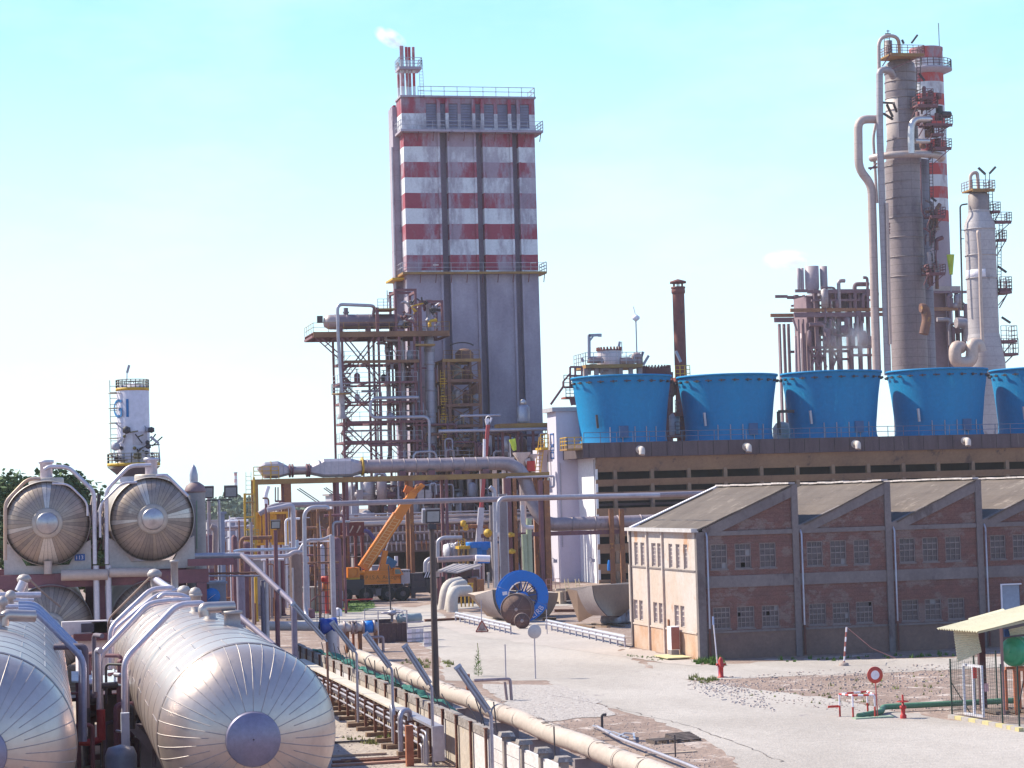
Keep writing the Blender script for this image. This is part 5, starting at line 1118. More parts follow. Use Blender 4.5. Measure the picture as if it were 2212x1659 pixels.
# posts and rails field (y 1125-1165)
rk=thing('pipe_trestle','low pipe trestle with rows of small posts and white pipes behind the crane boom','pipe rack',(X(900,1150,270),270,0))
for v,r,mt in ((1115,.16,M('cream_pipe',(.55,.51,.47),(.45,.4,.38),.6)),(1128,.3,M('cream_pipe',(.5,.5,.5))),(1151,.2,ductm),(1172,.18,ductm),(1108,.1,galv),(1137,.12,steel)):
    z=Z(900,v,270); m=MB(); m.tube([(X(735,v,270),270,z),(X(1180,v,270),270,z)],r,8); m.build('rack_pipe',mt,rk)
for v0,v1,n_ in ((1135,1150,46),(1153,1166,46),(1168,1188,40)):
    za=Z(900,v1,270);zb=Z(900,v0,270)
    for k in range(n_):
        x=X(745,1150,270)+(X(1175,1150,270)-X(745,1150,270))*(k+rr.uniform(-.1,.1))/n_; MB().box(x-.07,269.5,za,x+.07,269.7,zb).build('rack_post',rr.choice((ductm,orange_rust,sheetg,ductm)),rk)
MB().box(X(735,1150,271),271,Z(900,1192,271),X(1180,1150,271),271.3,Z(900,1132,271)).build('rack_screen',M('trestle_brown',(.20,.155,.15),(.15,.12,.125),.9,scale=.4),rk)  # plain brown sheet behind the small posts
MB().box(X(735,1120,272),272,Z(900,1131,272),X(1180,1120,272),274,Z(900,1116,272)).build('deck_slab',M('grey_deck',(.36,.34,.36),None,.9,scale=.5),rk)
# dense dark process clutter behind: x 780..1180, y 920..1110
hall=thing('process_hall','dark crowded process level of pipes and tanks at the foot of the striped tower','process plant',(X(1000,1100,284),284,0))
pm=M('deep_purple_brown',(.10,.06,.07),(.07,.045,.055),.85,scale=.4,c3=(.16,.09,.08),s3=.8,t3=.62)
MB().box(X(905,1100,289),289,0,X(1170,1100,289),291,Z(1000,985,289)).build('back_wall',pm,hall)
for v in (940,985,1035,1080,1110): 
    MB().box(X(800 if v>1030 else 950,v,286),286,Z(1000,v+4,286),X(1178,v,286),290.5,Z(1000,v,286)).build('level_slab',pm if v%2 else steel,hall)
    m=MB(); rail(m,[(X(800 if v>1030 else 950,v,286),285.9,Z(1000,v,286)),(X(1178,v,286),285.9,Z(1000,v,286))],1.1,1.7,.06,2); m.build('level_railing',yellowrust if v in(1035,1110) else steel,hall)
pal=[pm,steel,steel,galv,oldalu,ductm,grey,brn,sheetg]
for i in range(210):
    u=rr.uniform(760,1178); v=rr.choice((985,1035,1080,1110,1125)); 
    if u<950 and v<1040: v=1080
    Y=rr.uniform(278,286); p=P(u,v,Y); k=rr.random(); mt=rr.choice(pal)
    m=MB()
    if k<.35: 
        r=rr.uniform(.25,.85); h=rr.uniform(.8,2.8); m.rings([(.05,0),(r,.08),(r,h),(r*.6,h+.25),(.05,h+.3)],p,n=14); nm='process_vessel'
    elif k<.75:
        h=rr.uniform(1,4); dx=rr.uniform(-4,4); m.tube(rnd([p,p+Vector((0,0,h)),p+Vector((dx,0,h)),p+Vector((dx,0,h-rr.uniform(.5,3)))],.4,4),rr.choice((.1,.14,.2)),8); nm='process_pipe'
    elif k<.9: m.rings([(.05,0),(.4,.05),(.4,2.),(.05,2.1)],p+Vector((0,0,.6)),(1,0,0),12); nm='heat_exchanger'
    else: m.box(p.x-.4,p.y-.3,p.z,p.x+.4,p.y+.3,p.z+1.3); nm='control_box'
    m.build(nm,mt,hall)
# feature items there
t=thing('capped_drum','squat silver drum with a knob on top standing high beside the stair tower','drum',(Q(lambda x,y:((1500+x/3.6867)/1.649,(1350+y/3.6867)/1.649),1345,550,276).x,276,0))
def c11(x,y): return ((1500+x/3.6867)/1.649,(1350+y/3.6867)/1.649)
a=Q(c11,1345,545,276); b=Q(c11,1345,345,276); R_=(Q(c11,1425,400,276).x-Q(c11,1265,400,276).x)/2; H=b.z-a.z
MB().rings([(R_*.9,-.3),(R_,0),(R_,H*.85),(R_*.7,H),(.1,H+.1)],a,n=24).build('drum_shell',M('drum_silver',(.42,.44,.50),None,.4,.5),t); MB().rings([(R_+.05,-.1),(R_+.05,.25)],a,n=24).build('base_ring',grey,t); MB().rings([(.05,0),(.4,.1),(.42,.5),(.1,.8)],(a.x,a.y,a.z+H),n=12).build('cap_knob',alu,t)
MB().box(a.x-3.4,274.5,a.z-1.2,a.x+3.6,278,a.z-.4).build('drum_stand',yellowrust,t); 
for dx in(-3,-1,1,3): MB().box(a.x+dx-.15,275,0,a.x+dx+.15,275.3,a.z-1.21).build('stand_leg',steel,t)
for y_,x0,x1,r,l in ((480,520,1040,.16,'thin bluish pipe crossing in front of the tower foot'),(672,230,1650,.22,'grey pipe crossing between the tower foot and the stair tower'),(1048,250,1300,.16,'lower yellow-brown beam pipe above the big duct')):
    Y=274; z=Q(c11,(x0+x1)/2,y_,Y).z; m=MB(); m.tube([(Q(c11,x0,y_,Y).x,Y,z),(Q(c11,x1,y_,Y).x,Y,z)],r,10); solo(m,'cross_pipe',galv if y_<1000 else yellowrust,l,'pipe')
t=thing('windsock','lime green windsock hanging left of the white stair tower','windsock',(Q(c11,1165,1000,262).x,262,0)); p=Q(c11,1168,790,262)
MB().tube([(p.x,262,0),(p.x,262,p.z)],.07,6).build('mast',grey,t); q=Q(c11,1205,940,262); MB().rings([(.42,0),(.34,(q-p).length*.6),(.2,(q-p).length)],p+Vector((.25,0,0)),q-p,12).build('sock',M('lime_cloth',(.5,.7,.1)),t)
# mushroom shaped white pipe supports
crm=M('cream_support',(.58,.5,.45),(.48,.42,.39),.7,scale=1)
for i,(x,y0,y1,w,l) in enumerate(((1320,965,1200,105,'cream trumpet-shaped pipe support with a red collar beside the stair tower'),(1470,985,1270,70,'slim cream trumpet-shaped support nearest the stair tower'),(1110,1025,1140,95,'twin-legged cream support rising over the big duct'),(960,1050,1140,80,'grey-capped low support left of the twin-legged one'),(780,1088,1150,50,'small cream capped support beside the red crane boom'))):
    p=Q(c11,x,y0,262); zt9=p.z; s=w/(3.6867*1.649)/17.5; t=thing('pipe_support',l,'support',(p.x,262,0)); z1=Q(c11,x,y1,262).z
    if i==0: MB().rings([(s*1.1,zt9),(s*1.1,zt9-.12),(s*.4,zt9-1.2),(s*.35,z1-12 if z1>12 else 0)],(p.x,262,0),n=16).build('trumpet',crm,t); MB().rings([(s*.55,Q(c11,x,1215,262).z),(s*.55,Q(c11,x,1080,262).z)],(p.x+1.,261.5,0),n=12).build('red_collar',red,t); MB().tube([(p.x+.4,261.8,zt9-1.2),(p.x+1,261.6,Q(c11,x,1080,262).z)],.4,10).build('branch',crm,t)
    elif i==2:
        for d in (-.3,.5): MB().rings([(.3,zt9-.3),(.25,zt9-1.2),(.25,0)],(p.x+d*s,262,0),n=12).build('support_leg',crm,t)
        MB().box(p.x-s,261.2,zt9-.3,p.x+s,262.8,zt9).build('support_cap',crm,t)
    else: MB().rings([(s,zt9),(s*1.05,zt9-.15),(s*.35,zt9-.6),(s*.32,0)],(p.x,262,0),n=16).build('trumpet',crm,t)
t=thing('escape_ladder','yellow caged escape ladder leaning beside the white stair tower','ladder',(Q(c11,1580,900,264).x,264,0)); m=MB(); ladder(m,Q(c11,1530,1250,264),Q(c11,1590,760,264),.7,.45,.1); m.build('ladder_rails',yellow,t)
m=MB(); z=Q(c11,1600,900,264).z; m.box(Q(c11,1550,900,264).x,263,z-.3,Q(c11,1650,900,264).x,266,z); rail(m,[(Q(c11,1550,900,264).x,263,z),(Q(c11,1650,900,264).x,263,z)],1.6,.5,.09,3); m.build('ladder_landing',yellow,t)
bx6(c11,1500,1245,1640,1265,264,2,yellow,t,'lower_landing'); bx6(c11,1540,930,1665,1240,266,3,cool_w,t,'grey_backing_wall')
# second mobile crane boom (red over silver)
t=thing('telescopic_boom','thin red telescopic crane boom with a silver lower section rising behind the gantry','crane boom',(Q(c7,940,480,262).x,262,0))
a=Q(c7,938,480,262);b=Q(c7,975,30,262);c=Q(c11,880,600,262);d=Q(c11,884,520,262)
m=MB(); m.bar((a.x-.4,262,0),a,.75,.75); m.bar(a,b,.66,.66); m.build('lower_section',M('silver_boom',(.48,.48,.54),None,.4,.3),t); MB().bar(b,c,.42,.4).build('upper_section',M('red_boom_paint',(.42,.06,.07),(.3,.05,.06),.5),t); m=MB(); m.bar(c,d+Vector((-.2,0,0)),.5,.2); m.bar(c+Vector((.1,0,0)),d+Vector((.4,0,.1)),.2,.2); m.rings([(.3,-.1),(.35,0),(.3,.1)],d,(0,1,0),12); m.build('boom_head',white,t)
e=Q(c11,820,790,262); MB().tube([(e.x,261.5,e.z),(e.x-.1,261.5,e.z-2.5)],.18,8).build('hook_block',white,t)
# ================================================================ ORANGE MOBILE CRANE
YN=226.
def n3(x,y,dy=0): return Q(c3,x,y,YN,dy)
def n6(x,y,dy=0): return Q(c6,x,y,YN,dy)
cr=thing('crane_truck','orange mobile crane truck with its boom raised, parked on the road','crane',(n3(900,1100).x,YN+1.3,0))
crane_o=M('crane_orange',(.66,.20,.01),(.55,.155,.01),.4,scale=.6,fine=.05,spec=.5)
chas=M('crane_chassis',(.035,.03,.045),(.05,.04,.05),.5,scale=1)
xf=n3(600,1000).x; xe=n3(1300,1000).x; 
zc0=.75; MB().box(xf,YN+.1,zc0,xe,YN+2.5,1.35).build('chassis',chas,cr)
MB().box(xf+.05,YN,1.354,n3(800,980).x,YN+2.6,n3(700,935).z).build('rear_deck',chas,cr)
MB().box(n3(800,980).x,YN+.05,1.354,xe-3.2,YN+2.55,1.75).build('mid_deck',chas,cr)
m=MB(); m.box(xf-.05,YN-.05,.62,xf+.9,YN+2.65,.75); m.build('rear_bumper',M('warning_red',(.35,.04,.08),None,.5),cr)
for i,(x,) in enumerate(((665,),(815,),(970,),(1078,))):
    for side in (0,1):
        p=n3(x,1050); y=YN-.05 if side==0 else YN+2.2
        w=MB(); w.rings([(.3,0),(.62,0),(.74,.06),(.76,.2),(.74,.36),(.62,.42),(.3,.42)],(p.x,y,.76),(0,1,0),28); f=w.build('wheel',M('tyre',(.02,.02,.022),None,.85),cr)
        MB().rings([(.01,.06),(.1,.04),(.12,.1),(.3,.12),(.4,.05),(.42,.0)],(p.x,y-.012,.76),(0,1,0),20).build('rim',M('grey_rim',(.14,.12,.13),None,.6),f)
    MB().box(p.x-.8,YN+.02,1.5 if i<2 else 1.5,p.x+.8,YN+2.5,1.6).build('mudguard',chas,cr)
MB().box(n3(880,1000).x,YN-.1,.62,n3(960,1000).x-.6,YN+.3,1.3).build('toolbox',M('crate_grey',(.12,.11,.12),None,.6),cr)
for x in (620,1150): p=n3(x,1060); MB().box(p.x-.2,YN-.25,.25,p.x+.2,YN+.1,1.3).build('outrigger',chas,cr); MB().box(p.x-.35,YN-.3,.02,p.x+.35,YN+.3,.12).build('outrigger_pad',grey,cr)
# driver cab in front (low, dark)
x0=n3(1140,1000).x;x1=n3(1290,1000).x; MB().prism([(x0,YN+.1,1.36),(x1,YN+.1,1.36),(x1,YN+.1,2.0),(x1-.3,YN+.1,2.75),(x0,YN+.1,2.75)],(0,2.2,0)).build('driver_cab',chas,cr)
MB().prism([(x0+.3,YN+.07,2.0),(x1-.15,YN+.07,2.0),(x1-.38,YN+.07,2.6),(x0+.3,YN+.07,2.6)],(0,.02,0)).build('cab_window',M('cab_glass',(.05,.06,.08),None,.1,spec=.8),cr)
MB().box(x1,YN+.2,.6,x1+1.1,YN+2.2,1.3).build('front_bumper',chas,cr)
# turntable and superstructure
zt5=n6(1500,1600).z; c_=n6(1400,1580); MB().rings([(1.0,0),(1.0,.5)],(c_.x,YN+1.3,1.76),n=28).build('turntable',chas,cr)
a=n6(1280,1468);b=n6(1765,1580); MB().box(a.x,YN+.1,b.z,b.x,YN+2.5,a.z).build('body_panel',crane_o,cr)
MB().box(a.x,YN+.05,b.z-.35,b.x+.3,YN+2.55,b.z-.01).build('white_skirt',white,cr)
a=n6(1260,1420);b=n6(1760,1468); MB().box(a.x,YN+.3,b.z,b.x,YN+2.3,a.z).build('upper_body',crane_o,cr)
a=n6(1065,1375);b=n6(1225,1500); MB().box(a.x,YN+.05,b.z,b.x,YN+2.55,a.z).build('counterweight',crane_o,cr)
a=n6(1090,1500);b=n6(1230,1560); MB().box(a.x,YN+.15,b.z,b.x,YN+2.4,a.z-.01).build('winch_housing',yellow,cr)
MB().rings([(.5,0),(.5,.9)],(n6(1135,1430).x,YN-.08,n6(1135,1430).z),(0,1,0),20).build('winch_drum',M('winch_red',(.5,.12,.03),None,.5),cr)
MB().tube([n6(1215,1440,.3),n6(1290,1440,.3)],.25,10).build('tail_joint',crane_o,cr)
a=n6(1665,1375);b=n6(1755,1465); MB().prism([(a.x,YN-.3,b.z),(b.x+.3,YN-.3,b.z),(b.x-.1,YN-.3,a.z),(a.x,YN-.3,a.z)],(0,1.1,0)).build('operator_cab',crane_o,cr)
MB().prism([(a.x+.1,YN-.33,b.z+.1),(b.x+.1,YN-.33,b.z+.1),(b.x-.15,YN-.33,a.z-.15),(a.x+.1,YN-.33,a.z-.15)],(0,.02,0)).build('cab_window',M('green_glass',(.14,.22,.20),None,.1,spec=.8),cr)
a=n6(1765,1400);b=n6(1890,1580); MB().box(a.x+.02,YN+.2,b.z,b.x,YN+2.3,a.z).build('engine_housing',M('pale_engine_box',(.42,.39,.40),(.35,.32,.33),.6),cr)
for k in range(6): MB().box(a.x+.15+k*.17,YN+.16,a.z-.25,a.x+.24+k*.17,YN+.198,a.z-.1).build('vent_slot',dark,cr)
# boom: three nested box sections
def sec(p,q,w,h,name,mat=crane_o):
    return MB().bar(p,q,w,h).build(name,mat,cr)
B0=n6(1290,1385,1.3);B1=n6(1800,500,1.3);B2=n6(1945,330,1.3); d=(B1-B0).normalized()
T=n6(2030,275,1.3); d=(T-B0); L=d.length; d.normalize(); nrm=Vector((d.z,0,-d.x)); off=nrm*-.35
def bb(s0,s1,wd,th): return MB().bar(B0+d*s0+off,B0+d*s1+off,th,wd)
def boomsec(s0,s1,hh,wy,name,mat=crane_o):
    p=B0+d*s0;q=B0+d*s1; m=MB(); a=nrm*hh/2; b=Vector((0,1,0))*wy/2
    m.hexa([p-a-b,p+a-b,p+a+b,p-a+b,q-a-b,q+a-b,q+a+b,q-a+b]); return m.build(name,mat,cr)
boomsec(0,L*.62,1.15,.95,'boom_section');boomsec(L*.62+.004,L*.80,.98,.8,'boom_section');boomsec(L*.80+.004,L*.90,.8,.66,'boom_section')
for s in (.05,.2,.35,.5,.615): boomsec(L*s,L*s+.12,1.22,1.02,'boom_collar')
for k,hh in ((0,.34),(1,-.3)):
    p=B0+nrm*hh+Vector((0,-.5,0)); MB().bar(p+d*.3,p+d*L*.6,.07,.07).build('boom_rail',M('pale_orange',(.8,.5,.2),None,.5),cr)
for k in range(16):
    p=B0+nrm*(-.3)+Vector((0,-.49,0))+d*(.5+k*L*.035); MB().bar(p,p+nrm*.6+d*.2,.05,.05).build('boom_lacing',M('pale_orange',(.8,.5,.2)),cr)
for s,(a_,w) in enumerate(((-.3,.16),(.3,.16),(0,.12))):
    for y in (-.3,.3): p=B0+d*L*.9+nrm*a_*.8+Vector((0,y,0)); MB().bar(p,B0+d*L*1.02+nrm*(.35+a_*.5)+Vector((0,y,0)),w,w).build('head_fork',crane_o,cr)
MB().rings([(.05,-.3),(.32,-.28),(.32,.28),(.05,.3)],B0+d*L*.97+nrm*.1,(0,1,0),16).build('head_sheave',orange_rust,cr)
MB().bar(B0+d*L*.86-nrm*.5,B0+d*L*.93-nrm*.65,.9,.5).build('fly_bracket',M('deep_orange',(.6,.13,.01),None,.5),cr)
# lift cylinder
a=n6(1530,1430,1.3);b=n6(1585,1150,1.3);c=n6(1650,935,1.3); MB().bar(a,b,.55,.55).build('lift_cylinder',crane_o,cr); MB().tube([b,c],.14,12).build('lift_rod',M('chrome_rod',(.6,.6,.62),None,.25,.8),cr)
MB().prism([tuple(n6(1480,1440,.8)),tuple(n6(1680,1440,.8)),tuple(n6(1620,1330,.8)),tuple(n6(1530,1330,.8))],(0,1,0)).build('cylinder_bracket',crane_o,cr)
q=n6(1520,1515); lm=M('letter_brown',(.25,.09,.01),None,.6)
text('P.I.S.A. Autogru',.58,lm,cr,(q.x+.1,YN+.085,q.z+.12),(1,0,0),(0,0,1)); text('SOLLEVAMENTI',.22,lm,cr,(q.x+.2,YN+.085,q.z-.3),(1,0,0),(0,0,1))
# hazard-striped hook block
hb=thing('hook_block','black and white striped hook block hanging at the crane nose','hook block',(n3(1262,960).x,YN+1,n3(1262,960).z)); c_=n3(1262,895)
MB().rings([(.02,-.15),(.62,-.13),(.62,.13),(.02,.15)],(c_.x,YN+.2,c_.z),(0,1,0),24).build('sheave_cover',black,hb)
for k in range(4): MB().bar((c_.x-.45+k*.25,YN+.03,c_.z-.35),(c_.x-.15+k*.25,YN+.03,c_.z+.35),.09,.03,up=(0,1,0)).build('hazard_stripe',white,hb)
MB().box(c_.x-.3,YN,c_.z-1.6,c_.x+.35,YN+.5,c_.z-.5).build('hook_weight',dark,hb)
MB().prism([tuple(n3(1290,940)),tuple(n3(1370,990)),tuple(n3(1350,1000)),tuple(n3(1280,1000))],(0,.8,0)).build('coiled_jib',dark,hb)
# blue arm machine behind the boom
t=thing('loader_arm','small blue hydraulic loader arm half hidden behind the crane boom','loader',(Q(c6,1600,1290,240).x,240,0)); bm=M('loader_blue',(.05,.22,.42),None,.5)
m=MB(); m.tube(rnd([Q(c6,1275,885,240),Q(c6,1340,900,240),Q(c6,1420,1010,240)],.8),.22,8); m.build('hose',M('violet_hose',(.14,.11,.28),None,.5),t)
MB().bar(Q(c6,1480,1130,240),Q(c6,1560,1210,240),.7).build('arm_knuckle',bm,t); MB().bar(Q(c6,1570,1270,240),Q(c6,1680,1340,240),.9).build('arm_head',bm,t); MB().tube([Q(c6,1700,1220,240),Q(c6,1702,1350,240)],.2,8).build('exhaust',white,t); MB().box(Q(c6,1380,1330,240).x,240,0,Q(c6,1700,1330,240).x,242,Q(c6,1500,1340,240).z).build('loader_body',grey,t)
# two workers on the deck
def person(u,v,Y,label,shirt,trs,h=1.72,face=-1):
    b=P(u,v,Y); t=thing('person',label,'person',b)
    me=bpy.data.meshes.new('body'); J=[(0,0,.95),(0,0,1.2),(0,0,1.42),(0,0,1.5),(0,face*.02,1.62),(.1,0,.9),(.11,.02,.5),(.11,0,.08),(.11,face*.12,.04),(-.1,0,.9),(-.11,-.02,.5),(-.11,0,.08),(-.11,face*.12,.04),(.2,0,1.4),(.26,face*.05,1.12),(.2,face*.25,1.0),(-.2,0,1.4),(-.26,face*.05,1.12),(-.2,face*.22,.98)]
    E_=[(0,1),(1,2),(2,3),(3,4),(0,5),(5,6),(6,7),(7,8),(0,9),(9,10),(10,11),(11,12),(2,13),(13,14),(14,15),(2,16),(16,17),(17,18)]
    R_=[.15,.15,.16,.065,.1,.1,.075,.05,.045,.1,.075,.05,.045,.07,.05,.035,.07,.05,.035]
    me.from_pydata(J,E_,[]); o=bpy.data.objects.new('body',me); COL.objects.link(o); md=o.modifiers.new('s','SKIN'); sv=me.skin_vertices[0].data
    for i,r in enumerate(R_): sv[i].radius=(r,r)
    sv[0].use_root=True
    o.modifiers.new('u','SUBSURF').levels=1; dg=bpy.context.evaluated_depsgraph_get(); m2=bpy.data.meshes.new_from_object(o.evaluated_get(dg)); bpy.data.objects.remove(o)
    m2.materials.clear(); m2.materials.append(trs); m2.materials.append(shirt); m2.materials.append(M('skin',(.42,.24,.17),None,.6))
    for p in m2.polygons: p.use_smooth=True; z=p.center.z; p.material_index=2 if z>1.5 else (1 if z>.97 else 0)
    o=bpy.data.objects.new('body',m2); COL.objects.link(o); o.parent=t; 
    MB().rings([(.115,1.62),(.12,1.68),(.1,1.74),(.02,1.78)],(b.x,b.y,b.z),n=12).build('hard_hat',M('helmet_white',(.7,.7,.68),None,.4),t)
person(679,1127,268,'worker in dark brown clothes and helmet standing left of his mate on the deck',M('dark_shirt',(.09,.05,.06),None,.9),M('dark_trousers',(.05,.04,.06),None,.9))
person(690,1127,268,'worker in pale shirt and helmet standing on the deck behind the pipes',M('pale_shirt',(.5,.48,.5),None,.9),M('blue_trousers',(.07,.09,.2),None,.9))
dk=thing('viewing_deck','low railed concrete deck where two workers stand behind the long pipe','deck',(X(690,1128,268),268,0)); MB().box(X(648,1128,268),267,0,X(740,1128,268),270,P(690,1127,268).z-.01).build('deck_slab',M('grey_deck',(.36,.34,.36)),dk)
m=MB(); z=P(690,1127,268).z; rail(m,[(X(650,1128,268),267.1,z),(X(680,1128,268),267.1,z)],1.2,.35,.07,2); m.build('deck_railing',galv,dk)
# ================================================================ FOREGROUND TANKS
def c12(x,y): return (x/1.984/1.649,(1900+y/1.984)/1.649)
def c2(x,y): return (x/1.8433/1.649,(1986+y/1.8433)/1.649)
def c13(x,y): return (x/2.2122/1.649,(1250+y/2.2122)/1.649)
ta=math.atan(83/4800.); TD=Vector((math.sin(ta),math.cos(ta),0)); TS=Vector((TD.y,-TD.x,0)); UP=Vector((0,0,1))
alu_n=M('tank_cladding',(.55,.49,.43),(.44,.385,.34),.36,.72,scale=.45,bump=.22,bs=.9,c3=(.37,.33,.30),s3=1.0,t3=.67,fine=.06)
alu_s=M('cladding_seam',(.43,.40,.37),(.34,.31,.29),.6,.35,scale=2)
alu_b=M('tank_end_cladding',(.36,.30,.25),(.28,.235,.20),.48,.5,scale=.6,c3=(.42,.37,.30),s3=.8,t3=.66,bump=.06)
disc=M('end_disc_grey',(.25,.25,.33),(.21,.20,.28),.45,.5,scale=.8)
def big_tank(name,label,c,R,L,dome,cat='tank',nrib=44,body=alu_n,endm=alu_n,mirror=False):
    """horizontal tank: c = centre of the near tangent plane, dome towards the camera"""
    t=thing(name,label,cat,(c.x,c.y,0),None)
    m=MB(); prof=[(R*math.sin(a),-dome*math.cos(a)) for a in [math.pi/2*i/14 for i in range(15)]]
    m.rings(prof,c,TD,72,side=TS); m.build('near_dome',endm,t)
    m=MB(); m.rings([(R+.012,0),(R+.012,L)],c,TD,72,side=TS); m.rings([(R+.012,L),(R*.8,L+dome*.6),(.05,L+dome)],c,TD,48,side=TS); m.build('body_shell',body,t)
    k=0; y=0
    while y<=L:
        MB().rings([(R+.01,y-.03),(R+.028,y-.02),(R+.028,y+.02),(R+.01,y+.03)],c,TD,72,side=TS).build('ring_seam',alu_n,t); y+=2.6 if k else .35; k+=1
    for k in range(1,15):
        for q in range(5):
            g=-.2-q*.62-(k%2)*.31; e=TS*math.cos(g)-(TD.cross(TS))*math.sin(g); e=TS*math.cos(g)+Vector((0,0,1))*abs(math.sin(g)); a=c+e*(R+.014)+TD*(.4+2.6*(k-1)); MB().bar(a,a+TD*2.55,.03,.02).build('lap_seam',endm,t)
    for i in range(nrib):
        g=2*math.pi*(i+.3)/nrib; e=TS*math.cos(g)+(TD.cross(TS))*math.sin(g); pts=[]
        a0=.30 if i%2 else .5
        for s in range(8):
            a=a0+(math.pi/2-a0)*s/7; pts.append(c+e*(R*math.sin(a)+.006)-TD*(dome*math.cos(a)+.006))
        MB().tube(pts,.012,4,False).build('dome_seam',alu_s,t)
    MB().rings([(.02,-dome-.17),(.74,-dome-.15),(.77,-dome-.1),(.78,-dome+.12)],c,TD,48,side=TS).build('end_disc',disc,t)
    for s in (.12,.5,.88):
        o=c+TD*L*s; MB().hexa([o-TS*R*.85+Vector((0,-.3,-o.z)),o+TS*R*.85+Vector((0,-.3,-o.z)),o+TS*R*.85+Vector((0,.3,-o.z)),o-TS*R*.85+Vector((0,.3,-o.z)),o-TS*R*.85+Vector((0,-.3,-R*.62)),o+TS*R*.85+Vector((0,-.3,-R*.62)),o+TS*R*.85+Vector((0,.3,-R*.62)),o-TS*R*.85+Vector((0,.3,-R*.62))]).build('saddle',conc,t)
    return t
CR=P(533,1582,65); CR=Vector((CR.x,CR.y,CR.z)); CL=P(-44,1614,63.4); CL=Vector((CL.x,CL.y,CL.z))
TR=big_tank('storage_tank','large aluminium-clad storage tank filling the lower left, with grey disc on its dome',CR,2.56,44,2.0)
TL=big_tank('storage_tank','bluish aluminium-clad storage tank cut off by the left edge of the picture',CL,2.62,44,2.0)
# shallow patches and weld marks on the right dome
def on_dome(c,R,dome,g,a): e=TS*math.cos(g)+(TD.cross(TS))*math.sin(g); return c+e*(R*math.sin(a))-TD*(dome*math.cos(a)), (e*math.sin(a)/R-TD*math.cos(a)/dome).normalized()
for g,a,r in ((2.45,1.0,.09),(1.45,1.12,.13),(1.6,1.1,.07)):
    p,n_=on_dome(CR,2.56,2.0,g,a); MB().rings([(r,-.02),(r*1.1,.03),(r*.6,.05),(.01,.04)],p,n_,12).build('vent_plate',alu_s,TR)
# nozzles and pipe runs over the tanks
pw=M('white_lagging',(.55,.54,.58),(.46,.44,.49),.42,.45,scale=.8,c3=(.36,.33,.36),s3=1.5,t3=.68)
pbl=M('blue_grey_lagging',(.30,.36,.48),(.24,.28,.40),.42,.5,scale=.8)
def top_of(c,R,y,dx=0): o=c+TD*(y-c.y)/TD.y; return Vector((o.x+dx,y,c.z+math.sqrt(max(0,R*R-dx*dx))))
def nozzle(par,c,R,y,dx,h,r=.28):
    p=top_of(c,R,y,dx); MB().rings([(r*1.35,-.12),(r*1.35,.02),(r,.06),(r,h),(r*1.25,h),(r*1.25,h+.1),(.02,h+.12)],p,(0,0,1),20).build('nozzle',alu_s,par); return p+Vector((0,0,h))
def q12(x,y,Y): return P(*c12(x,y),Y)
def q2(x,y,Y): return P(*c2(x,y),Y)
n1=nozzle(TR,CR,2.56,76,.55,.42)
MB().tube(rnd([q2(1345,385,76),q2(1330,330,76),q2(1535,322,76.3)],.35),.19,18).build('vent_elbow',alu_n,TR)
n1=nozzle(TR,CR,2.56,80,.1,.5,.2);n2=nozzle(TR,CR,2.56,86,.0,.6,.2);n3_=nozzle(TR,CR,2.56,92,0,.6,.2);n4=nozzle(TR,CR,2.56,100,0,1.6,.16)
def overpipe(label,pts,r,mt,red_from=None):
    q=rnd(pts,.35,4); m=MB(); m.tube(q,r*.74,12); return solo(m,'overhead_pipe',mt,label,'pipe')
overpipe('nearest white pipe rising between the two big tanks and bending over the right one',[q2(818,1065,77),q2(818,670,77),q2(1165,308,78),q2(1330,300,78),q2(1330,345,78)],.155,pw)
overpipe('second white pipe bending over the right tank, with a rusted red lower part',[q12(700,1240,84),q12(693,870,84),q12(1050,490,85),q12(1230,470,85),q12(1340,470,85)],.13,pw)
overpipe('thin silver pipe running alongside the second white pipe over the right tank',[q12(722,1240,84.6),q12(715,868,84.6),q12(1058,512,85.6),q12(1200,490,85.6)],.07,galv)
overpipe('third white pipe further back bending over the right tank',[q12(780,960,92),q12(780,665,92),q12(1070,390,93),q12(1215,385,93)],.14,pw)
overpipe('fourth white pipe short and high near the far end of the right tank',[q12(795,960,96),q12(793,690,96),q12(1110,430,97),q12(1270,395,97)],.11,pw)
overpipe('thin rust-brown pipe slanting up to the farthest nozzle of the right tank',[q12(768,700,101),q12(765,605,101),q12(1062,310,101)],.06,M('brown_thin_pipe',(.33,.22,.16),None,.6))
overpipe('thick white header pipe lying across the far top of the right tank',[q12(1095,320,100),q12(1180,380,98),q12(1215,392,97)],.2,pw)
overpipe('bent silver pipe arching across behind the nearest elbow on the right tank',[q12(1120,460,88),q12(1150,430,88),q12(1290,435,88),q12(1350,470,88)],.13,pw)
m=MB(); m.tube([q12(712,1245,83.9),q12(716,1460,83.9)],.16,12); m.tube(rnd([q12(716,1450,83.9),q12(640,1480,83.9),q12(560,1475,83.9)],.2),.13,10); solo(m,'fire_pipe',M('dull_red_pipe',(.33,.025,.03),(.24,.02,.03),.5),'dull red fire main between the two big tanks','pipe')
for r_,(px_,py) in ((.3,(1092,290)),(.26,(1300,410)),(.22,(1380,425)),(.2,(15,490)),(.3,(170,325)),(.2,(75,445))):
    Y={1092:100,1300:92,1380:86,15:84,170:104,75:90}[px_]; p=q12(px_,py,Y); o=MB().rings([(r_*.6,-.5),(r_*.6,-.12),(r_,-.1),(r_*1.1,.05),(r_*.7,.2),(.02,.25)],p,n=14); 
    o.build('valve_bonnet',alu_s,TR if px_>400 else TL)
    MB().tube([p+Vector((0,0,-.4)),Vector((p.x,p.y,top_of(CR if px_>400 else CL,2.5,p.y).z-.2))],r_*.55,10).build('valve_neck',alu_s,TR if px_>400 else TL)
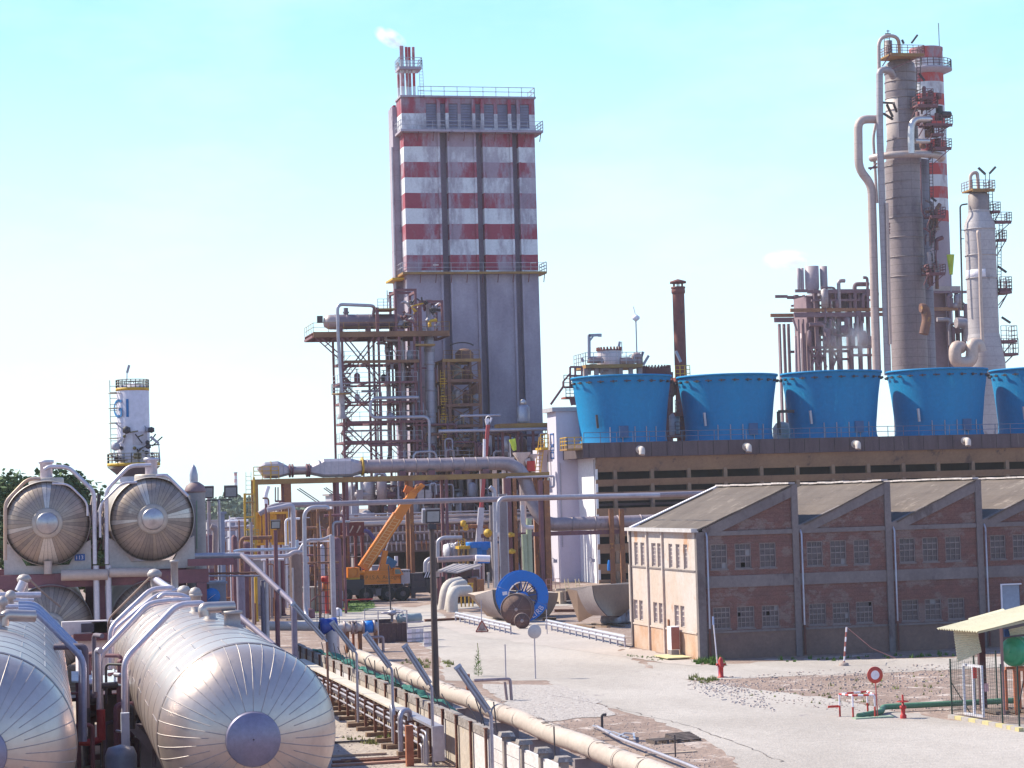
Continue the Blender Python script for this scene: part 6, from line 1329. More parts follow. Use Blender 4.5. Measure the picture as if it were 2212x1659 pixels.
# left tank pipes
nozzle(TL,CL,2.62,76,.2,.4,.3)
MB().tube(rnd([q12(20,650,76),q12(30,578,76),q12(247,585,76.3)],.4),.2,18).build('vent_elbow',alu_n,TL)
for i,(dx,yy,Y) in enumerate(((0,0,78),(-6,-22,82),(-4,-48,86))):
    overpipe(('blue-grey pipe sloping down the right side of the left tank, lowest of three','blue-grey pipe sloping beside the left tank, middle of three','blue-grey pipe sloping beside the left tank, uppermost of three')[i],[q12(130,545+yy,Y),q12(243,545+yy,Y),q12(590+dx*2,885+yy,Y),q12(592+dx*3,1470,Y)],.15,pbl)
for i,(y0,x1,Y,r) in enumerate(((432,290,96,.16),(470,240,90,.1),(515,240,88,.13),(578,60,80,.1))):
    overpipe(('long silver pipe lying across the far top of the left tank','thin silver pipe across the top of the left tank','middle silver pipe across the top of the left tank','short silver pipe at the left picture edge on the left tank')[i],[q12(-60,y0+4,Y),q12(x1,y0,Y)],r,pw)
overpipe('fat slanting white stub pipe below the farthest valve of the left tank',[q12(168,340,103),q12(135,410,103)],.28,pw)
overpipe('thin brown pipe slanting down from the farthest valve of the left tank',[q12(208,325,103),q12(330,440,103),q12(430,520,103)],.06,M('brown_thin_pipe',(.33,.22,.16)))
# little room, canopy, condenser units between the tanks
Yc=112.
t=thing('plant_cabin','small white cabin with open dark slots between the far ends of the big tanks','cabin',(q12(700,850,Yc).x,Yc,0))
a=q12(550,760,Yc);b=q12(870,760,Yc); MB().box(a.x,Yc,0,b.x,Yc+4,a.z).build('cabin_wall',M('cabin_white',(.58,.55,.56),(.5,.47,.49),.7,scale=1),t); MB().box(a.x-.2,Yc-.3,a.z,b.x+.2,Yc+4.2,a.z+.35).build('roof_fascia',M('maroon_fascia',(.14,.05,.06),None,.7),t)
for x,w,mt in ((625,28,black),(650,10,red),(600,10,black)): c_=q12(x,850,Yc); d=q12(x+w,960,Yc); MB().box(c_.x,Yc-.04,d.z-1,d.x,Yc-.01,c_.z).build('slot_opening',mt,t)
for x,l in ((600,'white rooftop cooling unit with dark grille, left one of the pair'),(780,'white rooftop cooling unit half hidden by pipes, right one of the pair')):
    p=q12(x,715,Yc); t=thing('condenser_unit',l,'cooling unit',(p.x,Yc+.5,p.z)); MB().box(p.x-1.1 if x==600 else p.x-.9,Yc+.1,p.z-.02,p.x+1.1,Yc+1.,q12(x,622,Yc).z).build('casing',M('unit_white',(.62,.6,.6),None,.5),t)
    g=q12(x-25,700,Yc);h=q12(x+65,635,Yc); MB().box(g.x,Yc+.06,g.z,h.x,Yc+.09,h.z).build('grille',M('grille_dark',(.07,.06,.08),None,.6),t)
t=thing('canopy','pale bluish corrugated canopy sheet between the two big tanks','canopy',(q12(720,1020,88).x,88,q12(720,1020,88).z)); m=MB(); a=q12(505,975,96);b=q12(960,960,96);c_=q12(505,1040,86);d=q12(950,1075,86)
m.add([a,b,d,c_,a-UP*.06,b-UP*.06,d-UP*.06,c_-UP*.06],[(0,3,2,1),(4,5,6,7),(3,7,6,2),(0,4,7,3),(1,2,6,5),(0,1,5,4)]); m.build('canopy_sheet',M('pale_cyan_sheet',(.50,.60,.62),(.42,.52,.55),.5,scale=1),t)
for s in (.15,.4,.65,.9): 
    p=a.lerp(b,s);q=c_.lerp(d,s); MB().bar(p+UP*.03,q+UP*.03,.08,.05).build('sheet_rib',M('pale_cyan_sheet',(.5,.6,.62)),t)
for p in (c_.lerp(d,.1),c_.lerp(d,.75)): MB().bar((p.x,p.y+.2,0),(p.x,p.y+.2,p.z-.07),.16).build('canopy_post',steel,t)
cl=thing('pipe_manifold','tangle of dark pipes, valves and frames in the gap between the big tanks','pipes',(q12(720,1400,84).x,84,0))
for i in range(60):
    u=rr.uniform(172,345); v=rr.uniform(1480,1700); Y=rr.uniform(78,100); p=P(u,v,Y); 
    if p.x>CR.x+(p.y-65)*.0173-2.7 and abs(p.z-3.5)<2.6 : continue
    h=rr.uniform(.6,2.6); dx=rr.uniform(-1.2,1.2); m=MB(); m.tube(rnd([p,p+UP*h,p+UP*h+Vector((dx,rr.uniform(-1,1),0))],.2,4),rr.choice((.05,.08,.12)),8); m.build('manifold_pipe',rr.choice((steel,dark,dark,M('greyed_purple',(.16,.13,.16)),galv)),cl)
for x,w,y0 in ((770,.22,1080),(845,.2,1075),(640,.25,1050),(930,.16,1075)): p=q12(x,y0,90); MB().box(p.x-w/2,90,0,p.x+w/2,90.25,p.z).build('frame_post',steel,cl)
for y_ in (1090,1310,1575): p=q12(620,y_,90);q=q12(1050,y_,90); MB().box(p.x,89.8,p.z-.14,q.x,90,p.z+.06).build('frame_beam',steel,cl)
p=q12(735,1350,88); MB().box(p.x-.1,88,0,p.x+.8,88.5,q12(735,1150,88).z).build('brown_panel',M('brown_panel',(.22,.17,.15),None,.8),cl)
m=MB(); m.bar(q12(920,1350,84),q12(1080,1520,84),.3); m.build('slanted_pipe',M('grey_brown',(.3,.27,.27),None,.6),cl)
p=q12(895,1420,75); m=MB(); m.box(p.x-.17,75,p.z-3.4,p.x+.1,75.3,q12(895,1270,75).z); o=solo(m,'pipe_shield',M('bluish_white',(.5,.55,.62),None,.5),'pale blue upright channel below the nearest white pipe','channel')
p=q12(855,1590,74); t=thing('fender','rounded grey-blue plastic cover at the bottom between the tanks','cover',(p.x,p.y,p.z-1)); MB().rings([(.5,-1.2),(.52,.1),(.42,.35),(.02,.45)],p,n=20).build('cover_shell',M('slate_blue',(.16,.22,.30),None,.35),t); MB().rings([(.8,-1.3),(.8,-1.2),(.5,-1.2)],p,n=20).build('cover_base',dark,t)
p=q12(655,1140,86); MB().rings([(.05,-.35),(.35,-.3),(.4,0),(.3,.3),(.05,.35)],p,(1,0,0),14).build('valve_head',M('dark_grey_metal',(.12,.11,.13),None,.4,.4),cl); MB().rings([(.05,-.2),(.22,-.1),(.2,.2),(.02,.25)],p+Vector((0,-.1,.35)),n=12).build('valve_bonnet',white,cl)
# ================================================================ UPPER REAR TANKS
YU=125.
conc_w=M('whitewashed_concrete',(.50,.48,.45),(.40,.38,.36),.85,scale=.8)
def rear_tank(u,v,label,z=None,hot=(),cap=True,R=2.3):
    c=P(u,v,YU) if z is None else Vector((P(u,1122,YU).x,YU,z)); t=thing('insulated_tank',label,'tank',(c.x,YU,c.z-R))
    L=26
    MB().rings([(R,0),(R,L)],c,TD,64,side=TS).build('body_shell',M('brown_cladding',(.36,.31,.25),(.29,.25,.21),.5,.3,scale=.4),t)
    MB().rings([(R+.0,-.25),(R+.04,-.2),(R+.04,.2),(R,.25)],c,TD,64,side=TS).build('rim_ring',alu_s,t)
    # end made of wedge-shaped cladding sheets
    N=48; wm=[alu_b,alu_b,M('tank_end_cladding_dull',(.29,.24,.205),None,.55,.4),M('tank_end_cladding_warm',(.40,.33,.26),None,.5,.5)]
    MB().rings([(.5,-.9),(1.3,-.76),(1.9,-.44),(2.2,-.09),(R,.1)],c,TD,48,side=TS).build('end_backing',M('dark_seam_backing',(.09,.07,.075),None,.8),t)  # dark backing that shows as joints between the wedges
    prof=[(.62,-.95),(1.3,-.82),(1.9,-.5),(2.2,-.15),(R,.05)]
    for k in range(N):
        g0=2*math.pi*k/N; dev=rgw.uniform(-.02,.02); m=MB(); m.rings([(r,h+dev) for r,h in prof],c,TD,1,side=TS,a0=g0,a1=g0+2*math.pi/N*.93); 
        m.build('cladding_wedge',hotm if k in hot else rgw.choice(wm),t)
    MB().rings([(.02,-1.28),(.55,-1.22),(.6,-1.15),(.62,-.98)],c,TD,36,side=TS).build('end_cone',M('bright_end_cone',(.46,.46,.46),(.38,.37,.37),.35,.7,scale=1),t)
    MB().rings([(.6,-1.05),(.82,-1.02),(.84,-.93),(.6,-.92)],c,TD,36,side=TS).build('end_flange',M('beige_ring',(.48,.43,.37),None,.5,.3),t)
    return t,c
rgw=random.Random(9); hotm=M('painted_glint_wedge',(.55,.52,.46),(.48,.45,.40),.4,.5,scale=1)  # glints on the metal ends, painted as paler wedges
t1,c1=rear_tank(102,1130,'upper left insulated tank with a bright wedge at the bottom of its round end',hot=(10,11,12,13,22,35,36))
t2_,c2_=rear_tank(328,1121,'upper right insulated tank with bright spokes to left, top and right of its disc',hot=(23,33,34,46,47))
t5,c5_=rear_tank(104,1340,'lower left insulated tank mostly hidden behind the near tank',hot=(),z=c1.z-5.7)
t6,c6_=rear_tank(326,1340,'lower right insulated tank in deep shade behind the near tank',hot=(),z=c2_.z-5.7)
for t,c in ((t1,c1),(t2_,c2_)):
    for s in (-1,1):
        x0=c.x+s*1.0; x1=c.x+s*2.15
        MB().prism([(c.x+s*.9,YU+.3,c.z-R_v) for R_v in (2.75,)]+[(c.x+s*2.35,YU+.3,c.z-2.75),(c.x+s*2.35,YU+.3,c.z-1.0),(c.x+s*1.95,YU+.3,c.z-1.2),(c.x+s*1.5,YU+.3,c.z-1.75)],(0,.8,0)).build('saddle_plate',conc_w,t)
    MB().box(c.x-2.35,YU+.32,c.z-2.78,c.x+2.35,YU+1.09,c.z-2.33).build('saddle_base',conc_w,t)
p=P(172,1205,YU-.1); sg=thing('number_plate','tiny dark blue number plate on the white saddle of the upper left tank','sign',(p.x,YU+.25,p.z)); MB().box(p.x-.26,YU+.2,p.z-.16,p.x+.3,YU+.28,p.z+.2).build('plate',bl,sg); text('113',.3,white,sg,(p.x,YU+.19,p.z),(1,0,0),(0,0,1))
# supporting frame
fr_=thing('support_frame','dark steel frame carrying the two upper insulated tanks above the lower pair','steel frame',(5,YU,0))
zb9=c1.z-2.8
MB().box(P(-20,1220,YU).x-2,YU-.1,zb9-.75,P(450,1220,YU).x,YU+.25,zb9).build('main_beam',steel,fr_)
MB().box(P(-20,1220,YU).x-2,YU+14,zb9-.75,P(450,1220,YU).x,YU+14.3,zb9).build('main_beam',steel,fr_)
for u in (20,215,435):
    for y in (YU-.15,YU+14): x=P(u,1250,YU).x; MB().box(x-.28,y,0,x+.28,y+.45,zb9-.753).build('frame_column',steel,fr_)
for u in (207,233): x=P(u,1250,YU).x; MB().tube([(x,YU-.6,0),(x,YU-.6,zb9+.4)],.17,12).build('pale_stanchion',pw,fr_)
MB().box(P(405,1210,YU).x,YU-.4,P(430,1222,YU).z,P(445,1210,YU).x+1.5,YU,P(430,1207,YU).z).build('side_beam',steel,fr_)
pipe('cross_pipe','fat brownish pipe slung under the beam of the upper tanks',[P(132,1243,YU-.8),P(232,1241,YU-.8)],.3,beigepipe,.2)
pipe('cross_pipe','second brownish pipe under the beam right of the stanchions',[P(236,1237,YU-.8),P(330,1236,YU-.8)],.26,beigepipe,.2)
pipe('drain_stub','short drain pipe under the upper left tank',[P(104,1212,YU-.3),P(104,1240,YU-.3)],.22,beigepipe,.1)
# loops over the upper tanks
def q13(x,y,Y=YU): return P(*c13(x,y),Y)
ov=lambda l,pts,r,mt=pw: overpipe(l,pts,r*.78,mt)
ov('thick grey pipe looping from the top of the upper left tank down between the tanks',[q13(350,935,124),q13(385,912,124),q13(540,915,124),q13(742,1110,124),q13(748,1680,124)],.2)
ov('orange-tinted pipe bending from the left tank top down past its left side',[q13(320,1005,123.5),q13(215,1010,123.5),q13(42,1190,123.5),q13(42,1650,123.5)],.17,M('sun_faded_orange_lagging',(.45,.30,.2),(.40,.33,.30),.5,.2,scale=.5))
ov('thin pale pipe bending over the right shoulder of the upper left tank',[q13(410,1045,123.7),q13(540,1050,123.7),q13(688,1195,123.7),q13(690,1300,123.7)],.1)
ov('thick grey pipe rising between the tanks and crossing to the right tank top',[q13(842,1680,124),q13(838,1095,124),q13(1020,905,124),q13(1190,900,124)],.2)
ov('slimmer pipe just under the thick grey one left of the right tank top',[q13(790,1470,123.6),q13(788,1210,123.6),q13(960,1040,123.6),q13(1080,1035,123.6)],.12)
ov('grey pipe bending down the right shoulder of the upper right tank',[q13(1230,985,123.6),q13(1310,975,123.6),q13(1480,1145,123.6)],.16)
for t,c,u0,u1,ytop in ((t1,c1,330,400,890),(t2_,c2_,1160,1225,870)):
    a=q13(u0,1030,126);b=q13(u1,ytop,126); xm=(a.x+b.x)/2; MB().rings([(.34,0),(.34,b.z-c.z-2.2),(.42,b.z-c.z-2.15),(.42,b.z-c.z-2.0),(.02,b.z-c.z-1.98)],(xm,126,c.z+2.2),n=24).build('top_nozzle',pw,t)
    MB().rings([(.95,-.1),(.95,.18),(.9,.25),(.02,.27)],(xm,126,c.z+2.25),n=28).build('manway_lid',M('beige_lid',(.5,.45,.38),None,.5,.2),t)
# process clutter between and beside the rear tanks
cl2=thing('rear_pipework','small valves and thin pipes crowded between the two upper rear tanks','pipes',(P(210,1200,130).x,130,0))
for i in range(26):
    p=P(rr.uniform(188,236),rr.uniform(1120,1210),rr.uniform(128,134)); m=MB(); m.tube([p,p+Vector((rr.uniform(-.5,.5),0,rr.uniform(.4,1.6)))],rr.uniform(.05,.15),7); m.build('thin_pipe',rr.choice((steel,beigepipe,dark,galv)),cl2)
# ================================================================ GI SILO, vessel, masts
YI=150.
def i3(x,y,Y=YI): return P(*c13(x,y),Y)
a=i3(1057,300);b=i3(1057,700); R_=(i3(1190,600).x-i3(926,600).x)/2; xs=i3(1062,900).x
t=thing('silo','tall white silo marked with blue GI letters and ringed by two railed platforms','silo',(xs,YI+R_,0)); yc=YI+R_
sw=M('silo_white',(.60,.60,.66),(.54,.54,.60),.55,scale=.3,st=(1,1,.3),c3=(.36,.34,.36),s3=.35,t3=.72)
MB().rings([(R_*.86,0),(R_*.86,i3(1060,885).z)],(xs,yc,0),n=48).build('lower_shell',sw,t)
MB().rings([(R_,i3(1060,880).z),(R_,a.z),(R_*.9,a.z+.25),(.05,a.z+.45)],(xs,yc,0),n=48).build('silo_shell',sw,t)
MB().rings([(R_+.003,i3(1060,745).z),(R_+.01,i3(1060,740).z),(R_+.01,i3(1060,640).z),(R_+.003,i3(1060,635).z)],(xs,yc,0),n=20,side=(0,-1,0),a0=-.1,a1=.9).build('stain_patch',M('grey_stain',(.42,.40,.44),(.5,.49,.53),.7,scale=.8),t)
def ringplat(z,r0,r1,mt,hh,rmt,name,n=28,mid=3):
    q=MB().rings([(r0,z-.12),(r1,z-.2),(r1,z),(r0,z)],(xs,yc,0),n=n).build(name,mt,t); m=MB(); rail(m,ring_pts((xs,yc,z),r1-.04,22),hh,2,.05,mid); m.build(name+'_railing',rmt,q)
z1=i3(1050,285).z; zR=i3(1050,222).z-z1; ringplat(z1,R_*.5,R_*1.02,yellow,zR,M('railing_buff',(.35,.32,.26),None,.6),'top_platform')
z2=i3(1070,880).z; Rp=(i3(1280,880).x-i3(857,880).x)/2; MB().rings([(R_*.9,z2-.9),(Rp,z2-.25)],(xs,yc,0),n=28).build('platform_cone',M('dark_cone',(.12,.10,.12),None,.7),t); ringplat(z2,R_,Rp,yellow,i3(1070,806).z-z2,M('railing_buff',(.35,.32,.26)),'lower_platform')
bl2=M('sign_blue_bright',(.02,.16,.40),None,.5)
g_=i3(983,460,YI+R_*.3); cx3=i3(983,460).x; 
for ch,dx in (('G',-.42),('I',.18)):
    x=cx3+dx; yy=yc-math.sqrt(max(0,(R_+.02)**2-(x-xs)**2)); nx_=Vector((x-xs,yy-yc,0)).normalized(); o=text(ch,1.75,bl2,t,(x,yy,g_.z),Vector((-nx_.y,nx_.x,0)),(0,0,1),ext=.01)
    for v in o.data.vertices: pass
m=MB(); zt0=i3(905,225).z; x=i3(905,400).x; ladder(m,(x,yc-.3,i3(905,850).z),(x,yc-.3,zt0),.55,.4,.05)
for k in range(9): z=zt0-.9-k*1.0; m.tube(ring_pts((x,yc-.65,z),.4,8),.03,4,False)
m.build('caged_ladder',M('railing_buff',(.35,.32,.26)),t)
for a_,b_,c_ in (((1001,172),(1018,112),(1000,230)),((965,690),(900,750),(898,860)),((1185,675),(1250,728),(1262,870))): 
    m=MB(); m.bar(i3(*a_),i3(*b_),.16); e=a_ if a_[0]==1001 else b_; m.bar(i3(*e),i3(*c_),.06); m.build('lamp_tube',grey,t)
for i in range(30):
    g=rr.uniform(-2.6,-.4); r=rr.uniform(R_+.1,Rp-.1); p=Vector((xs+r*math.cos(g),yc+r*math.sin(g),z2+rr.uniform(.1,2.2))); m=MB(); s=rr.uniform(.1,.28)
    if i%2: m.rings([(.02,-s),(s,-s*.6),(s,s*.6),(.02,s)],p,n=8)
    else: m.tube([p,p+Vector((rr.uniform(-1,1),0,rr.uniform(-.3,.8)))],.05,6)
    m.build('valve',rr.choice((dark,dark,grey,M('dark_olive',(.14,.12,.06),None,.7))),t)
Yv=138.
def iv(x,y): return P(*c13(x,y),Yv)
x=iv(1548,1300).x; R_=(iv(1628,1300).x-iv(1468,1300).x)/2; t=thing('pressure_vessel','upright grey-beige pressure vessel with a silver bullet-shaped cap right of the tanks','vessel',(x,Yv+R_,0))
z=iv(1548,1100).z; MB().rings([(R_,0),(R_,z-.05),(R_*.85,z+.3),(R_*.4,z+.5)],(x,Yv+R_,0),n=36).build('vessel_shell',M('grey_beige_paint',(.30,.275,.25),(.24,.22,.21),.6,scale=.4),t)
MB().rings([(R_+.01,z-.12),(R_+.05,z-.1),(R_+.05,z),(R_*.88,z+.32),(R_*.4,z+.52)],(x,Yv+R_,0),n=36).build('vessel_hood',M('mauve_hood',(.26,.17,.18),None,.6),t)
zc9=iv(1533,1070).z; r=R_*.42; MB().rings([(r*1.15,zc9-.4),(r*1.2,zc9),(r*.8,zc9+.05),(r,zc9+.4),(r,zc9+.75),(r*.6,zc9+1.2),(.02,zc9+1.4)],(iv(1533,1000).x,Yv+R_,0),n=24).build('silver_cap',galv,t)
MB().tube([iv(1548,1180)+Vector((0,-.1,0)),iv(1550,1560)+Vector((0,-.1,0))],.03,5).build('sight_pipe',M('green_line',(.15,.25,.15),None,.6),t)
def floodmast(u,vb,vt,Y,label,heads,r=.08,mt=galv,base=0,hs=.5,hm=dark):
    b=P(u,vb,Y); t=thing('floodlight_mast',label,'floodlight',(b.x,Y,0)); z=P(u,vt,Y).z
    MB().tube([(b.x,Y,0),(b.x,Y,z)],[r*1.35,r],12).build('mast',mt,t)
    if len(heads)>1: MB().bar((b.x+heads[0]*1.1,Y,z),(b.x+heads[-1]*1.1,Y,z),.09).build('cross_arm',dark,t)
    for dx in heads:
        h=MB(); tilt=Vector((0,-.35,1)).normalized(); c=Vector((b.x+dx,Y-.12,z+hs*.62)); a=Vector((1,0,0))*hs*.5; u_=tilt*hs*.45; d_=Vector((0,-1,-.35)).normalized()*.1
        h.hexa([c-a-u_-d_,c+a-u_-d_,c+a-u_+d_,c-a-u_+d_,c-a+u_-d_,c+a+u_-d_,c+a+u_+d_,c-a+u_+d_]); o=h.build('lamp_housing',hm,t)
        g=MB(); c2=c+d_*1.06; a=a*.8; u_=u_*.78; g.add([c2-a-u_,c2+a-u_,c2+a+u_,c2-a+u_],[(0,1,2,3)]); g.build('lamp_glass',M('lamp_glass',(.34,.36,.36),(.28,.3,.31),.2,spec=.7),o)
    return t
floodmast(478,1330,1080,142,'twin floodlights on a pale mast right of the upper tanks',(-.75,.75),.09,galv,hs=.85)
floodmast(599,1330,1145,128,'single floodlight on a brown pole in front of the orange tube bank',(0,),.11,steel,hs=.55)
# big lamp pole in the middle
xp=17.85; d=ray(942,1495); Yp=(CAMP+d*(xp/d.x)).y; b=PX(942,1495,xp)
t=thing('lamp_pole','tall dark brown floodlight pole standing in the centre behind the concrete fence','floodlight',(xp,b.y,0)); zt7=PX(938,1131,xp).z
bp=M('dark_brown_pole',(.11,.07,.06),(.08,.055,.05),.6,scale=1)
MB().tube([(xp,b.y,0),(xp,b.y,zt7)],[.17,.11],16).build('pole',bp,t)
for dx,w in ((.02,.62),(-.25,.3)):
    a=Vector((1,-.1,0)).normalized()*w*.5; c=Vector((xp+dx,b.y-.15+(0 if w>.5 else .2),zt7+.33)); u_=Vector((0,-.25,1)).normalized()*.3; d_=Vector((0,-1,-.25)).normalized()*.13
    o=MB().hexa([c-a-u_-d_,c+a-u_-d_,c+a-u_+d_,c-a-u_+d_,c-a+u_-d_,c+a+u_-d_,c+a+u_+d_,c-a+u_+d_]).build('lamp_housing',dark if w>.5 else galv,t); c2=c+d_*1.04; a=a*.82;u_=u_*.75
    MB().add([c2-a-u_,c2+a-u_,c2+a+u_,c2-a+u_],[(0,1,2,3)]).build('lamp_glass',M('lamp_glass',(.34,.36,.36)),o)
MB().box(xp-.16,b.y-.2,zt7-.25,xp+.16,b.y+.1,zt7-.02).build('pole_bracket',dark,t)
# ================================================================ CONCRETE FENCE AND BIG PIPE
XW=16.66
fn=thing('concrete_fence','long stained concrete panel fence with rust-brown posts running into the distance','fence',(XW,95,0))
pn=M('fence_panel_concrete',(.47,.43,.36),(.38,.34,.29),.9,scale=.5,st=(1,1,.5),bump=.3,c3=(.42,.30,.10),s3=.45,t3=.64,fine=.15)
pn2=M('white_fence_panel',(.62,.62,.61),(.52,.51,.50),.85,scale=.7,bump=.3,c3=(.40,.37,.33),s3=1.1,t3=.66)
cop=M('mottled_coping',(.31,.285,.26),(.20,.18,.17),.95,scale=2,bump=.8,bs=8,c3=(.44,.42,.38),s3=1.4,t3=.6)
rp_=M('rust_post',(.20,.09,.06),(.13,.06,.045),.8,scale=1.5,c3=(.3,.16,.08),s3=3,t3=.6)
ys=[66.7+2.65*i for i in range(25)]
for i,y in enumerate(ys[:-1]):
    near=y<75
    if near:
        for k in range(4): MB().box(XW-.05,y+.16,.02+k*.45,XW+.05,y+2.5,.44+k*.45).build('panel',pn2,fn)
    else:
        MB().box(XW-.06,y+.08,0,XW+.06,y+2.57,1.62).build('panel',pn if rr.random()>.2 else pn2,fn)
        zj=rr.uniform(-.03,.03); MB().box(XW-.1,y+.02,1.625,XW+.16,y+2.63,1.97+zj).build('coping',cop,fn)
for i,y in enumerate(ys):
    if y<75:
        MB().box(XW-.13,y-.14,0,XW+.13,y+.14,1.95).build('post',M('concrete_post',(.30,.275,.25),(.22,.2,.185),.9,scale=1,bump=.3),fn); MB().prism([(XW-.26,y-.26,1.952),(XW+.26,y-.26,1.952),(XW+.2,y-.2,2.1),(XW-.2,y-.2,2.1)],(0,.5,0)).build('post_cap',cop,fn)
    else:
        m=MB(); m.box(XW-.2,y-.07,0,XW-.17,y+.07,1.95); m.box(XW-.17,y-.012,0,XW-.105,y+.012,1.95); m.build('post',rp_,fn); MB().box(XW-.22,y-.1,1.952,XW-.09,y+.1,2.0).build('post_cap',rp_,fn)
for i in range(24):
    y=rr.uniform(68,124); l=rr.uniform(.7,1.2); a=Vector((XW+.1,y,1.9)); tl=rr.uniform(.0,.9) if y>76 else rr.uniform(-.05,.12)
    MB().tube([a,a+Vector((-.35*tl if y>76 else 0,.9*tl,l*(1-.3*tl)))],.025,5).build('fence_rod',dark,fn)
# green netting slumped on the wall
net=MB(); ny=70; nxn=6; base=[]
for i in range(ny+1):
    y=88+36*i/ny; sag=.5+.5*math.sin(i*.55)+.3*math.sin(i*1.7)
    for j in range(nxn+1):
        s=j/nxn; x=XW+.05+1.3*s+.1*math.sin(i*.9+j); z=2.05+.30*math.sin(s*math.pi)*(sag)-.85*s*(1.2-.3*sag)+.04*math.sin(i*2.3+j*1.9); base.append((x,y,z))
net.add(base,[(i*(nxn+1)+j,(i+1)*(nxn+1)+j,(i+1)*(nxn+1)+j+1,i*(nxn+1)+j+1) for i in range(ny) for j in range(nxn) if not (math.sin(i*.37)>.55 and j>1)])
nm=M('green_netting',(.02,.12,.085),(.035,.17,.12),.8,scale=3)
tag(net.build('safety_net',nm),'slumped dark green safety netting draped along the top of the concrete fence','netting')
xs_=[G(727,1389,1.5),G(1273,1590,1.5)]; xb_=(xs_[0].x+xs_[1].x)/2
t=thing('pipeline','thick cream-grey insulated pipeline running beside the concrete fence','pipeline',(xb_+.1,100,0))
plm=M('pipeline_lagging',(.46,.41,.35),(.39,.335,.29),.75,scale=.35,bump=.5,bs=2.2,c3=(.30,.24,.2),s3=1.6,t3=.68,fine=.1)
pts=[]; 
for i in range(34):
    y=66+66*i/33; pts.append((xb_+.1+.05*math.sin(i*.6),y,1.12+.03*math.sin(i*1.3)))
MB().tube(pts,.37,20).build('pipe_shell',plm,t)
for i in range(22): y=67+3*i; MB().rings([(.375,-.04),(.395,-.03),(.395,.03),(.375,.04)],(xb_+.1,y,1.12),(0,1,0),20).build('lagging_band',plm,t)
for i in range(46):
    y=66+rr.uniform(0,40); g=rr.uniform(.3,1.2); MB().bar((xb_+.1-.38*math.cos(g+.9),y,1.12+.38*math.sin(g+.9)),(xb_+.1-.38*math.cos(g+.5),y+rr.uniform(.15,.4),1.12+.38*math.sin(g+.5)),.05,.02).build('torn_flap',M('flap_dark',(.25,.22,.2),None,.8),t)
for i in range(9): y=70+7*i; MB().box(xb_-.5,y,0,xb_+.7,y+.35,.76).build('pipe_cradle',conc,t)
# slender second pipe right of it + low rail
pipe('thin_pipe','slim grey pipe lying on the ground right of the thick pipeline',[G(1290,1570,.25),G(1330,1592,.25),G(1480,1650,.25),G(1600,1700,.25)],.07,galv,.2)
# shade cable tray and thin pipes on sleepers left of the fence
xt=15.95; tr=thing('cable_tray','long cream-topped cable tray with thin silver pipes beneath it beside the fence','cable tray',(xt,105,0))
MB().box(xt-.28,92.3,1.42,xt+.32,124,1.5).build('tray_cover',M('cream_tray_cover',(.56,.53,.44),(.48,.44,.37),.7,scale=.5),tr)
MB().box(xt-.2,83.6,1.42,xt+.25,92.0,1.52).build('tray_cover',galv,tr); MB().box(xt-.2,83.4,.2,xt+.25,83.58,1.52).build('tray_drop',galv,tr)
for k,(dx,z) in enumerate(((-.35,1.25),(-.4,1.08),(-.32,.95),(-.22,.84),(-.42,.72))):
    MB().tube(rnd([(xt+dx,83.9+.15*k,.05),(xt+dx,83.9+.15*k,z),(xt+dx,122,z)],.25,4),.045+.01*(k%2),8).build('small_pipe',galv,tr)
MB().tube(rnd([(xt-.5,90.4,.3),(xt-.5,90.4,1.7),(xt-.45,91.1,1.7),(xt-.4,91.2,1.0)],.35,5),.1,10).build('hoop_pipe',galv,tr)
MB().tube(rnd([(xt-.7,87.6,.1),(xt-.7,87.6,1.75),(xt-.2,88.2,1.75),(xt-.2,88.3,1.2)],.35,5),.11,10).build('hoop_pipe',galv,tr)
for k in range(15):
    y=85+2.6*k; MB().box(xt-.5,y-.05,.16,xt-.38,y+.05,1.3).build('tray_post',rp_,tr); MB().box(xt+.2,y-.05,.16,xt+.3,y+.05,1.41).build('tray_post',rp_,tr); MB().box(xt-.5,y-.04,1.3,xt+.3,y+.04,1.37).build('tray_bracket',rp_,tr)
    MB().box(xt-.85,y-.2,.0,xt+.4,y+.2,.18).build('sleeper',M('timber_sleeper',(.22,.15,.10),(.15,.10,.07),.9,scale=2),tr)
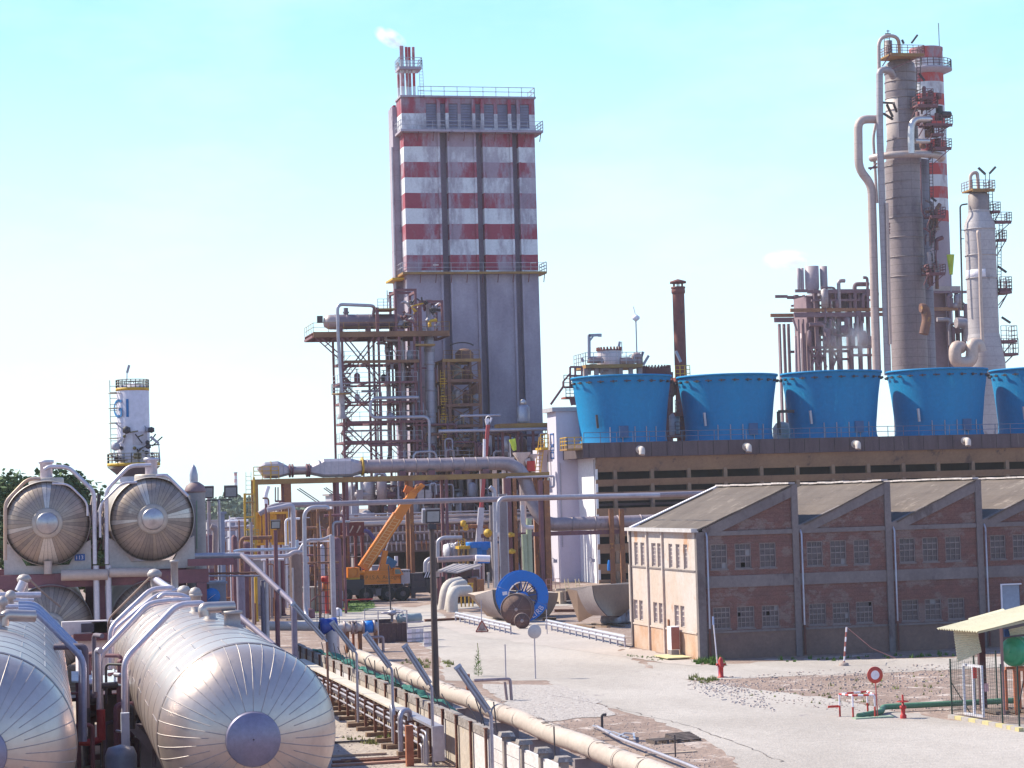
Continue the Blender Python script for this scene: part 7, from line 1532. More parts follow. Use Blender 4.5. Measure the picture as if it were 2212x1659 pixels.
# slanted fluorescent lamps on poles
for i,(u,vb,lab) in enumerate(((710,1540,'farthest slanted strip lamp on a thin pole beside the fence'),(774,1569,'second farthest slanted strip lamp with its pole on a timber sleeper'),(851,1620,'middle slanted strip lamp on a thin pole beside the cable tray'),(938,1700,'slanted strip lamp just left of the dark brown floodlight pole'),(1065,1700,'nearest slanted strip lamp in front of the concrete fence'))):
    xq=15.45 if i<3 else 15.8; b=PX(u,vb,xq); vt=((1000+0)/1,)[0]
    vtop={0:1490-0,1:(2050+560/2.011)/1.649,2:(2050+675/2.011)/1.649,3:(2050+800/2.011)/1.649,4:(2050+1000/2.011)/1.649}[i]
    if i==0: vtop=(2050+475/2.011)/1.649
    ut={0:(1000+340/2.011)/1.649,1:(1000+530/2.011)/1.649,2:(1000+793/2.011)/1.649,3:(1000+1095/2.011)/1.649,4:(1000+1508/2.011)/1.649}[i]
    Yq=b.y; top=P(ut,vtop,Yq); t=thing('strip_lamp',lab,'lamp post',(b.x,Yq,0),'slanted strip lamps along the fence')
    MB().tube([(b.x,Yq,0),(b.x,Yq,top.z)],.06,10).build('pole',galv if i!=0 else M('brown_pole',(.25,.13,.09),None,.7),t)
    dv={0:(-250,-270),1:(-160,-222),2:(-185,-255),3:(-205,-295),4:(-240,-345)}[i]; e=P(ut+dv[0]/2.011/1.649,vtop+dv[1]/2.011/1.649,Yq+.4); a=Vector((b.x,Yq,top.z)); dd=(e-a)
    sv=dd.cross(Vector((0,1,0))).normalized(); 
    MB().tube([a,a+dd*.12],.05,8).build('lamp_arm',galv,t)
    MB().bar(a+dd*.08,a+dd,.24,.1,up=(0,1,0)).build('lamp_housing',M('lamp_grey',(.33,.32,.34),(.26,.25,.27),.5,scale=2),t)
    for s in (-.06,.06): MB().tube([a+dd*.12+sv*s+Vector((0,-.08,0)),a+dd*.97+sv*s+Vector((0,-.08,0))],.035,8).build('lamp_glass_tube',M('milky_tube',(.5,.49,.5),None,.3),t)
    MB().bar(a+dd*.98,a+dd*1.03,.26,.14,up=(0,1,0)).build('end_cap',galv,t)
    if i in(1,2): MB().box(b.x-.5,Yq-.2,0,b.x+.45,Yq+.2,.2).build('base_sleeper',M('timber_sleeper',(.22,.15,.10)),t)
# odd planks and steel plates on the near ground
for i,(u,v,L,w,a,mt,l) in enumerate(((790,1645,2.6,.28,0,rp_,'rusty plank lying lowest in the yard'),(800,1652,3.0,.3,.03,M('salmon_plank',(.42,.24,.17),None,.8),'salmon coloured plank beside the rusty ones'),(770,1634,2.4,.2,-.04,M('pale_plank',(.45,.36,.27),None,.9),'pale plank across the rusty plates'),(830,1602,4.8,.12,0,dark,'long dark rail on the ground in front of the tray'),(860,1640,4.5,.14,.02,rp_,'long rusty rail at the foot of the cable tray'))):
    p=G(u,v); m=MB(); m.box(-L/2,-w/2,0,L/2,w/2,.08); o=m.build('plank',mt); o.location=(p.x,p.y,.02+.005*i); o.rotation_euler=(0,0,a); tag(o,l,'plank')
p=G(885,1659); m=MB(); m.box(-.14,-.14,0,.14,.14,1.55); o=m.build('marker_post',M('rust_orange_post',(.36,.14,.07),(.25,.09,.05),.8,scale=2)); o.location=(p.x+.1,p.y+.5,0); tag(o,'stout rust-orange square post at the near end of the cable tray','post')
# ================================================================ LEFT MIDDLE: tube banks, ladders, clutter
Y8=222.
def e8(x,y,Y=Y8): return P(*c8(x,y),Y)
def bank(name,label,x0,x1,y0,y1,n,Y,mt,mt2,frame=True,skew=0,r=.09):
    a=e8(x0,y0,Y);b=e8(x1,y1,Y); t=thing(name,label,'tube bank',((a.x+b.x)/2,Y,b.z))
    for i in range(n):
        x=a.x+(b.x-a.x)*(i+.5)/n; dz=rr.uniform(-.1,.1); m=MB(); m.tube(rnd([(x+skew,Y+rr.uniform(0,.3),a.z-.1+dz),(x+rr.uniform(-.05,.05),Y,(a.z+b.z)/2),(x-skew,Y+rr.uniform(0,.2),b.z+.1)],.5,3),r*rr.uniform(.7,1.25),7); m.build('upright_tube',mt if rr.random()<.65 else mt2,t)
    if frame:
        for z in (a.z,b.z): MB().box(a.x-.1,Y-.15,z-.12,b.x+.1,Y+.6,z+.12).build('header',mt,t)
        for x in (a.x,b.x): MB().box(x-.12,Y-.12,b.z+.123,x+.12,Y+.5,a.z-.123).build('side_post',mt,t)
    MB().box(a.x,Y+.7,b.z,b.x,Y+.8,a.z).build('backing',pm,t)
    MB().box(a.x+.1,Y+.2,0,a.x+.4,Y+.5,b.z-.13).build('stand',steel,t);MB().box(b.x-.4,Y+.2,0,b.x-.1,Y+.5,b.z-.13).build('stand',steel,t)
    return t
ory=M('orange_yellow_paint',(.72,.36,.03),(.58,.27,.03),.55,scale=1)
brw=M('brown_tube_rust',(.24,.11,.07),(.16,.08,.06),.75,scale=1,c3=(.34,.17,.05),s3=2,t3=.6)
bank('tube_bank','bright orange bank of upright tubes under the left end of the gantry',705,1080,430,780,20,Y8,ory,orange_rust,r=.12)
bank('tube_bank','brown-orange tube bank between two silver pipes left of the crane',1190,1610,400,700,26,Y8+4,brw,orange_rust)
bank('tube_bank','tall dull brown tube bank low down behind the crane tail',1350,1800,720,1195,24,Y8+8,brw,M('brown_deep',(.15,.085,.07),None,.8))
t=thing('red_screen','dull red steel screen with slanting painted highlights behind the crane','screen',(e8(1800,620,240).x,240,0)); a=e8(1612,535,240);b=e8(1985,690,240); mr_=M('dull_red_sheet',(.25,.07,.06),(.19,.055,.055),.8,scale=.6)
MB().box(a.x,240,b.z,b.x,240.2,a.z).build('sheet',mr_,t)
for x in (1640,1660,1745,1830,1915): MB().bar(e8(x-20,655,239.7),e8(x+22,575,239.7),.12).build('brace',M('painted_highlight_bar',(.6,.5,.4),None,.6),t)  # diagonal highlights on the red sheet, modelled as pale bars
for x in (1620,1700,1790,1880,1960): p=e8(x,690,240); MB().box(p.x-.15,240,0,p.x+.15,240.3,p.z-.01).build('leg',mr_,t)
# yellow ladder tower
t=thing('ladder_tower','yellow caged ladder tower at the left end of the gantry','ladder',(e8(625,500,218).x,218,0)); a=e8(575,780,218);b=e8(690,190,218)
for x in (575,690): p=e8(x,500,218); MB().box(p.x-.1,218,0,p.x+.1,218.2,e8(x,0 if x>600 else 190,218).z).build('ladder_post',yellow,t)
for k,y in enumerate((200,300,470,620,770)): p=e8(575,y,218);q=e8(690,y,218); MB().box(p.x,217.9,p.z-.08,q.x,219,p.z+.06).build('ladder_landing',yellow if k!=1 else yellowrust,t)
MB().box(e8(570,700,218).x,217.85,e8(600,775,218).z-.1,e8(715,700,218).x,217.95,e8(600,740,218).z).build('toe_board',yellow,t)
m=MB(); rail(m,[(a.x,218,e8(600,765,218).z),(b.x+.3,218,e8(600,765,218).z)],e8(600,620,218).z-e8(600,765,218).z,.35,.05,4); ladder(m,(e8(610,300,218).x,217.6,e8(610,300,218).z),(e8(610,0,218).x,217.6,e8(610,-60,218).z),.5,.4,.05); ladder(m,(e8(645,780,218).x,217.6,0),(e8(645,300,218).x,217.6,e8(645,190,218).z),.5,.4,.05); m.build('cage',M('cage_grey_yellow',(.40,.34,.16),None,.6),t)
# blue-grey boxes and walls
def blk(name,label,cat,x0,y0,x1,y1,Y,d,mt,roof=None,ground=True):
    a=e8(x0,y0,Y);b=e8(x1,y1,Y); t=thing(name,label,cat,((a.x+b.x)/2,Y,0 if ground else b.z)); MB().box(a.x,Y,0 if ground else b.z,b.x,Y+d,a.z).build('wall',mt,t); MB().box(a.x-.12,Y-.12,a.z+.002,b.x+.12,Y+d+.12,a.z+.14).build('roof',roof or mt,t); return t
lb=M('pale_blue_grey',(.34,.36,.44),(.28,.30,.38),.6,scale=.5); lgw=M('pale_grey_wall',(.44,.43,.44),(.37,.36,.37),.8,scale=.4,c3=(.3,.27,.26),s3=.8,t3=.66)
blk('switch_cabinet','slim tall pale blue cabinet right of the twin floodlight mast','cabinet',285,432,348,1240,150,1,lb)
t=blk('control_box','blue-grey control box with a round blue emblem below the tank pipes','cabinet',150,1265,345,1500,132,2,M('steel_blue_grey',(.25,.27,.33),(.2,.22,.28),.6),M('steel_blue_grey',(.25,.27,.33)))
p=e8(180,1410,131.95); MB().rings([(.02,.05),(.48,.04),(.5,0)],p,(0,-1,0),24).build('round_emblem',M('emblem_blue',(.01,.2,.6),None,.5),t); MB().bar(p+Vector((-.2,-.06,-.15)),p+Vector((.2,-.06,.12)),.1,.02).build('emblem_mark',white,t)
blk('plant_room','mid-grey plant room with a white panel left of the yellow ladder tower','building',470,492,570,900,250,6,grey); blk('notice_board','white upright panel beside the mid-grey plant room','panel',428,505,474,770,249,.4,white)
blk('low_shed','low white-roofed shed under the orange tube bank','shed',750,795,1050,900,232,5,white,white); blk('low_wall','long plain grey wall behind the pipes left of the crane','wall',640,990,1010,1500,205,1,lgw); blk('low_wall','pale boundary wall far behind the twin floodlights','wall',120,520,470,900,262,1,lgw); blk('tool_shed','small beige block between the ladder tower and the hoop pipe','shed',1250,1320,1500,1480,210,2,M('beige_block',(.40,.36,.32),None,.8))
# silver pipes low left
for pts,r,mt,l,Y in (([(-60,935),(130,930),(560,925)],.28,galv,'thick grey pipe lying level right of the upper tanks',136),([(440,880),(520,862),(1150,850),(1190,840),(1190,740)],.2,M('sky_tint_silver',(.40,.48,.58),(.33,.40,.5),.4,.4),'sky-tinted silver pipe turning up under the fat elbow pipe',186),([(455,905),(600,945),(1080,930),(1150,880),(1290,885)],.26,sheetg,'silver pipe dipping and rising just below the sky-tinted one',184),([(0,1140),(340,1135),(760,1128)],.1,brw,'thin rust-brown pipe above the control box',138),([(130,1168),(760,1165)],.08,galv,'pair of thin silver pipes under the rust-brown one',137.5),([(170,1080),(170,1000),(215,960),(225,600),(170,580)],.35,M('dusky_pipe',(.30,.23,.22),None,.6),'dusky upright pipe with a bend behind the twin floodlight mast',190),([(1200,905),(1290,735),(1480,745),(1600,690)],.2,galv,'silver pipe rising in steps towards the crane tail',184),([(1430,380),(1445,560),(1465,720)],.18,galv,'short pale valve pipe in front of the brown-orange tubes',200)):  # sky-tinted pipe: the sky's reflection is put into the silver's colour
    pipe('yard_pipe',l,[e8(x,y,Y) for x,y in pts],r*.68,mt,.7)
pipe('slanted_pipe','dark violet pipe slanting down from the tank deck then dropping to the ground',[e8(540,925,135),e8(1150,1500,118),(e8(1150,1500,118).x,118,.0)],.16,M('violet_grey_pipe',(.19,.17,.23),(.15,.13,.18),.5,.3),.5)
pipe('slanted_pipe','lower dark violet beam slanting behind the near tank dome',[P(505,1320,112),P(592,1395,104)],.14,M('violet_grey_pipe',(.19,.17,.23)),.3)
pipe('slanted_pipe','yellow-green strip pipe leaning against the near tank stub',[P(492,1325,110),P(510,1352,108)],.1,M('yellow_green',(.42,.45,.15),None,.6),.3)
pipe('upright_pipe','grey upright pipe under the slanted violet pipe',[e8(825,1240,128),Vector((e8(825,1240,128).x,128,0))],.13,galv,.2)
pipe('upright_pipe','lavender upright pipe just left of the grey one',[e8(785,1220,130),Vector((e8(785,1220,130).x,130,0))],.16,M('lavender_pipe',(.2,.19,.25)),.2)
for x,w,y0,Y,mt,l in ((1165,1.15,900,196,M('dusky_column',(.23,.16,.14),(.17,.125,.115),.75,scale=.4),'thick dusky brown column under the fat silver elbow'),(1015,.35,980,205,steel,'thin maroon post left of the thick dusky column'),(1600,.42,690,176,galv,'tall grey mast pole just left of the crane'),(1578,.22,400,190,orange_rust,'thin orange post against the grey mast pole'),(700,.3,1180,196,yellow,'yellow upright post behind the slanted pipe'),(635,.25,1180,200,orange_rust,'orange upright post beside the yellow one'),(580,.5,1020,204,brw,'rust-brown upright post left of the yellow ones'),(520,.6,1170,160,M('grey_lilac',(.24,.22,.29),None,.6),'grey-lilac post behind the near tank stub')):
    p=e8(x,y0,Y); m=MB(); m.tube([(0,0,0),(0,0,p.z)],w/2,12); m.rings([(w*.5,.0),(w*.8,.02),(w*.8,.15),(w*.5,.18)],n=12); o=m.build('steel_post',mt); o.location=(p.x,Y,0); tag(o,l,'post')
cy_=thing('yard_clutter','thick tangle of pipes, valves and racks between the upper tanks and the crane','pipes',(P(600,1250,200).x,200,0))
pal2=[steel,brw,orange_rust,galv,sheetg,grey,brw,white,ductm,steel]
for i in range(150):
    u=rr.uniform(432,745); v=rr.uniform(1150,1335); Y=10*4800/(v-1095)*.985
    if Y>260 or rr.random()<.35: Y=rr.uniform(190,250)
    if Y<132: Y=140
    b=P(u,v,Y); z0=max(0,b.z); h=rr.uniform(.8,4.5); k=rr.random(); m=MB(); mt=rr.choice(pal2)
    if k<.6:
        dx=rr.choice((0,0,rr.uniform(-3,3))); pts=[(b.x,Y,0),(b.x,Y,z0+h)]+([(b.x+dx,Y,z0+h)] if dx else [])
        m.tube(rnd(pts,.4,4),rr.choice((.05,.08,.12,.18)),8); nm='yard_pipe'
    elif k<.8: r=rr.uniform(.2,.6); m.rings([(r,0),(r,z0+h*.4),(r*.5,z0+h*.4+.2),(.02,z0+h*.4+.25)],(b.x,Y,0),n=12); nm='small_vessel'
    else: m.tube([(b.x,Y,z0+.8),(b.x+rr.uniform(2,5),Y,z0+.8)],rr.choice((.06,.1,.15)),8); m.box(b.x+.2,Y-.05,0,b.x+.3,Y+.05,z0+.7); nm='low_pipe'
    m.build(nm,mt,cy_)
m=MB()
for i in range(7): x=P(683+i*8,1260,178).x; m.bar((x,178,0),(x,178,P(683,1260,178).z),.05)
for i in range(12): z=.5+i*.55; m.bar((P(683,1260,178).x,178,z),(P(731,1260,178).x,178,z),.04)
solo(m,'mesh_screen',dark,'dark open mesh screen standing in the grass left of the crane','screen')
t=thing('fire_monitor','red fire monitor cluster on a stand left of the crane tail','fire monitor',(e8(1535,1390,205).x,205,0)); a=e8(1535,1200,205)
MB().rings([(.2,0),(.2,a.z-.5),(.35,a.z-.5),(.35,a.z+.2),(.1,a.z+.3)],(a.x,205,0),n=14).build('body',red,t); MB().rings([(.02,-.5),(.3,-.45),(.3,.45),(.02,.5)],a,(1,0,0),14).build('valve_wheel',red,t); MB().rings([(.1,0),(.3,.05),(.3,.9),(.1,1)],e8(1525,1350,205),n=12).build('orange_barrel',M('orange_red',(.5,.15,.03),None,.6),t); MB().bar(e8(1340,1480,205),e8(1500,1330,205),.12).build('strut',steel,t)
# ================================================================ CABLE REELS AND STEEL HULL SECTIONS
YR2=178.
def r7(x,y,Y=YR2): return P(*c7(x,y),Y)
Rr=335/3.6867/1.649/(FPX/((r7(1525,1240)-CAMP).dot(Fw))); c=r7(1525,1240); c.z=Rr+.02; 
t=thing('cable_reel','huge bright blue steel cable reel standing on its rim','cable reel',(c.x,YR2,0)); rb=M('reel_blue',(.005,.19,.62),(.006,.16,.54),.45,scale=.5,fine=.05); rbd=M('reel_spoke_blue',(.01,.08,.32),None,.5)
ax_=Vector((-.13,-1,0)).normalized(); sd=Vector((0,0,1)).cross(ax_).normalized()
for off in (0,-1.9):
    o=c+ax_*off; N=16
    for k in range(N):
        g0=2*math.pi*k/N; MB().lathe([(Rr*.6,-.05),(Rr*.6,.05),(Rr,.05),(Rr,-.05),(Rr*.6,-.05)],o,ax_,5,side=sd,a0=g0+.006,a1=g0+2*math.pi/N-.006).build('flange_plate',rb,t)
    for k in range(12): 
        g=2*math.pi*k/12+.13; e=sd*math.cos(g)+UP*math.sin(g); MB().bar(o+e*.35,o+e*Rr*.6,.09,.07).build('spoke',rbd,t)
    MB().rings([(.1,.12),(.42,.12),(.42,-.1)],o,ax_,24,side=sd).build('hub',rb,t); MB().rings([(.01,.13),(.1,.14)],o,ax_,12,side=sd).build('hub_hole',black,t)
MB().rings([(Rr*.55,0),(Rr*.55,-1.85)],c,ax_,40,side=sd).build('drum',M('reel_drum_grey',(.22,.20,.22),None,.6),t)
for i,(a0,a1) in enumerate(((2.75,3.5),(5.9,6.7),(1.15,1.2))):
    MB().rings([(.5,-.3),(Rr*.56,-.3)],c,ax_,10,side=sd,a0=a0,a1=a1).build('drum_web',M('reel_drum_grey',(.22,.20,.22)),t)
MB().bar(r7(1250,1160)+Vector((0,-.12,0)),r7(1310,1150)+Vector((0,-.15,0)),.28,.02,up=(0,1,0)).build('paper_label',white,t)
for ch,g in (('B',-.60),('R',-.80),('I',-.98),('L',-1.12)):
    e=sd*(-math.cos(g))*-1+UP*math.sin(g); p=c+Vector((math.cos(g),0,0))*Rr*.84+UP*math.sin(g)*Rr*.84+ax_*.07; p.y=c.y+ (p.x-c.x)*-.13-.08
    text(ch,.62,white,t,p,Vector((-math.sin(g)*-1*-1,0,math.cos(g))),Vector((-math.cos(g),0,-math.sin(g))))
# small brown reels in front
def reel(name,label,x,y,r_px,Y,w,mt,dark_=False,fl=3):
    p=r7(x,y,Y); r=r_px/3.6867/1.649/(FPX/((p-CAMP).dot(Fw))); p.z=r+.02; t=thing(name,label,'cable reel',(p.x,Y,0)); a=Vector((-.45,-1,0)).normalized() if not dark_ else Vector((-.2,-1,0)).normalized(); s_=Vector((0,0,1)).cross(a).normalized()
    for k in range(fl): o=p-a*w*k/(fl-1); MB().rings([(.02,.03),(r,.03),(r,-.03),(.02,-.03)],o,a,44,side=s_).build('flange_disc',mt,t); MB().rings([(r-.02,.05),(r+.02,.04),(r+.02,-.04),(r-.02,-.05)],o,a,44,side=s_).build('flange_rim',M('rim_brown_pale',(.30,.22,.19),None,.7),t)
    MB().rings([(r*.6,0),(r*.6,-w)],p,a,36,side=s_).build('reel_drum',M('wound_cable_brown',(.15,.10,.09),(.10,.075,.07),.8,scale=4),t)
    for k in range(14): o=p-a*w*(k+.5)/14; MB().rings([(r*.63,-.03),(r*.67,0),(r*.63,.03)],o,a,30,side=s_).build('cable_turn',M('wound_cable_brown',(.15,.10,.09)),t)
    MB().rings([(.01,.1),(.12,.09),(.14,.03)],p,a,16,side=s_).build('axle_cap',M('pale_cap',(.4,.35,.33),None,.5),t); 
    for k in range(6): g=k*1.047; e=s_*math.cos(g)+UP*math.sin(g); MB().bar(p+e*.2+a*.035,p+e*r*.9+a*.035,.05,.02).build('flange_strap',M('rim_brown_pale',(.30,.22,.19)),t)
bm_=M('rusty_brown_reel',(.17,.10,.085),(.12,.075,.07),.8,scale=1.2,c3=(.22,.13,.09),s3=2,t3=.6)
reel('small_reel','rust-brown steel cable reel leaning before the big blue one',1435,1425,208,173.5,1.0,bm_)
reel('small_reel','smallest brown reel lying closest to the guardrail',1510,1545,100,169,.5,bm_,True,2)
def hull(name,label,f,Ly,cre,rgt,lid,Ys,m1,m2):
    Lp=[P(*f(x,y),Ys[0]) for x,y in Ly]; Cp=[P(*f(x,y),Ys[1]) for x,y in cre]; Rp=[P(*f(x,y),Ys[2]) for x,y in rgt]
    o=(Cp[0].x,Ys[1],0); t=thing(name,label,'steel hull section',o)
    def dens(pts,n=14):
        q=[]; segs=len(pts)-1
        for i in range(n+1):
            s=i/n*segs; k=min(int(s),segs-1); u=s-k; p0=pts[max(k-1,0)];p1=pts[k];p2=pts[k+1];p3=pts[min(k+2,segs)]
            q.append(.5*((2*p1)+(p2-p0)*u+(2*p0-5*p1+4*p2-p3)*u*u+(3*p1-p0-3*p2+p3)*u**3))
        return q
    A,B,Cc=dens(Lp),dens(Cp),dens(Rp)
    for p in A+B+Cc: p.z=max(p.z,.12)
    def strip(a,b,mt,name):
        m=MB(); n=len(a); k=6; g=[a[i].lerp(b[i],j/k) for i in range(n) for j in range(k+1)]
        m.add(g,[(i*(k+1)+j,i*(k+1)+j+1,(i+1)*(k+1)+j+1,(i+1)*(k+1)+j) for i in range(n-1) for j in range(k)],True); m.build(name,mt,t)
    strip(A,B,m1,'bow_plate'); strip(B,Cc,m2,'side_plate')
    back=[Vector((p.x+.3,Ys[1]+7,p.z)) for p in (A[0],Cc[0])]
    m=MB(); m.add([A[0],B[0],Cc[0],back[1],back[0]],[(0,1,2,3,4)]); m.build('top_plate',lid,t)
    m=MB(); m.add([Cc[0],back[1],Vector((Cc[-1].x,Ys[1]+7,.12)),Cc[-1],A[0],back[0],Vector((A[-1].x,Ys[1]+7,.12)),A[-1]],[(0,3,2,1),(4,5,6,7)]); m.build('rear_side',m2,t)
    m=MB(); m.tube(B,.035,5,False); m.build('weld_seam',dark,t)
    for k in range(3): x=B[-1].x-1+k*1.2; MB().box(x-.15,Ys[1]+.4,0,x+.15,Ys[1]+5,.115).build('timber_block',M('timber_sleeper',(.22,.15,.10)),t)
hg=M('hull_skylit_steel',(.36,.33,.32),(.29,.26,.25),.55,.3,scale=.5); hb_=M('hull_warm_bounce_steel',(.27,.19,.13),(.22,.15,.11),.6,.1,scale=.4)  # sky light on the bow and warm reflection on the side put into colours
hull('hull_section','curved grey-tan steel hull section left open behind the big blue reel',c7,[(888,1182),(905,1240),(960,1320),(1080,1440),(1200,1510)],[(1125,1108),(1135,1220),(1160,1320),(1215,1420),(1290,1500)],[(1985,1150),(1975,1240),(1935,1340),(1880,1430),(1800,1500)],M('hull_top',(.46,.38,.31),None,.7),(183,180.5,184),hg,hb_)
hull('hull_section','second curved tan steel hull section beside the cream end wall',c10,[(852,1055),(880,1140),(930,1250),(1010,1370),(1090,1420)],[(1080,978),(1092,1080),(1120,1190),(1190,1310),(1295,1425)],[(1740,950),(1735,1080),(1700,1200),(1620,1330),(1500,1430)],M('hull_dark_inside',(.10,.08,.08),None,.9),(168,165.5,169),hg,hb_)
t=thing('bag_heap','pale blue-white sacks heaped against the corner of the brick warehouse','sacks',(*P(*c10(1480,1500),156).xy,0)); b=G(*c10(1480,1545))
for k,(dx,dz,s) in enumerate(((-.9,0,.55),(-.3,0,.6),(.4,0,.6),(1.0,0,.6),(-.5,.7,.55),(.2,.75,.6),(.8,.8,.55),(.1,1.4,.5),(.7,1.45,.5))): MB().rings([(.02,0),(s*.85,.05),(s,.3),(s*.8,.75),(.05,.95)],(b.x+dx,b.y+rr.uniform(0,.5),dz),n=10).build('sack',M('pale_sack',(.62,.66,.70),(.52,.55,.6),.7,scale=2),t)
# steel beams, timber on the ground near the hulls
for i,(f,x0,y0,x1,y1,w,h,mt,l) in enumerate(((c7,230,1530,860,1500,.3,.22,brw,'long rusty steel beam lying left of the guardrail'),(c10,520,1370,1060,1365,.3,.25,brw,'rusty steel beam on the ground between the hull sections'),(c10,540,1250,900,1230,.25,.2,M('dark_violet_beam',(.15,.12,.14),None,.8),'thin dark beam farther back between the hull sections'),(c7,1780,1510,1960,1505,.4,.2,M('timber_sleeper',(.22,.15,.10)),'timber baulk right of the reel foot'),(c6,1960,1690,2300,1690,.5,.5,conc,'low concrete kerb behind the brown pole'))):  # the farther beam simply has a dark violet colour
    a=G(*f(x0,y0));b=G(*f(x1,y1)); m=MB(); L=(b-a).length; m.box(0,-w/2,0,L,w/2,.04);m.box(0,-.03,.043,L,.03,h-.043);m.box(0,-w/2,h-.04,L,w/2,h); o=m.build('steel_beam',mt); o.location=(a.x,a.y,0); o.rotation_euler=(0,0,math.atan2(b.y-a.y,b.x-a.x)); tag(o,l,'beam')
# ================================================================ GUARDRAILS, SIGNS, SMALL STREET THINGS
railm=M('guardrail_zinc',(.52,.54,.58),(.44,.46,.50),.4,.5,scale=1)
def guard(a,b,label):
    a.z=0;b.z=0; L=(b-a).length; t=thing('guardrail',label,'guardrail',a); t.rotation_euler=(0,0,0); d=(b-a)/L; s=Vector((-d.y,d.x,0)); n=max(1,round(L/2.0))
    prof=[(0,.34),(.07,.42),(.07,.47),(0,.55),(0,.59),(.07,.67),(.07,.72),(0,.80)]
    for k in range(n):
        p=a+d*L*k/n; q=a+d*L*(k+1)/n; m=MB(); 
        for (x0,z0),(x1,z1) in zip(prof,prof[1:]):
            m.add([p-s*x0+UP*z0,q-s*x0+UP*z0,q-s*x1+UP*z1,p-s*x1+UP*z1,p-s*(x0-.012)+UP*z0,q-s*(x0-.012)+UP*z0,q-s*(x1-.012)+UP*z1,p-s*(x1-.012)+UP*z1],[(0,1,2,3),(7,6,5,4)])
        m.build('beam_section',railm,t)
    for k in range(n+1): p=a+d*L*k/n; MB().box(p.x-.05,p.y+.03,0,p.x+.05,p.y+.15,.62).build('guard_post',grey,t)
guard(G(985,1342),G(1104,1371),'short zinc guardrail left of the cable reels')
guard(G(1180,1360),G(1351,1399),'zinc guardrail running to the far corner of the cream end wall')
def signpost(u,vb,vt,label,kind):
    b=G(u,vb); Y=b.y; z=P(u,vt,Y).z; t=thing('sign_post',label,'sign',b)
    if kind!='plain' or True: MB().tube([b,(b.x,Y,z)],.035,8).build('pole',galv,t)
    return t,b,Y,z
t,b,Y,z=signpost(1157,1466,1358,'round grey sign seen from behind on a thin pole by the gravel','r'); MB().rings([(.01,.03),(.38,.03),(.4,0),(.38,-.03),(.01,-.03)],(b.x,Y-.04,z-.15),(0,-1,0),28).build('sign_disc',M('sign_back_pale',(.52,.50,.48),(.45,.43,.41),.6,scale=3),t)
t,b,Y,z=signpost(1093,1466,1392,'bare thin marker pole left of the round sign','p')
t,b,Y,z=signpost(1041,1367,1296,'thin pole with a red warning triangle at its foot before the guardrail','t')
s=.55; m=MB(); 
for k in range(3):
    a0=math.pi/2+k*2.094;a1=a0+2.094; m.bar((b.x+math.cos(a0)*s,Y-.1,.38+math.sin(a0)*s),(b.x+math.cos(a1)*s,Y-.1,.38+math.sin(a1)*s),.1,.03,up=(0,1,0))
m.build('triangle_frame',M('worn_sign_red',(.35,.10,.08),None,.7),t); MB().prism([(b.x+.42*math.cos(math.pi/2+k*2.094),Y-.09,.38+.42*math.sin(math.pi/2+k*2.094)) for k in range(3)],(0,.02,0)).build('triangle_plate',M('worn_sign_grey',(.35,.3,.28),(.2,.15,.14),.8,scale=4),t); MB().bar((b.x-.15,Y-.11,.22),(b.x+.15,Y-.11,.22),.07,.01).build('triangle_mark',dark,t)
t,b,Y,z=signpost(1182,1370,1302,'small blue-tipped signpost beside the right guardrail','b'); MB().box(b.x-.06,Y-.05,z-.5,b.x+.06,Y-.038,z).build('blue_plate',bl,t)
for u,vb,h,l in ((945-0,1308,1.2,'thin black road post left of the brown pole'),(790,1305,1.2,'thin black road post in front of the crane wheels')): b=G(u,vb); o=MB().tube([(0,0,0),(0,0,h*1.4)],.04,6).build('road_post',dark); o.location=b; tag(o,l,'post')
def tpost(f,x,yb,yt,x0,x1,l):
    b=G(*f(x,yb)); z=P(*f(x,yt),b.y).z; t=thing('hydrant_barrier',l,'barrier',b); MB().box(b.x-.12,b.y-.1,0,b.x+.12,b.y+.1,z).build('post',red,t); MB().box(P(*f(x0,yt),b.y).x,b.y-.06,z+.003,P(*f(x1,yt),b.y).x,b.y+.06,z+.12).build('cross_bar',red,t); MB().box(b.x-.3,b.y-.3,0.01,b.x+.3,b.y+.3,.06).build('foot_plate',red,t)
tpost(c7,540,1338,1200,465,670,'red T-shaped barrier before the big cream elbows'); tpost(c3,672,1150,1085,600,860,'red T-shaped barrier in the grass before the crane')
# hydrant with white marker pole
b=G(1558,1464); t=thing('hydrant','red fire hydrant beside the asphalt lane in front of the brick warehouse','hydrant',b)
MB().rings([(.2,0),(.2,.06),(.13,.08),(.13,.55),(.17,.57),(.17,.63),(.14,.66),(.14,.95),(.09,1.05),(.05,1.12),(.02,1.13)],b,n=18).build('hydrant_body',red,t)
for s in (-1,1): MB().rings([(.06,0),(.06,.1),(.07,.1),(.07,.14),(.01,.15)],b+Vector((s*.12,0,.72)),(s,0,0),12).build('hose_outlet',red,t)
b2=b+Vector((-.05,.3,0)); t=thing('marker_pole','slightly leaning white marker pole rising behind the red hydrant','pole',b2); MB().tube([b2,b2+Vector((-.22,0,P(1552,1332,b.y).z))],.035,8).build('pole',white,t); e=b2+Vector((-.22,0,P(1552,1332,b.y).z)); MB().bar(e+Vector((0,-.04,-.45)),e+Vector((0,-.04,0)),.1,.03).build('blue_band',M('pale_blue_band',(.35,.45,.65),None,.5),t)
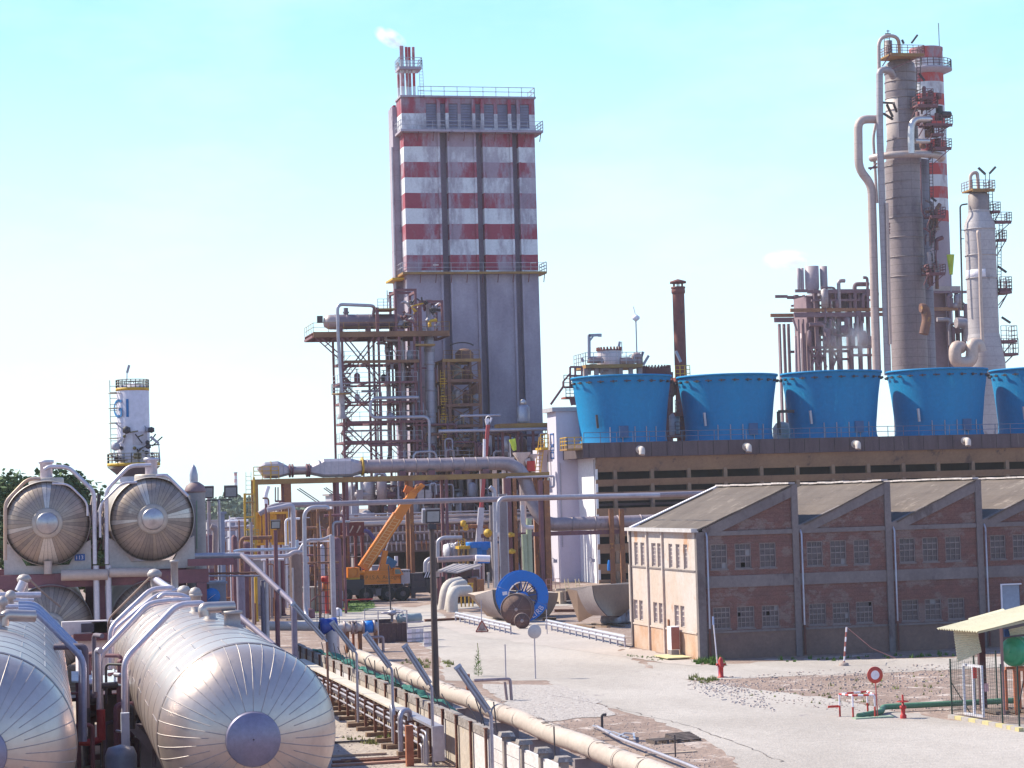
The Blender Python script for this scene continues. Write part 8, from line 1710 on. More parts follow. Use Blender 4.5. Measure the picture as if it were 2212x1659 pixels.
# leaning striped pole with tape
b=G(*c7(0,0)) if False else G((2000+1350/1.3422)/1.649,(2050+432/1.3422)/1.649); t=thing('taped_pole','leaning red and white pole in a stone base with tape trailing right','pole',b); tp=b+Vector((.25,0,2.2)); 
for k in range(8): MB().tube([b.lerp(tp,k/8),b.lerp(tp,(k+.98)/8)],.05,8).build('pole_band',white if k%2 else M('faded_red',(.42,.14,.12),None,.7),t)
MB().rings([(.3,0),(.28,.15),(.1,.2)],b,n=10).build('stone_base',stone,t); e=G((2000+1600/1.3422)/1.649,(2050+405/1.3422)/1.649); MB().tube([tp,tp.lerp(e,.5)+Vector((0,0,-.25)),e+Vector((0,0,.1))],.02,4).build('tape',M('tape_pink',(.45,.22,.2),None,.7),t)
def cR(x,y): return ((2000+x/1.3422)/1.649,(2050+y/1.3422)/1.649)
# no entry style ring sign
b=G(*cR(1512,680)); Y=b.y; z=P(*cR(1502,475),Y).z; t=thing('ring_sign','round white sign with a red ring on a thin red pole by the barrier','sign',b)
MB().tube([b,(b.x-.05,Y,z)],.03,8).build('pole',M('pale_red_pole',(.5,.13,.11),None,.6),t); MB().rings([(.2,.02),(.36,.02),(.37,0),(.36,-.02)],(b.x-.07,Y-.04,z),(0,-1,0),32).build('red_ring',M('sign_red',(.50,.07,.05),None,.5),t); MB().rings([(.01,.012),(.2,.015)],(b.x-.07,Y-.04,z),(0,-1,0),24).build('white_centre',white,t)
# red/white frame barrier
t=thing('pipe_barrier','low red and white tubular barrier frame around a pit','barrier',G(*cR(1400,680))); rw=[M('barrier_red',(.52,.05,.04),None,.5),white]
def seg(a,b,n=4,r=.045):
    for k in range(n): MB().tube([a.lerp(b,k/n),a.lerp(b,(k+1)/n-.01)],r,8).build('barrier_tube',rw[k%2],t)
A=G(*cR(1332,675));B=G(*cR(1395,683));C_=G(*cR(1500,680));D_=G(*cR(1465,662)); h_=1.0
for p in (A,B,C_,D_): seg(p,p+UP*h_,2)
for p,q in ((A,B),(B,C_),(C_,D_),(D_,A)): seg(p+UP*h_,q+UP*h_,4)
MB().box(A.x-.5,A.y+.1,.4,A.x-.0,A.y+.16,.5).build('barrier_stub',rw[0],t)
# red valve post
b=G(*cR(1635,684)); z=P(*cR(1628,570),b.y).z; t=thing('valve_post','red valve post with a small handwheel beside the green pipe','valve post',b)
MB().rings([(.14,0),(.14,.15),(.09,.2),(.09,.4),(.15,.45),(.15,.55),(.05,.6),(.04,z)],b,n=12).build('valve_body',red,t); MB().rings([(.24,-.02),(.28,0),(.24,.02)],b+UP*.75,(0,0,1),16).build('handwheel',red,t)
for g in (0,1.05,2.1): e=Vector((math.cos(g),math.sin(g),0))*.25; MB().bar(b+UP*.75-e,b+UP*.75+e,.035).build('wheel_spoke',red,t)
gp_=M('green_pipe',(.08,.22,.13),(.07,.17,.11),.6,scale=1)
pipe('green_pipe','long dark green pipe lying low across the gravel towards the fence',[G(*cR(1420,683))+UP*.1,G(*cR(1530,668))+UP*.15,G(*cR(1540,655))+UP*.25,G(*cR(2190,628))+UP*.3],.13,gp_,.3)
o=MB().box(-.9,-.25,0,.9,.25,.06).build('green_slab',M('pale_green_cover',(.30,.42,.30),None,.7)); o.location=G(*cR(1490,682)); tag(o,'flat pale green cover slab at the start of the green pipe','cover')
kb=thing('kerb','yellow and white painted kerb running along the fenced enclosure','kerb',G(*cR(1860,690)))
ks=[G(*cR(1858,682)),G(*cR(1990,705)),G(*cR(2120,730)),G(*cR(2200,748))]
for p,q in zip(ks,ks[1:]):
    for k in range(4): a=p.lerp(q,k/4);b=p.lerp(q,(k+.96)/4); MB().bar(a+UP*.08,b+UP*.08,.22,.16).build('kerb_stone',M('yellow_kerb',(.55,.5,.25),None,.9) if k%2 else M('grey_kerb',(.42,.4,.37),None,.9),kb)
pl=G(*cR(1640,676)); 
# mesh fence enclosure + white gate
fe=thing('mesh_fence','dark wire mesh fence with thin posts around the green barrel','fence',G(*cR(1870,672))); fps=[cR(1868,672),cR(1980,640),cR(2085,620),cR(2110,708),cR(2190,722)]
PB=[G(*f) for f in fps]; ht=P(*cR(1864,398),PB[0].y).z
for p in PB: MB().tube([p,p+UP*ht],.04,8).build('fence_post',M('dark_green_post',(.03,.06,.05),None,.6),fe)
MB().tube([PB[0]+UP*ht*.6,PB[0]+Vector((.8,-.3,0))],.025,6).build('stay',M('dark_green_post',(.03,.06,.05)),fe)
m=MB()
for p,q in ((PB[0],PB[1]),(PB[1],PB[2]),(PB[0],PB[3]),(PB[3],PB[4])):
    L=(q-p).length; n=int(L/.16)
    for k in range(n+1): a=p.lerp(q,k/n); m.bar(a+UP*.1,a+UP*ht,.008)
    for k in range(int(ht/.16)): m.bar(p+UP*(.1+k*.16),q+UP*(.1+k*.16),.008)
m.build('wire_mesh',M('wire_dark',(.05,.07,.07),None,.6),fe,kind='stuff')
ga=G(*cR(1930,675));gb=G(*cR(2018,690)); hg_=P(*cR(1922,420),ga.y).z; gt_=thing('gate','white framed mesh gate standing ajar in the wire fence','gate',ga)
gm_=M('gate_white',(.68,.70,.74),None,.5)
for s in (0,.52,1): p=ga.lerp(gb,s); MB().box(p.x-.045,p.y-.045,.1,p.x+.045,p.y+.045,hg_).build('gate_stile',gm_,gt_)
for z in (.1,hg_-.09): MB().bar(ga+UP*(z+.045),gb+UP*(z+.045),.1).build('gate_rail',gm_,gt_)
MB().bar(ga.lerp(gb,.6)+Vector((.0,-.07,hg_*.75)),ga.lerp(gb,.6)+Vector((0,-.07,hg_*.95)),.16,.02,up=(0,1,0)).build('red_plate',rw[0],gt_)
o=MB().box(-.1,-.02,0,.1,.0,.35).build('notice_plate',M('pink_notice',(.6,.35,.35),None,.6)); o.location=gb+Vector((.15,-.08,hg_*.52)); tag(o,'small faded pink notice hanging on the fence right of the white gate','sign')
# yellow corrugated canopy with side sheets and green barrel on a stand
Yk=ga.y-.2
def k5(x,y,Y=Yk): return P((3200+x/3.317)/1.649,(2100+y/3.317)/1.649,Y)
ysh=M('yellow_corrugated',(.60,.58,.40),(.52,.50,.34),.6,scale=1); ysh2=M('cream_underside',(.50,.47,.30),None,.7)
cn_=thing('shelter','battered pale yellow corrugated shelter roof jutting in from the right edge','shelter',(k5(1100,450).x,Yk,0))
def corr(a,b,c,d,n,name,mat,amp=.04,across=True,th=.02):
    """corrugated quad a-b-c-d: folds run from a-b to d-c"""
    m=MB(); top=[]; nrm=(b-a).cross(d-a).normalized(); k=n*4
    for i in range(k+1):
        s=i/k; off=nrm*amp*math.sin(i*math.pi/2); top+= [a.lerp(b,s)+off,d.lerp(c,s)+off]
    f=[(2*i,2*i+2,2*i+3,2*i+1) for i in range(k)]
    m.add(top,f,True); m.add([p-nrm*th for p in top],[q[::-1] for q in f],True); return m.build(name,mat,cn_)
a=k5(445,460,Yk+2.2);b=k5(640,440,Yk-1.6);
corr(k5(450,462,Yk+.8),k5(930,500,Yk-1.4),k5(1700,300,Yk-1.4),k5(1700,130,Yk+3.2),16,'roof_sheet',ysh,.03)
corr(k5(830,345,Yk+3.2),k5(830,380,Yk+1.8),k5(1290,268,Yk+1.8),k5(1240,230,Yk+3.2),5,'upper_sheet',ysh,.03)
MB().bar(k5(780,380,Yk+2.2),k5(850,392,Yk+1.8),.12,.05).build('sheet_edge',white,cn_)
MB().bar(k5(940,505,Yk-1.35),k5(1700,330,Yk-1.35),.06,.1).build('eave_angle',ysh2,cn_)
corr(k5(652,485,Yk),k5(700,860,Yk),k5(985,740,Yk),k5(935,500,Yk),12,'side_sheet',ysh,.03)
corr(k5(1305,470,Yk+.6),k5(1325,545,Yk+.6),k5(1700,500,Yk+.6),k5(1700,385,Yk+.6),4,'side_sheet',ysh,.03)
MB().box(k5(1020,500,Yk+2).x-.3,Yk+2,0,k5(1020,500,Yk+2).x+.0,Yk+2.2,k5(1020,470,Yk+2).z).build('shelter_post',M('maroon_post',(.09,.04,.05),None,.7),cn_)
MB().box(k5(1235,900,Yk).x-.05,Yk,0,k5(1235,900,Yk).x+.05,Yk+.1,k5(1235,380,Yk).z).build('shelter_post',M('pinkish_post',(.35,.22,.22),None,.6),cn_); MB().box(k5(1250,400,Yk+1).x,Yk+1,k5(1250,560,Yk+1).z,k5(1310,400,Yk+1).x,Yk+1.1,k5(1250,470,Yk+1).z).build('blue_panel',bl,cn_)
Yg=Yk+.3; c=k5(1430,730,Yg); t=thing('barrel','bright green barrel lying on its side on an orange steel stand','barrel',(c.x,Yg,k5(1430,960,Yg).z)); gb_=M('barrel_green',(.03,.34,.16),(.025,.28,.13),.35,scale=1,spec=.6); Rb_=k5(1430,560,Yg).z-c.z; axb=Vector((-.9,-.42,0)).normalized()
MB().rings([(.02,-.62),(Rb_*.9,-.6),(Rb_,-.5),(Rb_,-.02),(Rb_*1.03,0),(Rb_,.02),(Rb_,.3),(Rb_*1.03,.32),(Rb_,.34),(Rb_,.5),(Rb_*.9,.6),(.02,.64)],c+Vector((.0,0,0)),axb,40).build('barrel_shell',gb_,t); MB().rings([(Rb_*.78,.635),(Rb_*.72,.66)],c,axb,32).build('barrel_rim',gb_,t)
MB().box(c.x+.35,Yg-Rb_-.12,c.z-.25,c.x+.7,Yg-Rb_-.02,c.z+.25).build('barrel_plate',M('tan_plate',(.40,.34,.25),None,.7),t)
zs=k5(1430,950,Yg).z; st_=thing('barrel_stand','orange steel stand under the green barrel','stand',(c.x,Yg,0)); osm=M('stand_orange',(.52,.17,.07),(.42,.13,.06),.6,scale=1)
for x in (1340,1445,1500): 
    for y in (Yg-.5,Yg+.5): p=k5(x,1400,Yg); MB().box(p.x-.05,y-.05,0,p.x+.05,y+.05,zs).build('stand_leg',osm,st_)
for y in (Yg-.5,Yg+.5): MB().box(k5(1325,960,Yg).x,y-.06,zs+.003,k5(1700,960,Yg).x,y+.06,zs+.12).build('stand_beam',osm,st_)
MB().bar((k5(1340,1000,Yg).x,Yg-.45,.2),(k5(1445,1000,Yg).x,Yg-.45,zs-.1),.05).build('stand_brace',dark,st_)
for k in range(5): x=k5(1130+k*110,1440,Yg).x; MB().box(x,Yg-.2,.05,x+.22,Yg+1.4,.16).build('deck_board',M('dark_board',(.17,.13,.11),None,.9),st_)
# ================================================================ SMALL THINGS ON THE NEAR GROUND
def pallet(label,b,rz,sc=1):
    t=thing('pallet',label,'pallet',b); t.rotation_euler=(0,0,rz); pm_=M('old_pallet_wood',(.14,.11,.10),(.09,.075,.07),.9,scale=3)
    for k in range(6): o=MB().box(-.6,-.4+k*.155,.14,.6,-.31+k*.155,.162).build('slat',pm_); o.parent=t
    for k in range(3): o=MB().box(-.6+k*.55,-.4,.0,-.5+k*.55,.46,.138).build('bearer',pm_); o.parent=t
    return t
b=G(cR(490,800)[0],cR(490,800)[1]); pallet('pale-lit dark wooden pallet propped right side of the thick pipeline',b,.15); t=pallet('second dark wooden pallet leaning on the first one',b+Vector((.9,.25,.05)),.4); t.rotation_euler=(.25,0,.3)
o=MB().box(-1.1,-.12,0,1.1,.12,.05).build('loose_board',M('pale_plank',(.45,.36,.27))); o.location=G(*cR(520,852)); o.rotation_euler=(0,0,.1); tag(o,'pale loose board in front of the pallets','board')
b=G(*cR(195,735)); t=thing('bent_pipe','short dark pipe hook sticking out of the ground by the pipeline','pipe',b); MB().tube(rnd([b,b+UP*.62,b+UP*.62+Vector((.2,0,0))],.1),.06,8).build('hook',dark,t)
b=G(*cR(545,868)); t=thing('stake','thin dark stake standing before the pallets','stake',b); MB().tube([b,b+UP*.85],.03,6).build('rod',dark,t)
b=G(*cR(310,795)); t=thing('steel_scrap','bent zinc angle iron scraps lying along the slim ground pipe','scrap',b)
for a,b_ in (((150,735),(245,765)),((245,765),(320,790)),((265,790),(300,770)),((300,770),(345,772)),((345,772),(350,800))): MB().bar(G(*cR(*a))+UP*.15,G(*cR(*b_))+UP*.12,.08,.06).build('angle_iron',railm,t)
# goal-post shaped pipe
b0=G(*v4(1640,895)); zp=P(*v4(1640,740),b0.y).z; b1=P(*v4(1385,745),b0.y)
pipe('portal_pipe','grey pipe portal bending down twice beside the white gravel',[(b1.x,b0.y,zp),(b0.x+.05,b0.y,zp),(b0.x+.1,b0.y,0)],.08,ductm,.15); pipe('portal_pipe','thinner inner pipe of the grey portal beside the white gravel',[(b0.x-.2,b0.y+.1,zp-.15),(b0.x-.12,b0.y+.1,0)],.07,ductm,.1)
b0=G(*v4(735,545)); zp=P(*v4(735,440),b0.y).z; b1=P(*v4(615,440),b0.y); pipe('portal_pipe','small grey pipe portal near the brown steel box',[(b1.x,b0.y,zp),(b0.x,b0.y,zp),(b0.x,b0.y,0)],.1,ductm,.15)
o=MB().box(-.09,-.09,0,.09,.09,1.5).build('marker_post',M('rust_orange_post',(.36,.14,.07))); o.location=G(*v4(1345,925)); tag(o,'rust-red square post beside the nearest strip lamp','post')
o=MB().box(-.08,-.08,0,.08,.08,1.5).build('marker_post',M('rust_orange_post',(.36,.14,.07))); o.location=G(*v4(522,545)); tag(o,'rust-orange post standing behind the start of the pipeline','post')
# tall weed
b=G(*v4(1415,722)); wd=MB()
for i in range(220):
    a=rr.uniform(0,6.28); h=rr.uniform(.1,1.5)*rr.uniform(.5,1); r=(1.6-h)*.28; p=b+Vector((math.cos(a)*r*.5,math.sin(a)*r*.5,h)); d=Vector((math.cos(a),math.sin(a),rr.uniform(.2,1.2))).normalized()*rr.uniform(.1,.25); s=Vector((-math.sin(a),math.cos(a),0))*.025; wd.add([p-s,p+s,p+d],[(0,1,2)])
t=thing('weed_plant','spindly green weed standing alone beside the gravel','plant',b); wd.build('leaves',greenm,t); MB().tube([b,b+Vector((.05,0,1.3)),b+Vector((0,0,1.9))],.02,5).build('stem',grassm,t)
# brown steel box, cages, blue valves
b0=G(*v4(700,485));b1=G(*v4(918,480)); z=P(*v4(700,345),b0.y).z; t=thing('steel_skip','dark brown open steel box with thin corner posts near the road','skip',((b0.x+b1.x)/2,b0.y,0)); skm=M('brown_skip',(.11,.07,.075),(.08,.055,.06),.8,scale=1,c3=(.16,.10,.085),s3=2,t3=.6); w=b1.x-b0.x; L_s=6
for (x0,y0,x1,y1) in ((0,0,w,.1),(0,L_s,w,L_s+.1),(0,.103,.1,L_s-.003),(w-.1,.103,w,L_s-.003)): MB().box(b0.x+x0,b0.y+y0,.02,b0.x+x1,b0.y+y1,z).build('side_wall',skm,t)
for k in range(7): MB().box(b0.x+w*k/6-.05,b0.y-.06,.02,b0.x+w*k/6+.05,b0.y-.003,z).build('stiffener',skm,t)
for x in (0,w): MB().tube([(b0.x+x,b0.y-.12,0),(b0.x+x,b0.y-.12,z+.9)],.045,8).build('corner_post',galv,t)
m=MB(); rail(m,[(b0.x,b0.y+L_s,z),(b0.x+w,b0.y+L_s,z),(b0.x+w,b0.y,z)],.8,1.6,.05,2); m.build('top_rail',lb,t)
p=Q(c9,1310,190,b0.y+2); t=thing('valve_actuator','pale valve with twin handwheels perched on the brown steel box','valve',(p.x,p.y,z)); MB().rings([(.1,z),(.1,p.z),(.35,p.z+.1),(.35,p.z+.3),(.1,p.z+.4)],(p.x,p.y,0),n=12).build('actuator_stem',galv,t); 
for s in (-1,1): MB().tube(ring_pts((p.x+s*.45,p.y,p.z+.25),.3,14),.05,6,False).build('handwheel',sheetg,t)
MB().tube([(p.x,p.y+.4,p.z),(p.x-.1,p.y+.4,P(*c9(1300,-600),p.y).z)],.05,6).build('thin_mast',dark,t)
MB().rings([(.1,-.9),(.35,-.8),(.35,.9),(.1,1)],(p.x+1.2,p.y-.2,z+.2),(1,0,0),14).build('actuator_body',M('grey_green_valve',(.3,.38,.38),None,.5),t)
for i,(x0,x1,y0,y1,l) in enumerate(((1125,1215,1290,1385,'row of upright white slatted road barriers right of the brown box'),(1245,1300,1310,1420,'second set of upright white slatted barriers against the brown pole'))):
    a=G(*c3(x0,y1));b=G(*c3(x1,y1-5)); z=P(*c3(x0,y0),a.y).z; t=thing('barrier_stack',l,'barriers',((a.x+b.x)/2,a.y,0)); n=4 if i==0 else 3
    for k in range(n):
        x=a.x+(b.x-a.x)*k/(n-1) if n>1 else a.x; MB().box(x-.16,a.y+k*.15,.05,x+.16,a.y+.06+k*.15,z).build('barrier_panel',railm if k%2 else white,t)
        for q in range(4): MB().box(x-.17,a.y-.03+k*.15,.2+q*.4,x+.17,a.y-.003+k*.15,.3+q*.4).build('barrier_slat',grey,t)
def c9v(x,y,Y): return P(*c9(x,y),Y)
Yb=150.; t=thing('valve_run','white pipe run with blue valve bodies lying beyond the fence','pipe',(c9v(600,390,Yb).x,Yb,0)); zz9=c9v(600,380,Yb).z
MB().tube(rnd([(c9v(300,380,Yb).x,Yb,zz9),(c9v(1080,380,Yb).x,Yb,zz9)],.2),.3,16).build('pipe_shell',M('white_pipe_cream',(.55,.53,.5),(.46,.43,.4),.6,scale=1),t)
for x in (560,680,740,850,1030): p=c9v(x,380,Yb); MB().rings([(.3,-.08),(.46,-.07),(.46,.07),(.3,.08)],(p.x,Yb,zz9),(1,0,0),20).build('flange',ductm,t)
for x0,x1 in ((868,1012),): a=c9v(x0,380,Yb);b=c9v(x1,380,Yb); MB().rings([(.3,0),(.42,.05),(.42,b.x-a.x-.05),(.3,b.x-a.x)],(a.x,Yb,zz9),(1,0,0),24).build('valve_body',rb,t)
for x in (690,): p=c9v(x,300,Yb); MB().rings([(.1,zz9),(.12,p.z),(.3,p.z),(.3,p.z+.1)],(p.x,Yb,0),n=10).build('valve_stem',beigepipe,t)
for x in (350,600,800,1050): p=c9v(x,380,Yb); MB().box(p.x-.12,Yb-.2,0,p.x+.12,Yb+.2,zz9-.3).build('pipe_stand',orange_rust,t)
Yb=134.; p=c9v(350,340,Yb); t=thing('pipe_elbow','grey pipe elbow with a deep blue valve rising through the netting','pipe',(p.x,Yb,0)); MB().tube(rnd([(c9v(240,370,Yb).x,Yb,c9v(240,370,Yb).z),(p.x+.05,Yb,c9v(240,370,Yb).z),(p.x+.1,Yb,0)],.6,6),.42,20).build('elbow',galv,t)
a=c9v(165,360,Yb); MB().rings([(.3,0),(.5,.04),(.52,.3),(.47,.35),(.47,.75),(.52,.8),(.5,1.05),(.3,1.1)],a,(1,0,0),24).build('valve_body',M('deep_valve_blue',(.01,.05,.30),None,.4),t)
MB().tube([a+Vector((0,0,0)),a+Vector((-3,1,.1))],.28,16).build('feed_pipe',M('white_pipe_cream',(.55,.53,.5)),t)
# shed with sloping roof, cream elbows, motor, blue drums
Yh=216.
def h7(x,y,Y=Yh): return P(*c7(x,y),Y)
t=thing('open_shed','open-sided brown shed with a grey sloping sheet roof behind the floodlight pole','shed',(h7(700,900).x,Yh,0)); 
A=h7(400,852,Yh-1);B=h7(660,880,Yh-1);C2=h7(985,778,Yh+3);D2=h7(610,765,Yh+3)
m=MB(); m.add([A,B,C2,D2,A-UP*.12,B-UP*.12,C2-UP*.12,D2-UP*.12],[(0,1,2,3),(7,6,5,4),(0,4,5,1),(1,5,6,2),(2,6,7,3),(3,7,4,0)]); m.build('roof_sheet',M('shed_roof_grey',(.38,.35,.33),(.3,.27,.26),.8,scale=.6),t)
for k in range(1,5): MB().bar(A.lerp(B,k/5)+UP*.04,D2.lerp(C2,k/5)+UP*.04,.05,.04).build('roof_batten',grey,t)
for x,y in ((440,862),(520,868),(600,878),(700,868),(860,830),(975,785)): p=h7(x,y+20,Yh-.5 if x<660 else Yh+1); MB().box(p.x-.07,p.y,0,p.x+.07,p.y+.14,p.z-.05).build('shed_post',steel,t)
MB().box(h7(660,900).x,Yh+1.2,0,h7(985,900).x,Yh+1.3,h7(800,845,Yh+1.2).z).build('rear_cladding',M('shed_brown',(.16,.09,.08),(.11,.07,.07),.85,scale=.8),t)
for i in range(16): p=h7(rr.uniform(420,960),rr.uniform(960,1010),Yh+rr.uniform(-.3,1)); s=rr.uniform(.2,.5); MB().box(p.x-s,p.y-s*.6,0,p.x+s,p.y+s*.6,max(.4,p.z+s*.6)).build('stored_box',rr.choice((steel,grey,red,beigepipe,orange_rust,dark)),t)
cp=M('cream_big_pipe',(.52,.49,.43),(.44,.41,.35),.7,scale=.6,bump=.1)
for i,(x0,y0,x1,y1,x2,y2,r,l) in enumerate(((470,1190,520,1050,690,1010,.62,'leftmost cream elbow pipe rising from the ground by the shed'),(540,1215,600,1060,740,1030,.5,'middle cream elbow pipe tucked between its neighbours'),(590,1285,600,1130,800,1120,.62,'front cream elbow pipe nearest the red barrier'))):
    Yp_=205-i*3; a=h7(x0,y0,Yp_); pipe('elbow_pipe',l,[Vector((a.x,Yp_,0)),h7(x1-10,y1,Yp_),h7(x2,y2,Yp_+2)],r*.85,cp,1.3,n=18)
t=thing('yellow_rack','small yellow railed rack behind the cream elbow pipes','rack',(h7(780,1100).x,208,0)); m=MB(); z=h7(780,1080,208).z
for x in (710,760,810,860): p=h7(x,1100,208); MB().box(p.x-.06,208,0,p.x+.06,208.1,z+.3).build('rack_post',yellow,t)
MB().box(h7(700,1100,208).x,207.9,z+.303,h7(870,1100,208).x,208.1,z+.42).build('rack_rail',yellow,t); MB().box(h7(780,1150,206).x,206,h7(780,1175,206).z,h7(890,1150,206).x,206.3,h7(780,1150,206).z).build('rack_plate',yellow,t)
t=thing('pump_motor','white ribbed cylindrical motor on a stand behind the floodlight pole','motor',(h7(560,630,230).x,230,0)); a=h7(475,630,230); Lm=h7(650,630,230).x-a.x
MB().rings([(.1,0),(.9,.1),(1.0,.5),(1.0,Lm*.4),(.7,Lm*.45),(.7,Lm*.6),(1.,Lm*.62),(1.,Lm*.8),(.4,Lm*.86),(.4,Lm),(.05,Lm+.05)],a,(1,0,0),28).build('motor_shell',M('motor_white',(.62,.62,.64),(.52,.52,.54),.5,scale=1),t)
for k in range(8): MB().rings([(1.0,-.04),(1.08,0),(1.0,.04)],a+Vector((.5+k*.18,0,0)),(1,0,0),24).build('motor_rib',grey,t)
MB().box(a.x+.3,229.6,0,a.x+Lm*.8,230.4,a.z-.98).build('motor_stand',dark,t)
for k,(x,mt) in enumerate(((865,M('drum_greyblue',(.3,.36,.44),None,.5)),(935,rb),(1000,rb),(1050,M('drum_grey2',(.33,.3,.3),None,.6)))):
    p=h7(x,480,228); b=h7(x,760 if k==2 else 690,228); r=.72; t=thing('stacked_drums',('grey-blue stacked drum column, leftmost of the four','blue stacked drum column second from the left','brightest blue stacked drum column, reaching lowest','grey-based drum column at the right of the four')[k],'drums',(p.x,228,b.z)); hh=p.z-b.z
    MB().rings([(r*.9,0),(r*.9,hh*.62),(r,hh*.62),(r,hh),(.05,hh+.02)],(p.x,228,b.z),n=24).build('drum_shell',mt if k else mt,t); MB().rings([(r,hh*.62),(r*1.04,hh*.64),(r*1.04,hh*.98),(r,hh)],(p.x,228,b.z),n=24).build('drum_collar',rb,t)
o=MB().box(h7(820,500,229).x-h7(960,500,229).x,-.3,-.25,h7(1330,500,229).x-h7(960,500,229).x,.9,0).build('drum_shelf',M('dark_blue_shelf',(.05,.06,.14),None,.6)); o.location=(h7(960,500,229).x,229,h7(960,478,229).z); tag(o,'long dark blue shelf behind the stacked drums','shelf')
for pts,r,mt,l,Y in (([(400,715),(900,690)],.42,ductm,'thick grey pipe crossing level behind the floodlight pole',222),([(900,695),(1085,700)],.48,white,'white capped pipe end right of the thick grey pipe',221.5),([(405,690),(405,470),(470,425),(720,425)],.3,galv,'silver hoop pipe right of the floodlight pole',226),([(240,880),(240,740),(300,700),(335,705)],.3,galv,'outer silver hoop pipe left of the floodlight pole',220),([(290,870),(290,760),(325,730),(345,735)],.25,galv,'inner silver hoop pipe left of the floodlight pole',220.5),([(1110,0),(1118,450),(1130,460),(1160,1080)],.38,M('grey_brown_upright',(.26,.22,.22),None,.6),'grey-brown upright pipe left of the cable ladder',224),([(1065,880),(1065,1090)],.18,cp,'thin cream pole left of the rust posts',218),([(640,570),(640,500),(690,500)],.25,galv,'small silver bend behind the yellow valve frame',229)):
    pipe('yard_pipe',l,[h7(x,y,Y) for x,y in pts],r*.72,mt,.9)
t=thing('yellow_valve_frame','bright yellow railed valve platform behind the floodlight pole','platform',(h7(740,560,227).x,227,0)); z=h7(740,535,227).z; MB().box(h7(680,535,227).x,227,z-.3,h7(830,535,227).x,229,z).build('deck',yellow,t)
m=MB(); rail(m,[(h7(675,530,227).x,227,z),(h7(760,530,227).x,227,z)],h7(740,440,227).z-z,.35,.08,3); m.build('railing',yellow,t)
for x in (685,745,800): p=h7(x,600,227); MB().box(p.x-.1,227,0,p.x+.1,227.2,z-.303).build('leg',yellowrust,t)
t=thing('yellow_valves','pair of yellow valve heads on an orange pipe under the white rack pipe','valve',(h7(760,270,262).x,262,h7(760,270,262).z))
for x,y in ((740,240),(770,290)): MB().rings([(.1,-.4),(.35,-.3),(.35,.3),(.1,.4)],h7(x,y,262),n=12).build('valve_head',yellow,t)
MB().tube([h7(780,275,262),h7(1060,275,262)],.25,10).build('orange_pipe',orange_rust,t)
for x,y,l in ((1060,365,'yellow round lamp left of the grey-brown upright pipe'),(1360,388,'upper yellow box on the rust posts'),(1375,605,'lower yellow box on the rust posts')): p=h7(x,y,223); m=MB(); m.rings([(.05,-.25),(.4,-.2),(.45,.1),(.05,.3)],p,(0,-1,0) if x==1060 else (0,0,1),14); solo(m,'signal_lamp',yellow,l,'lamp')
p=h7(1188,360,222.); m=MB(); m.rings([(.02,.1),(.42,.08),(.44,0),(.02,-.08)],p,(0,-1,0),20); solo(m,'round_plate',white,'round white plate between the upright pipe and the cable ladder','plate')
t=thing('gas_bottles','white and blue gas bottles standing behind the rust posts','bottles',(h7(1400,800,236).x,236,0))
for k in range(5): p=h7(1345+k*26,740,236); MB().rings([(.3,0),(.3,p.z-.6),(.2,p.z-.2),(.1,p.z)],(p.x,236+.1*(k%2),0),n=12).build('bottle',white if k%2 else M('bottle_blue',(.1,.15,.35),None,.5),t)
t=thing('timber_stack','dark timber stack with pale ladders leaning beside the white stair tower foot','timber',(*P(*c10(770,1120),205).xy,0)); a=P(*c10(690,1060),205);b=P(*c10(860,1200),205)
for k in range(7): z=max(0,b.z)+(a.z-max(0,b.z))*k/7; MB().box(a.x,205,z+.02,b.x,206.5,z+(a.z-max(0,b.z))/7).build('timber_beam',M('dark_timber',(.10,.065,.065),(.07,.05,.05),.9,scale=2),t)
for x in (700,860): 
    m=MB(); ladder(m,P(*c10(x+20,1060),204),P(*c10(x-10,880),205),.35,.35,.06); m.build('leaning_ladder',M('ladder_cream',(.55,.45,.25),None,.7),t)
MB().box(P(*c10(600,1060),206).x,206,0,P(*c10(690,1060),206).x,208,P(*c10(600,1075),206).z).build('pale_block',M('pale_timber',(.45,.38,.28),(.3,.24,.18),.9,scale=1.5),t)
MB().box(P(*c10(540,1040),207).x,207,P(*c10(540,1050),207).z,P(*c10(920,1040),207).x,207.4,P(*c10(540,1025),207).z).build('long_plank',M('pale_timber',(.45,.38,.28)),t)
t=thing('safety_fence','pinkish wire fence panel at the foot of the white stair tower','fence',(*P(*c10(530,950),215).xy,0)); m=MB(); rail(m,[(P(*c10(400,1000),215).x,215,0),(P(*c10(600,1000),215).x,215,0)],P(*c10(500,880),215).z,.4,.05,4); m.build('fence_panel',M('pinkish_wire',(.4,.2,.2),None,.7),t)
# two lamps fixed to the stair tower and side wall
for x,y,Y,l in ((520,610,YS-.2,'small grey floodlight on the left side of the white stair tower'),(1075,600,250,'small grey floodlight on the sunlit cooling tower wall')):
    p=P(*c10(x,y),Y); t=thing('wall_lamp',l,'lamp',p); MB().box(p.x-.2,Y-.35,p.z-.25,p.x+.25,Y-.1,p.z+.15).build('lamp_housing',grey,t); MB().bar((p.x-.3,Y-.05,p.z+.35),(p.x+.05,Y-.2,p.z+.1),.08).build('lamp_bracket',grey,t)
p=P(*c10(1325,960),248); t=thing('white_standpipe','slim white standpipe with a blue valve before the dark louvres','pipe',(p.x,246,0)); MB().tube(rnd([(p.x,246,0),(p.x,246,P(*c10(1320,760),246).z),P(*c10(1335,640),246)],.6),.16,10).build('pipe_shell',white,t); q=P(*c10(1330,680),246); MB().rings([(.2,-.6),(.25,0),(.2,.6)],q,(.1,0,1),10).build('valve_body',rb,t)
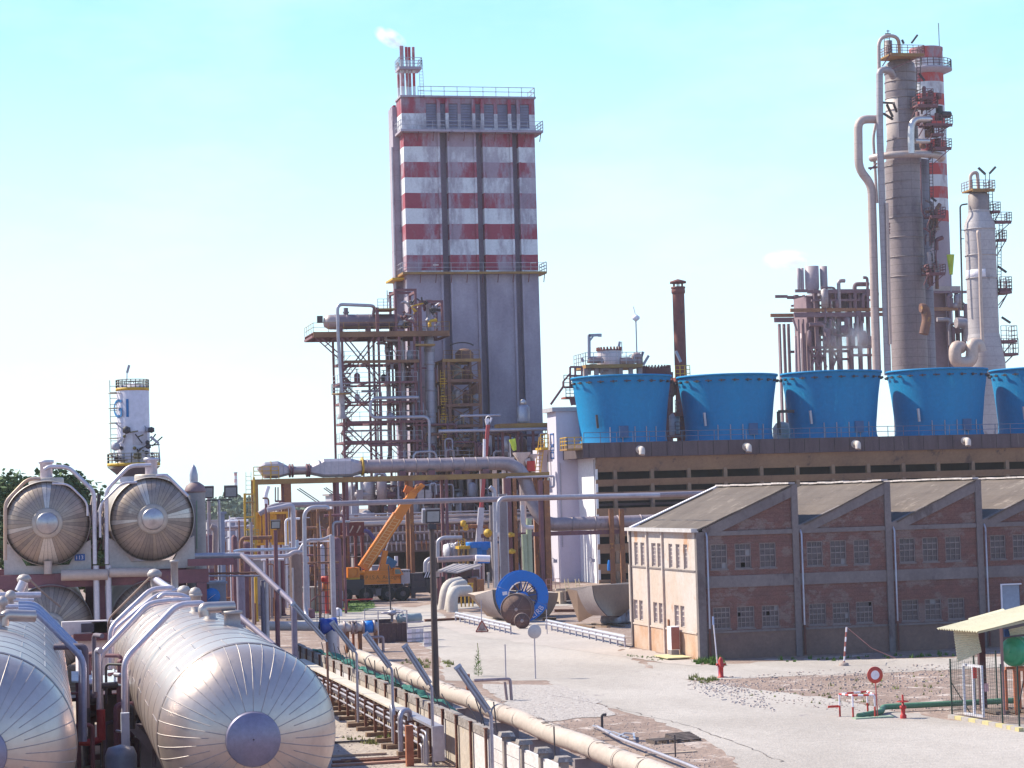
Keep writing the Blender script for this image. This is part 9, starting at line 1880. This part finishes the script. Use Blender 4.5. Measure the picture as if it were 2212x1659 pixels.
# ================================================================ STEAM
def steam(name,label,c,size,dens,seed,st=(1,1,1)):
    m=MB(); m.rings([(math.sin(math.pi*i/10),-math.cos(math.pi*i/10)) for i in range(11)],n=20); o=m.build(name,None) if False else None
    me=bpy.data.meshes.new(name); me.from_pydata([tuple(v) for v in m.v],[],[f[::-1] for f in m.f] if False else m.f); bm_f=me; me.flip_normals() if (me.polygons[45].normal.dot(me.polygons[45].center)<0) else None; o=bpy.data.objects.new(name,me); COL.objects.link(o); o.location=c; o.scale=size
    mt=bpy.data.materials.new(name+'_vapour'); mt.use_nodes=True; t=mt.node_tree; t.nodes.clear(); out=t.nodes.new('ShaderNodeOutputMaterial'); v=t.nodes.new('ShaderNodeVolumePrincipled'); v.inputs['Color'].default_value=(1,1,1,1); v.inputs['Anisotropy'].default_value=0
    tc=t.nodes.new('ShaderNodeTexCoord'); ln=t.nodes.new('ShaderNodeVectorMath'); ln.operation='LENGTH'; t.links.new(tc.outputs['Object'],ln.inputs[0])
    nz=t.nodes.new('ShaderNodeTexNoise'); nz.inputs['Scale'].default_value=1.7; nz.inputs['Detail'].default_value=5; ad=t.nodes.new('ShaderNodeVectorMath'); ad.inputs[1].default_value=(seed,seed,0); t.links.new(tc.outputs['Object'],ad.inputs[0]); t.links.new(ad.outputs[0],nz.inputs['Vector'])
    mr=t.nodes.new('ShaderNodeMapRange'); mr.inputs[1].default_value=1; mr.inputs[2].default_value=.2; t.links.new(ln.outputs['Value'],mr.inputs[0]); m2=t.nodes.new('ShaderNodeMapRange'); m2.inputs[1].default_value=.38; m2.inputs[2].default_value=.7; t.links.new(nz.outputs[0],m2.inputs[0])
    mu=t.nodes.new('ShaderNodeMath'); mu.operation='MULTIPLY'; t.links.new(mr.outputs[0],mu.inputs[0]); t.links.new(m2.outputs[0],mu.inputs[1]); mu2=t.nodes.new('ShaderNodeMath'); mu2.operation='MULTIPLY'; mu2.inputs[1].default_value=dens; t.links.new(mu.outputs[0],mu2.inputs[0]); t.links.new(mu2.outputs[0],v.inputs['Density']); t.links.new(v.outputs[0],out.inputs['Volume'])
    me.materials.append(mt); tag(o,label,'steam',kind='stuff'); return o
o=steam('steam',"white steam plume drifting left from the small flues on the striped tower",P(843,82,YT+2),(2.6,1.6,1.3),3.0,1.3); o.rotation_euler=(0,math.radians(28),0)
steam('steam','soft white steam puff left of the grey silo tubes on the furnace frame',P(1700,562,350),(4.6,2.5,2.0),1.6,4.1)
steam('steam','faint steam veil inside the furnace frame',P(1800,735,344),(3.2,2.2,4.2),.7,7.7)
steam('steam','denser steam veil near the beige riser of the furnace frame',P(1855,735,343),(2.8,2.2,3.6),.9,9.2)

# ================================================================ AIR
me=MB().box(-60,-8,-1.2,260,820,100); mh=bpy.data.materials.new('thin_haze'); mh.use_nodes=True; t=mh.node_tree; t.nodes.clear(); o_=t.nodes.new('ShaderNodeOutputMaterial'); v=t.nodes.new('ShaderNodeVolumePrincipled'); v.inputs['Color'].default_value=(.95,.92,1,1); v.inputs['Density'].default_value=.0001; v.inputs['Anisotropy'].default_value=.2; t.links.new(v.outputs[0],o_.inputs['Volume'])
hz=me.build('haze',mh); tag(hz,'thin pale summer haze filling the air over the whole plant','haze',kind='stuff')
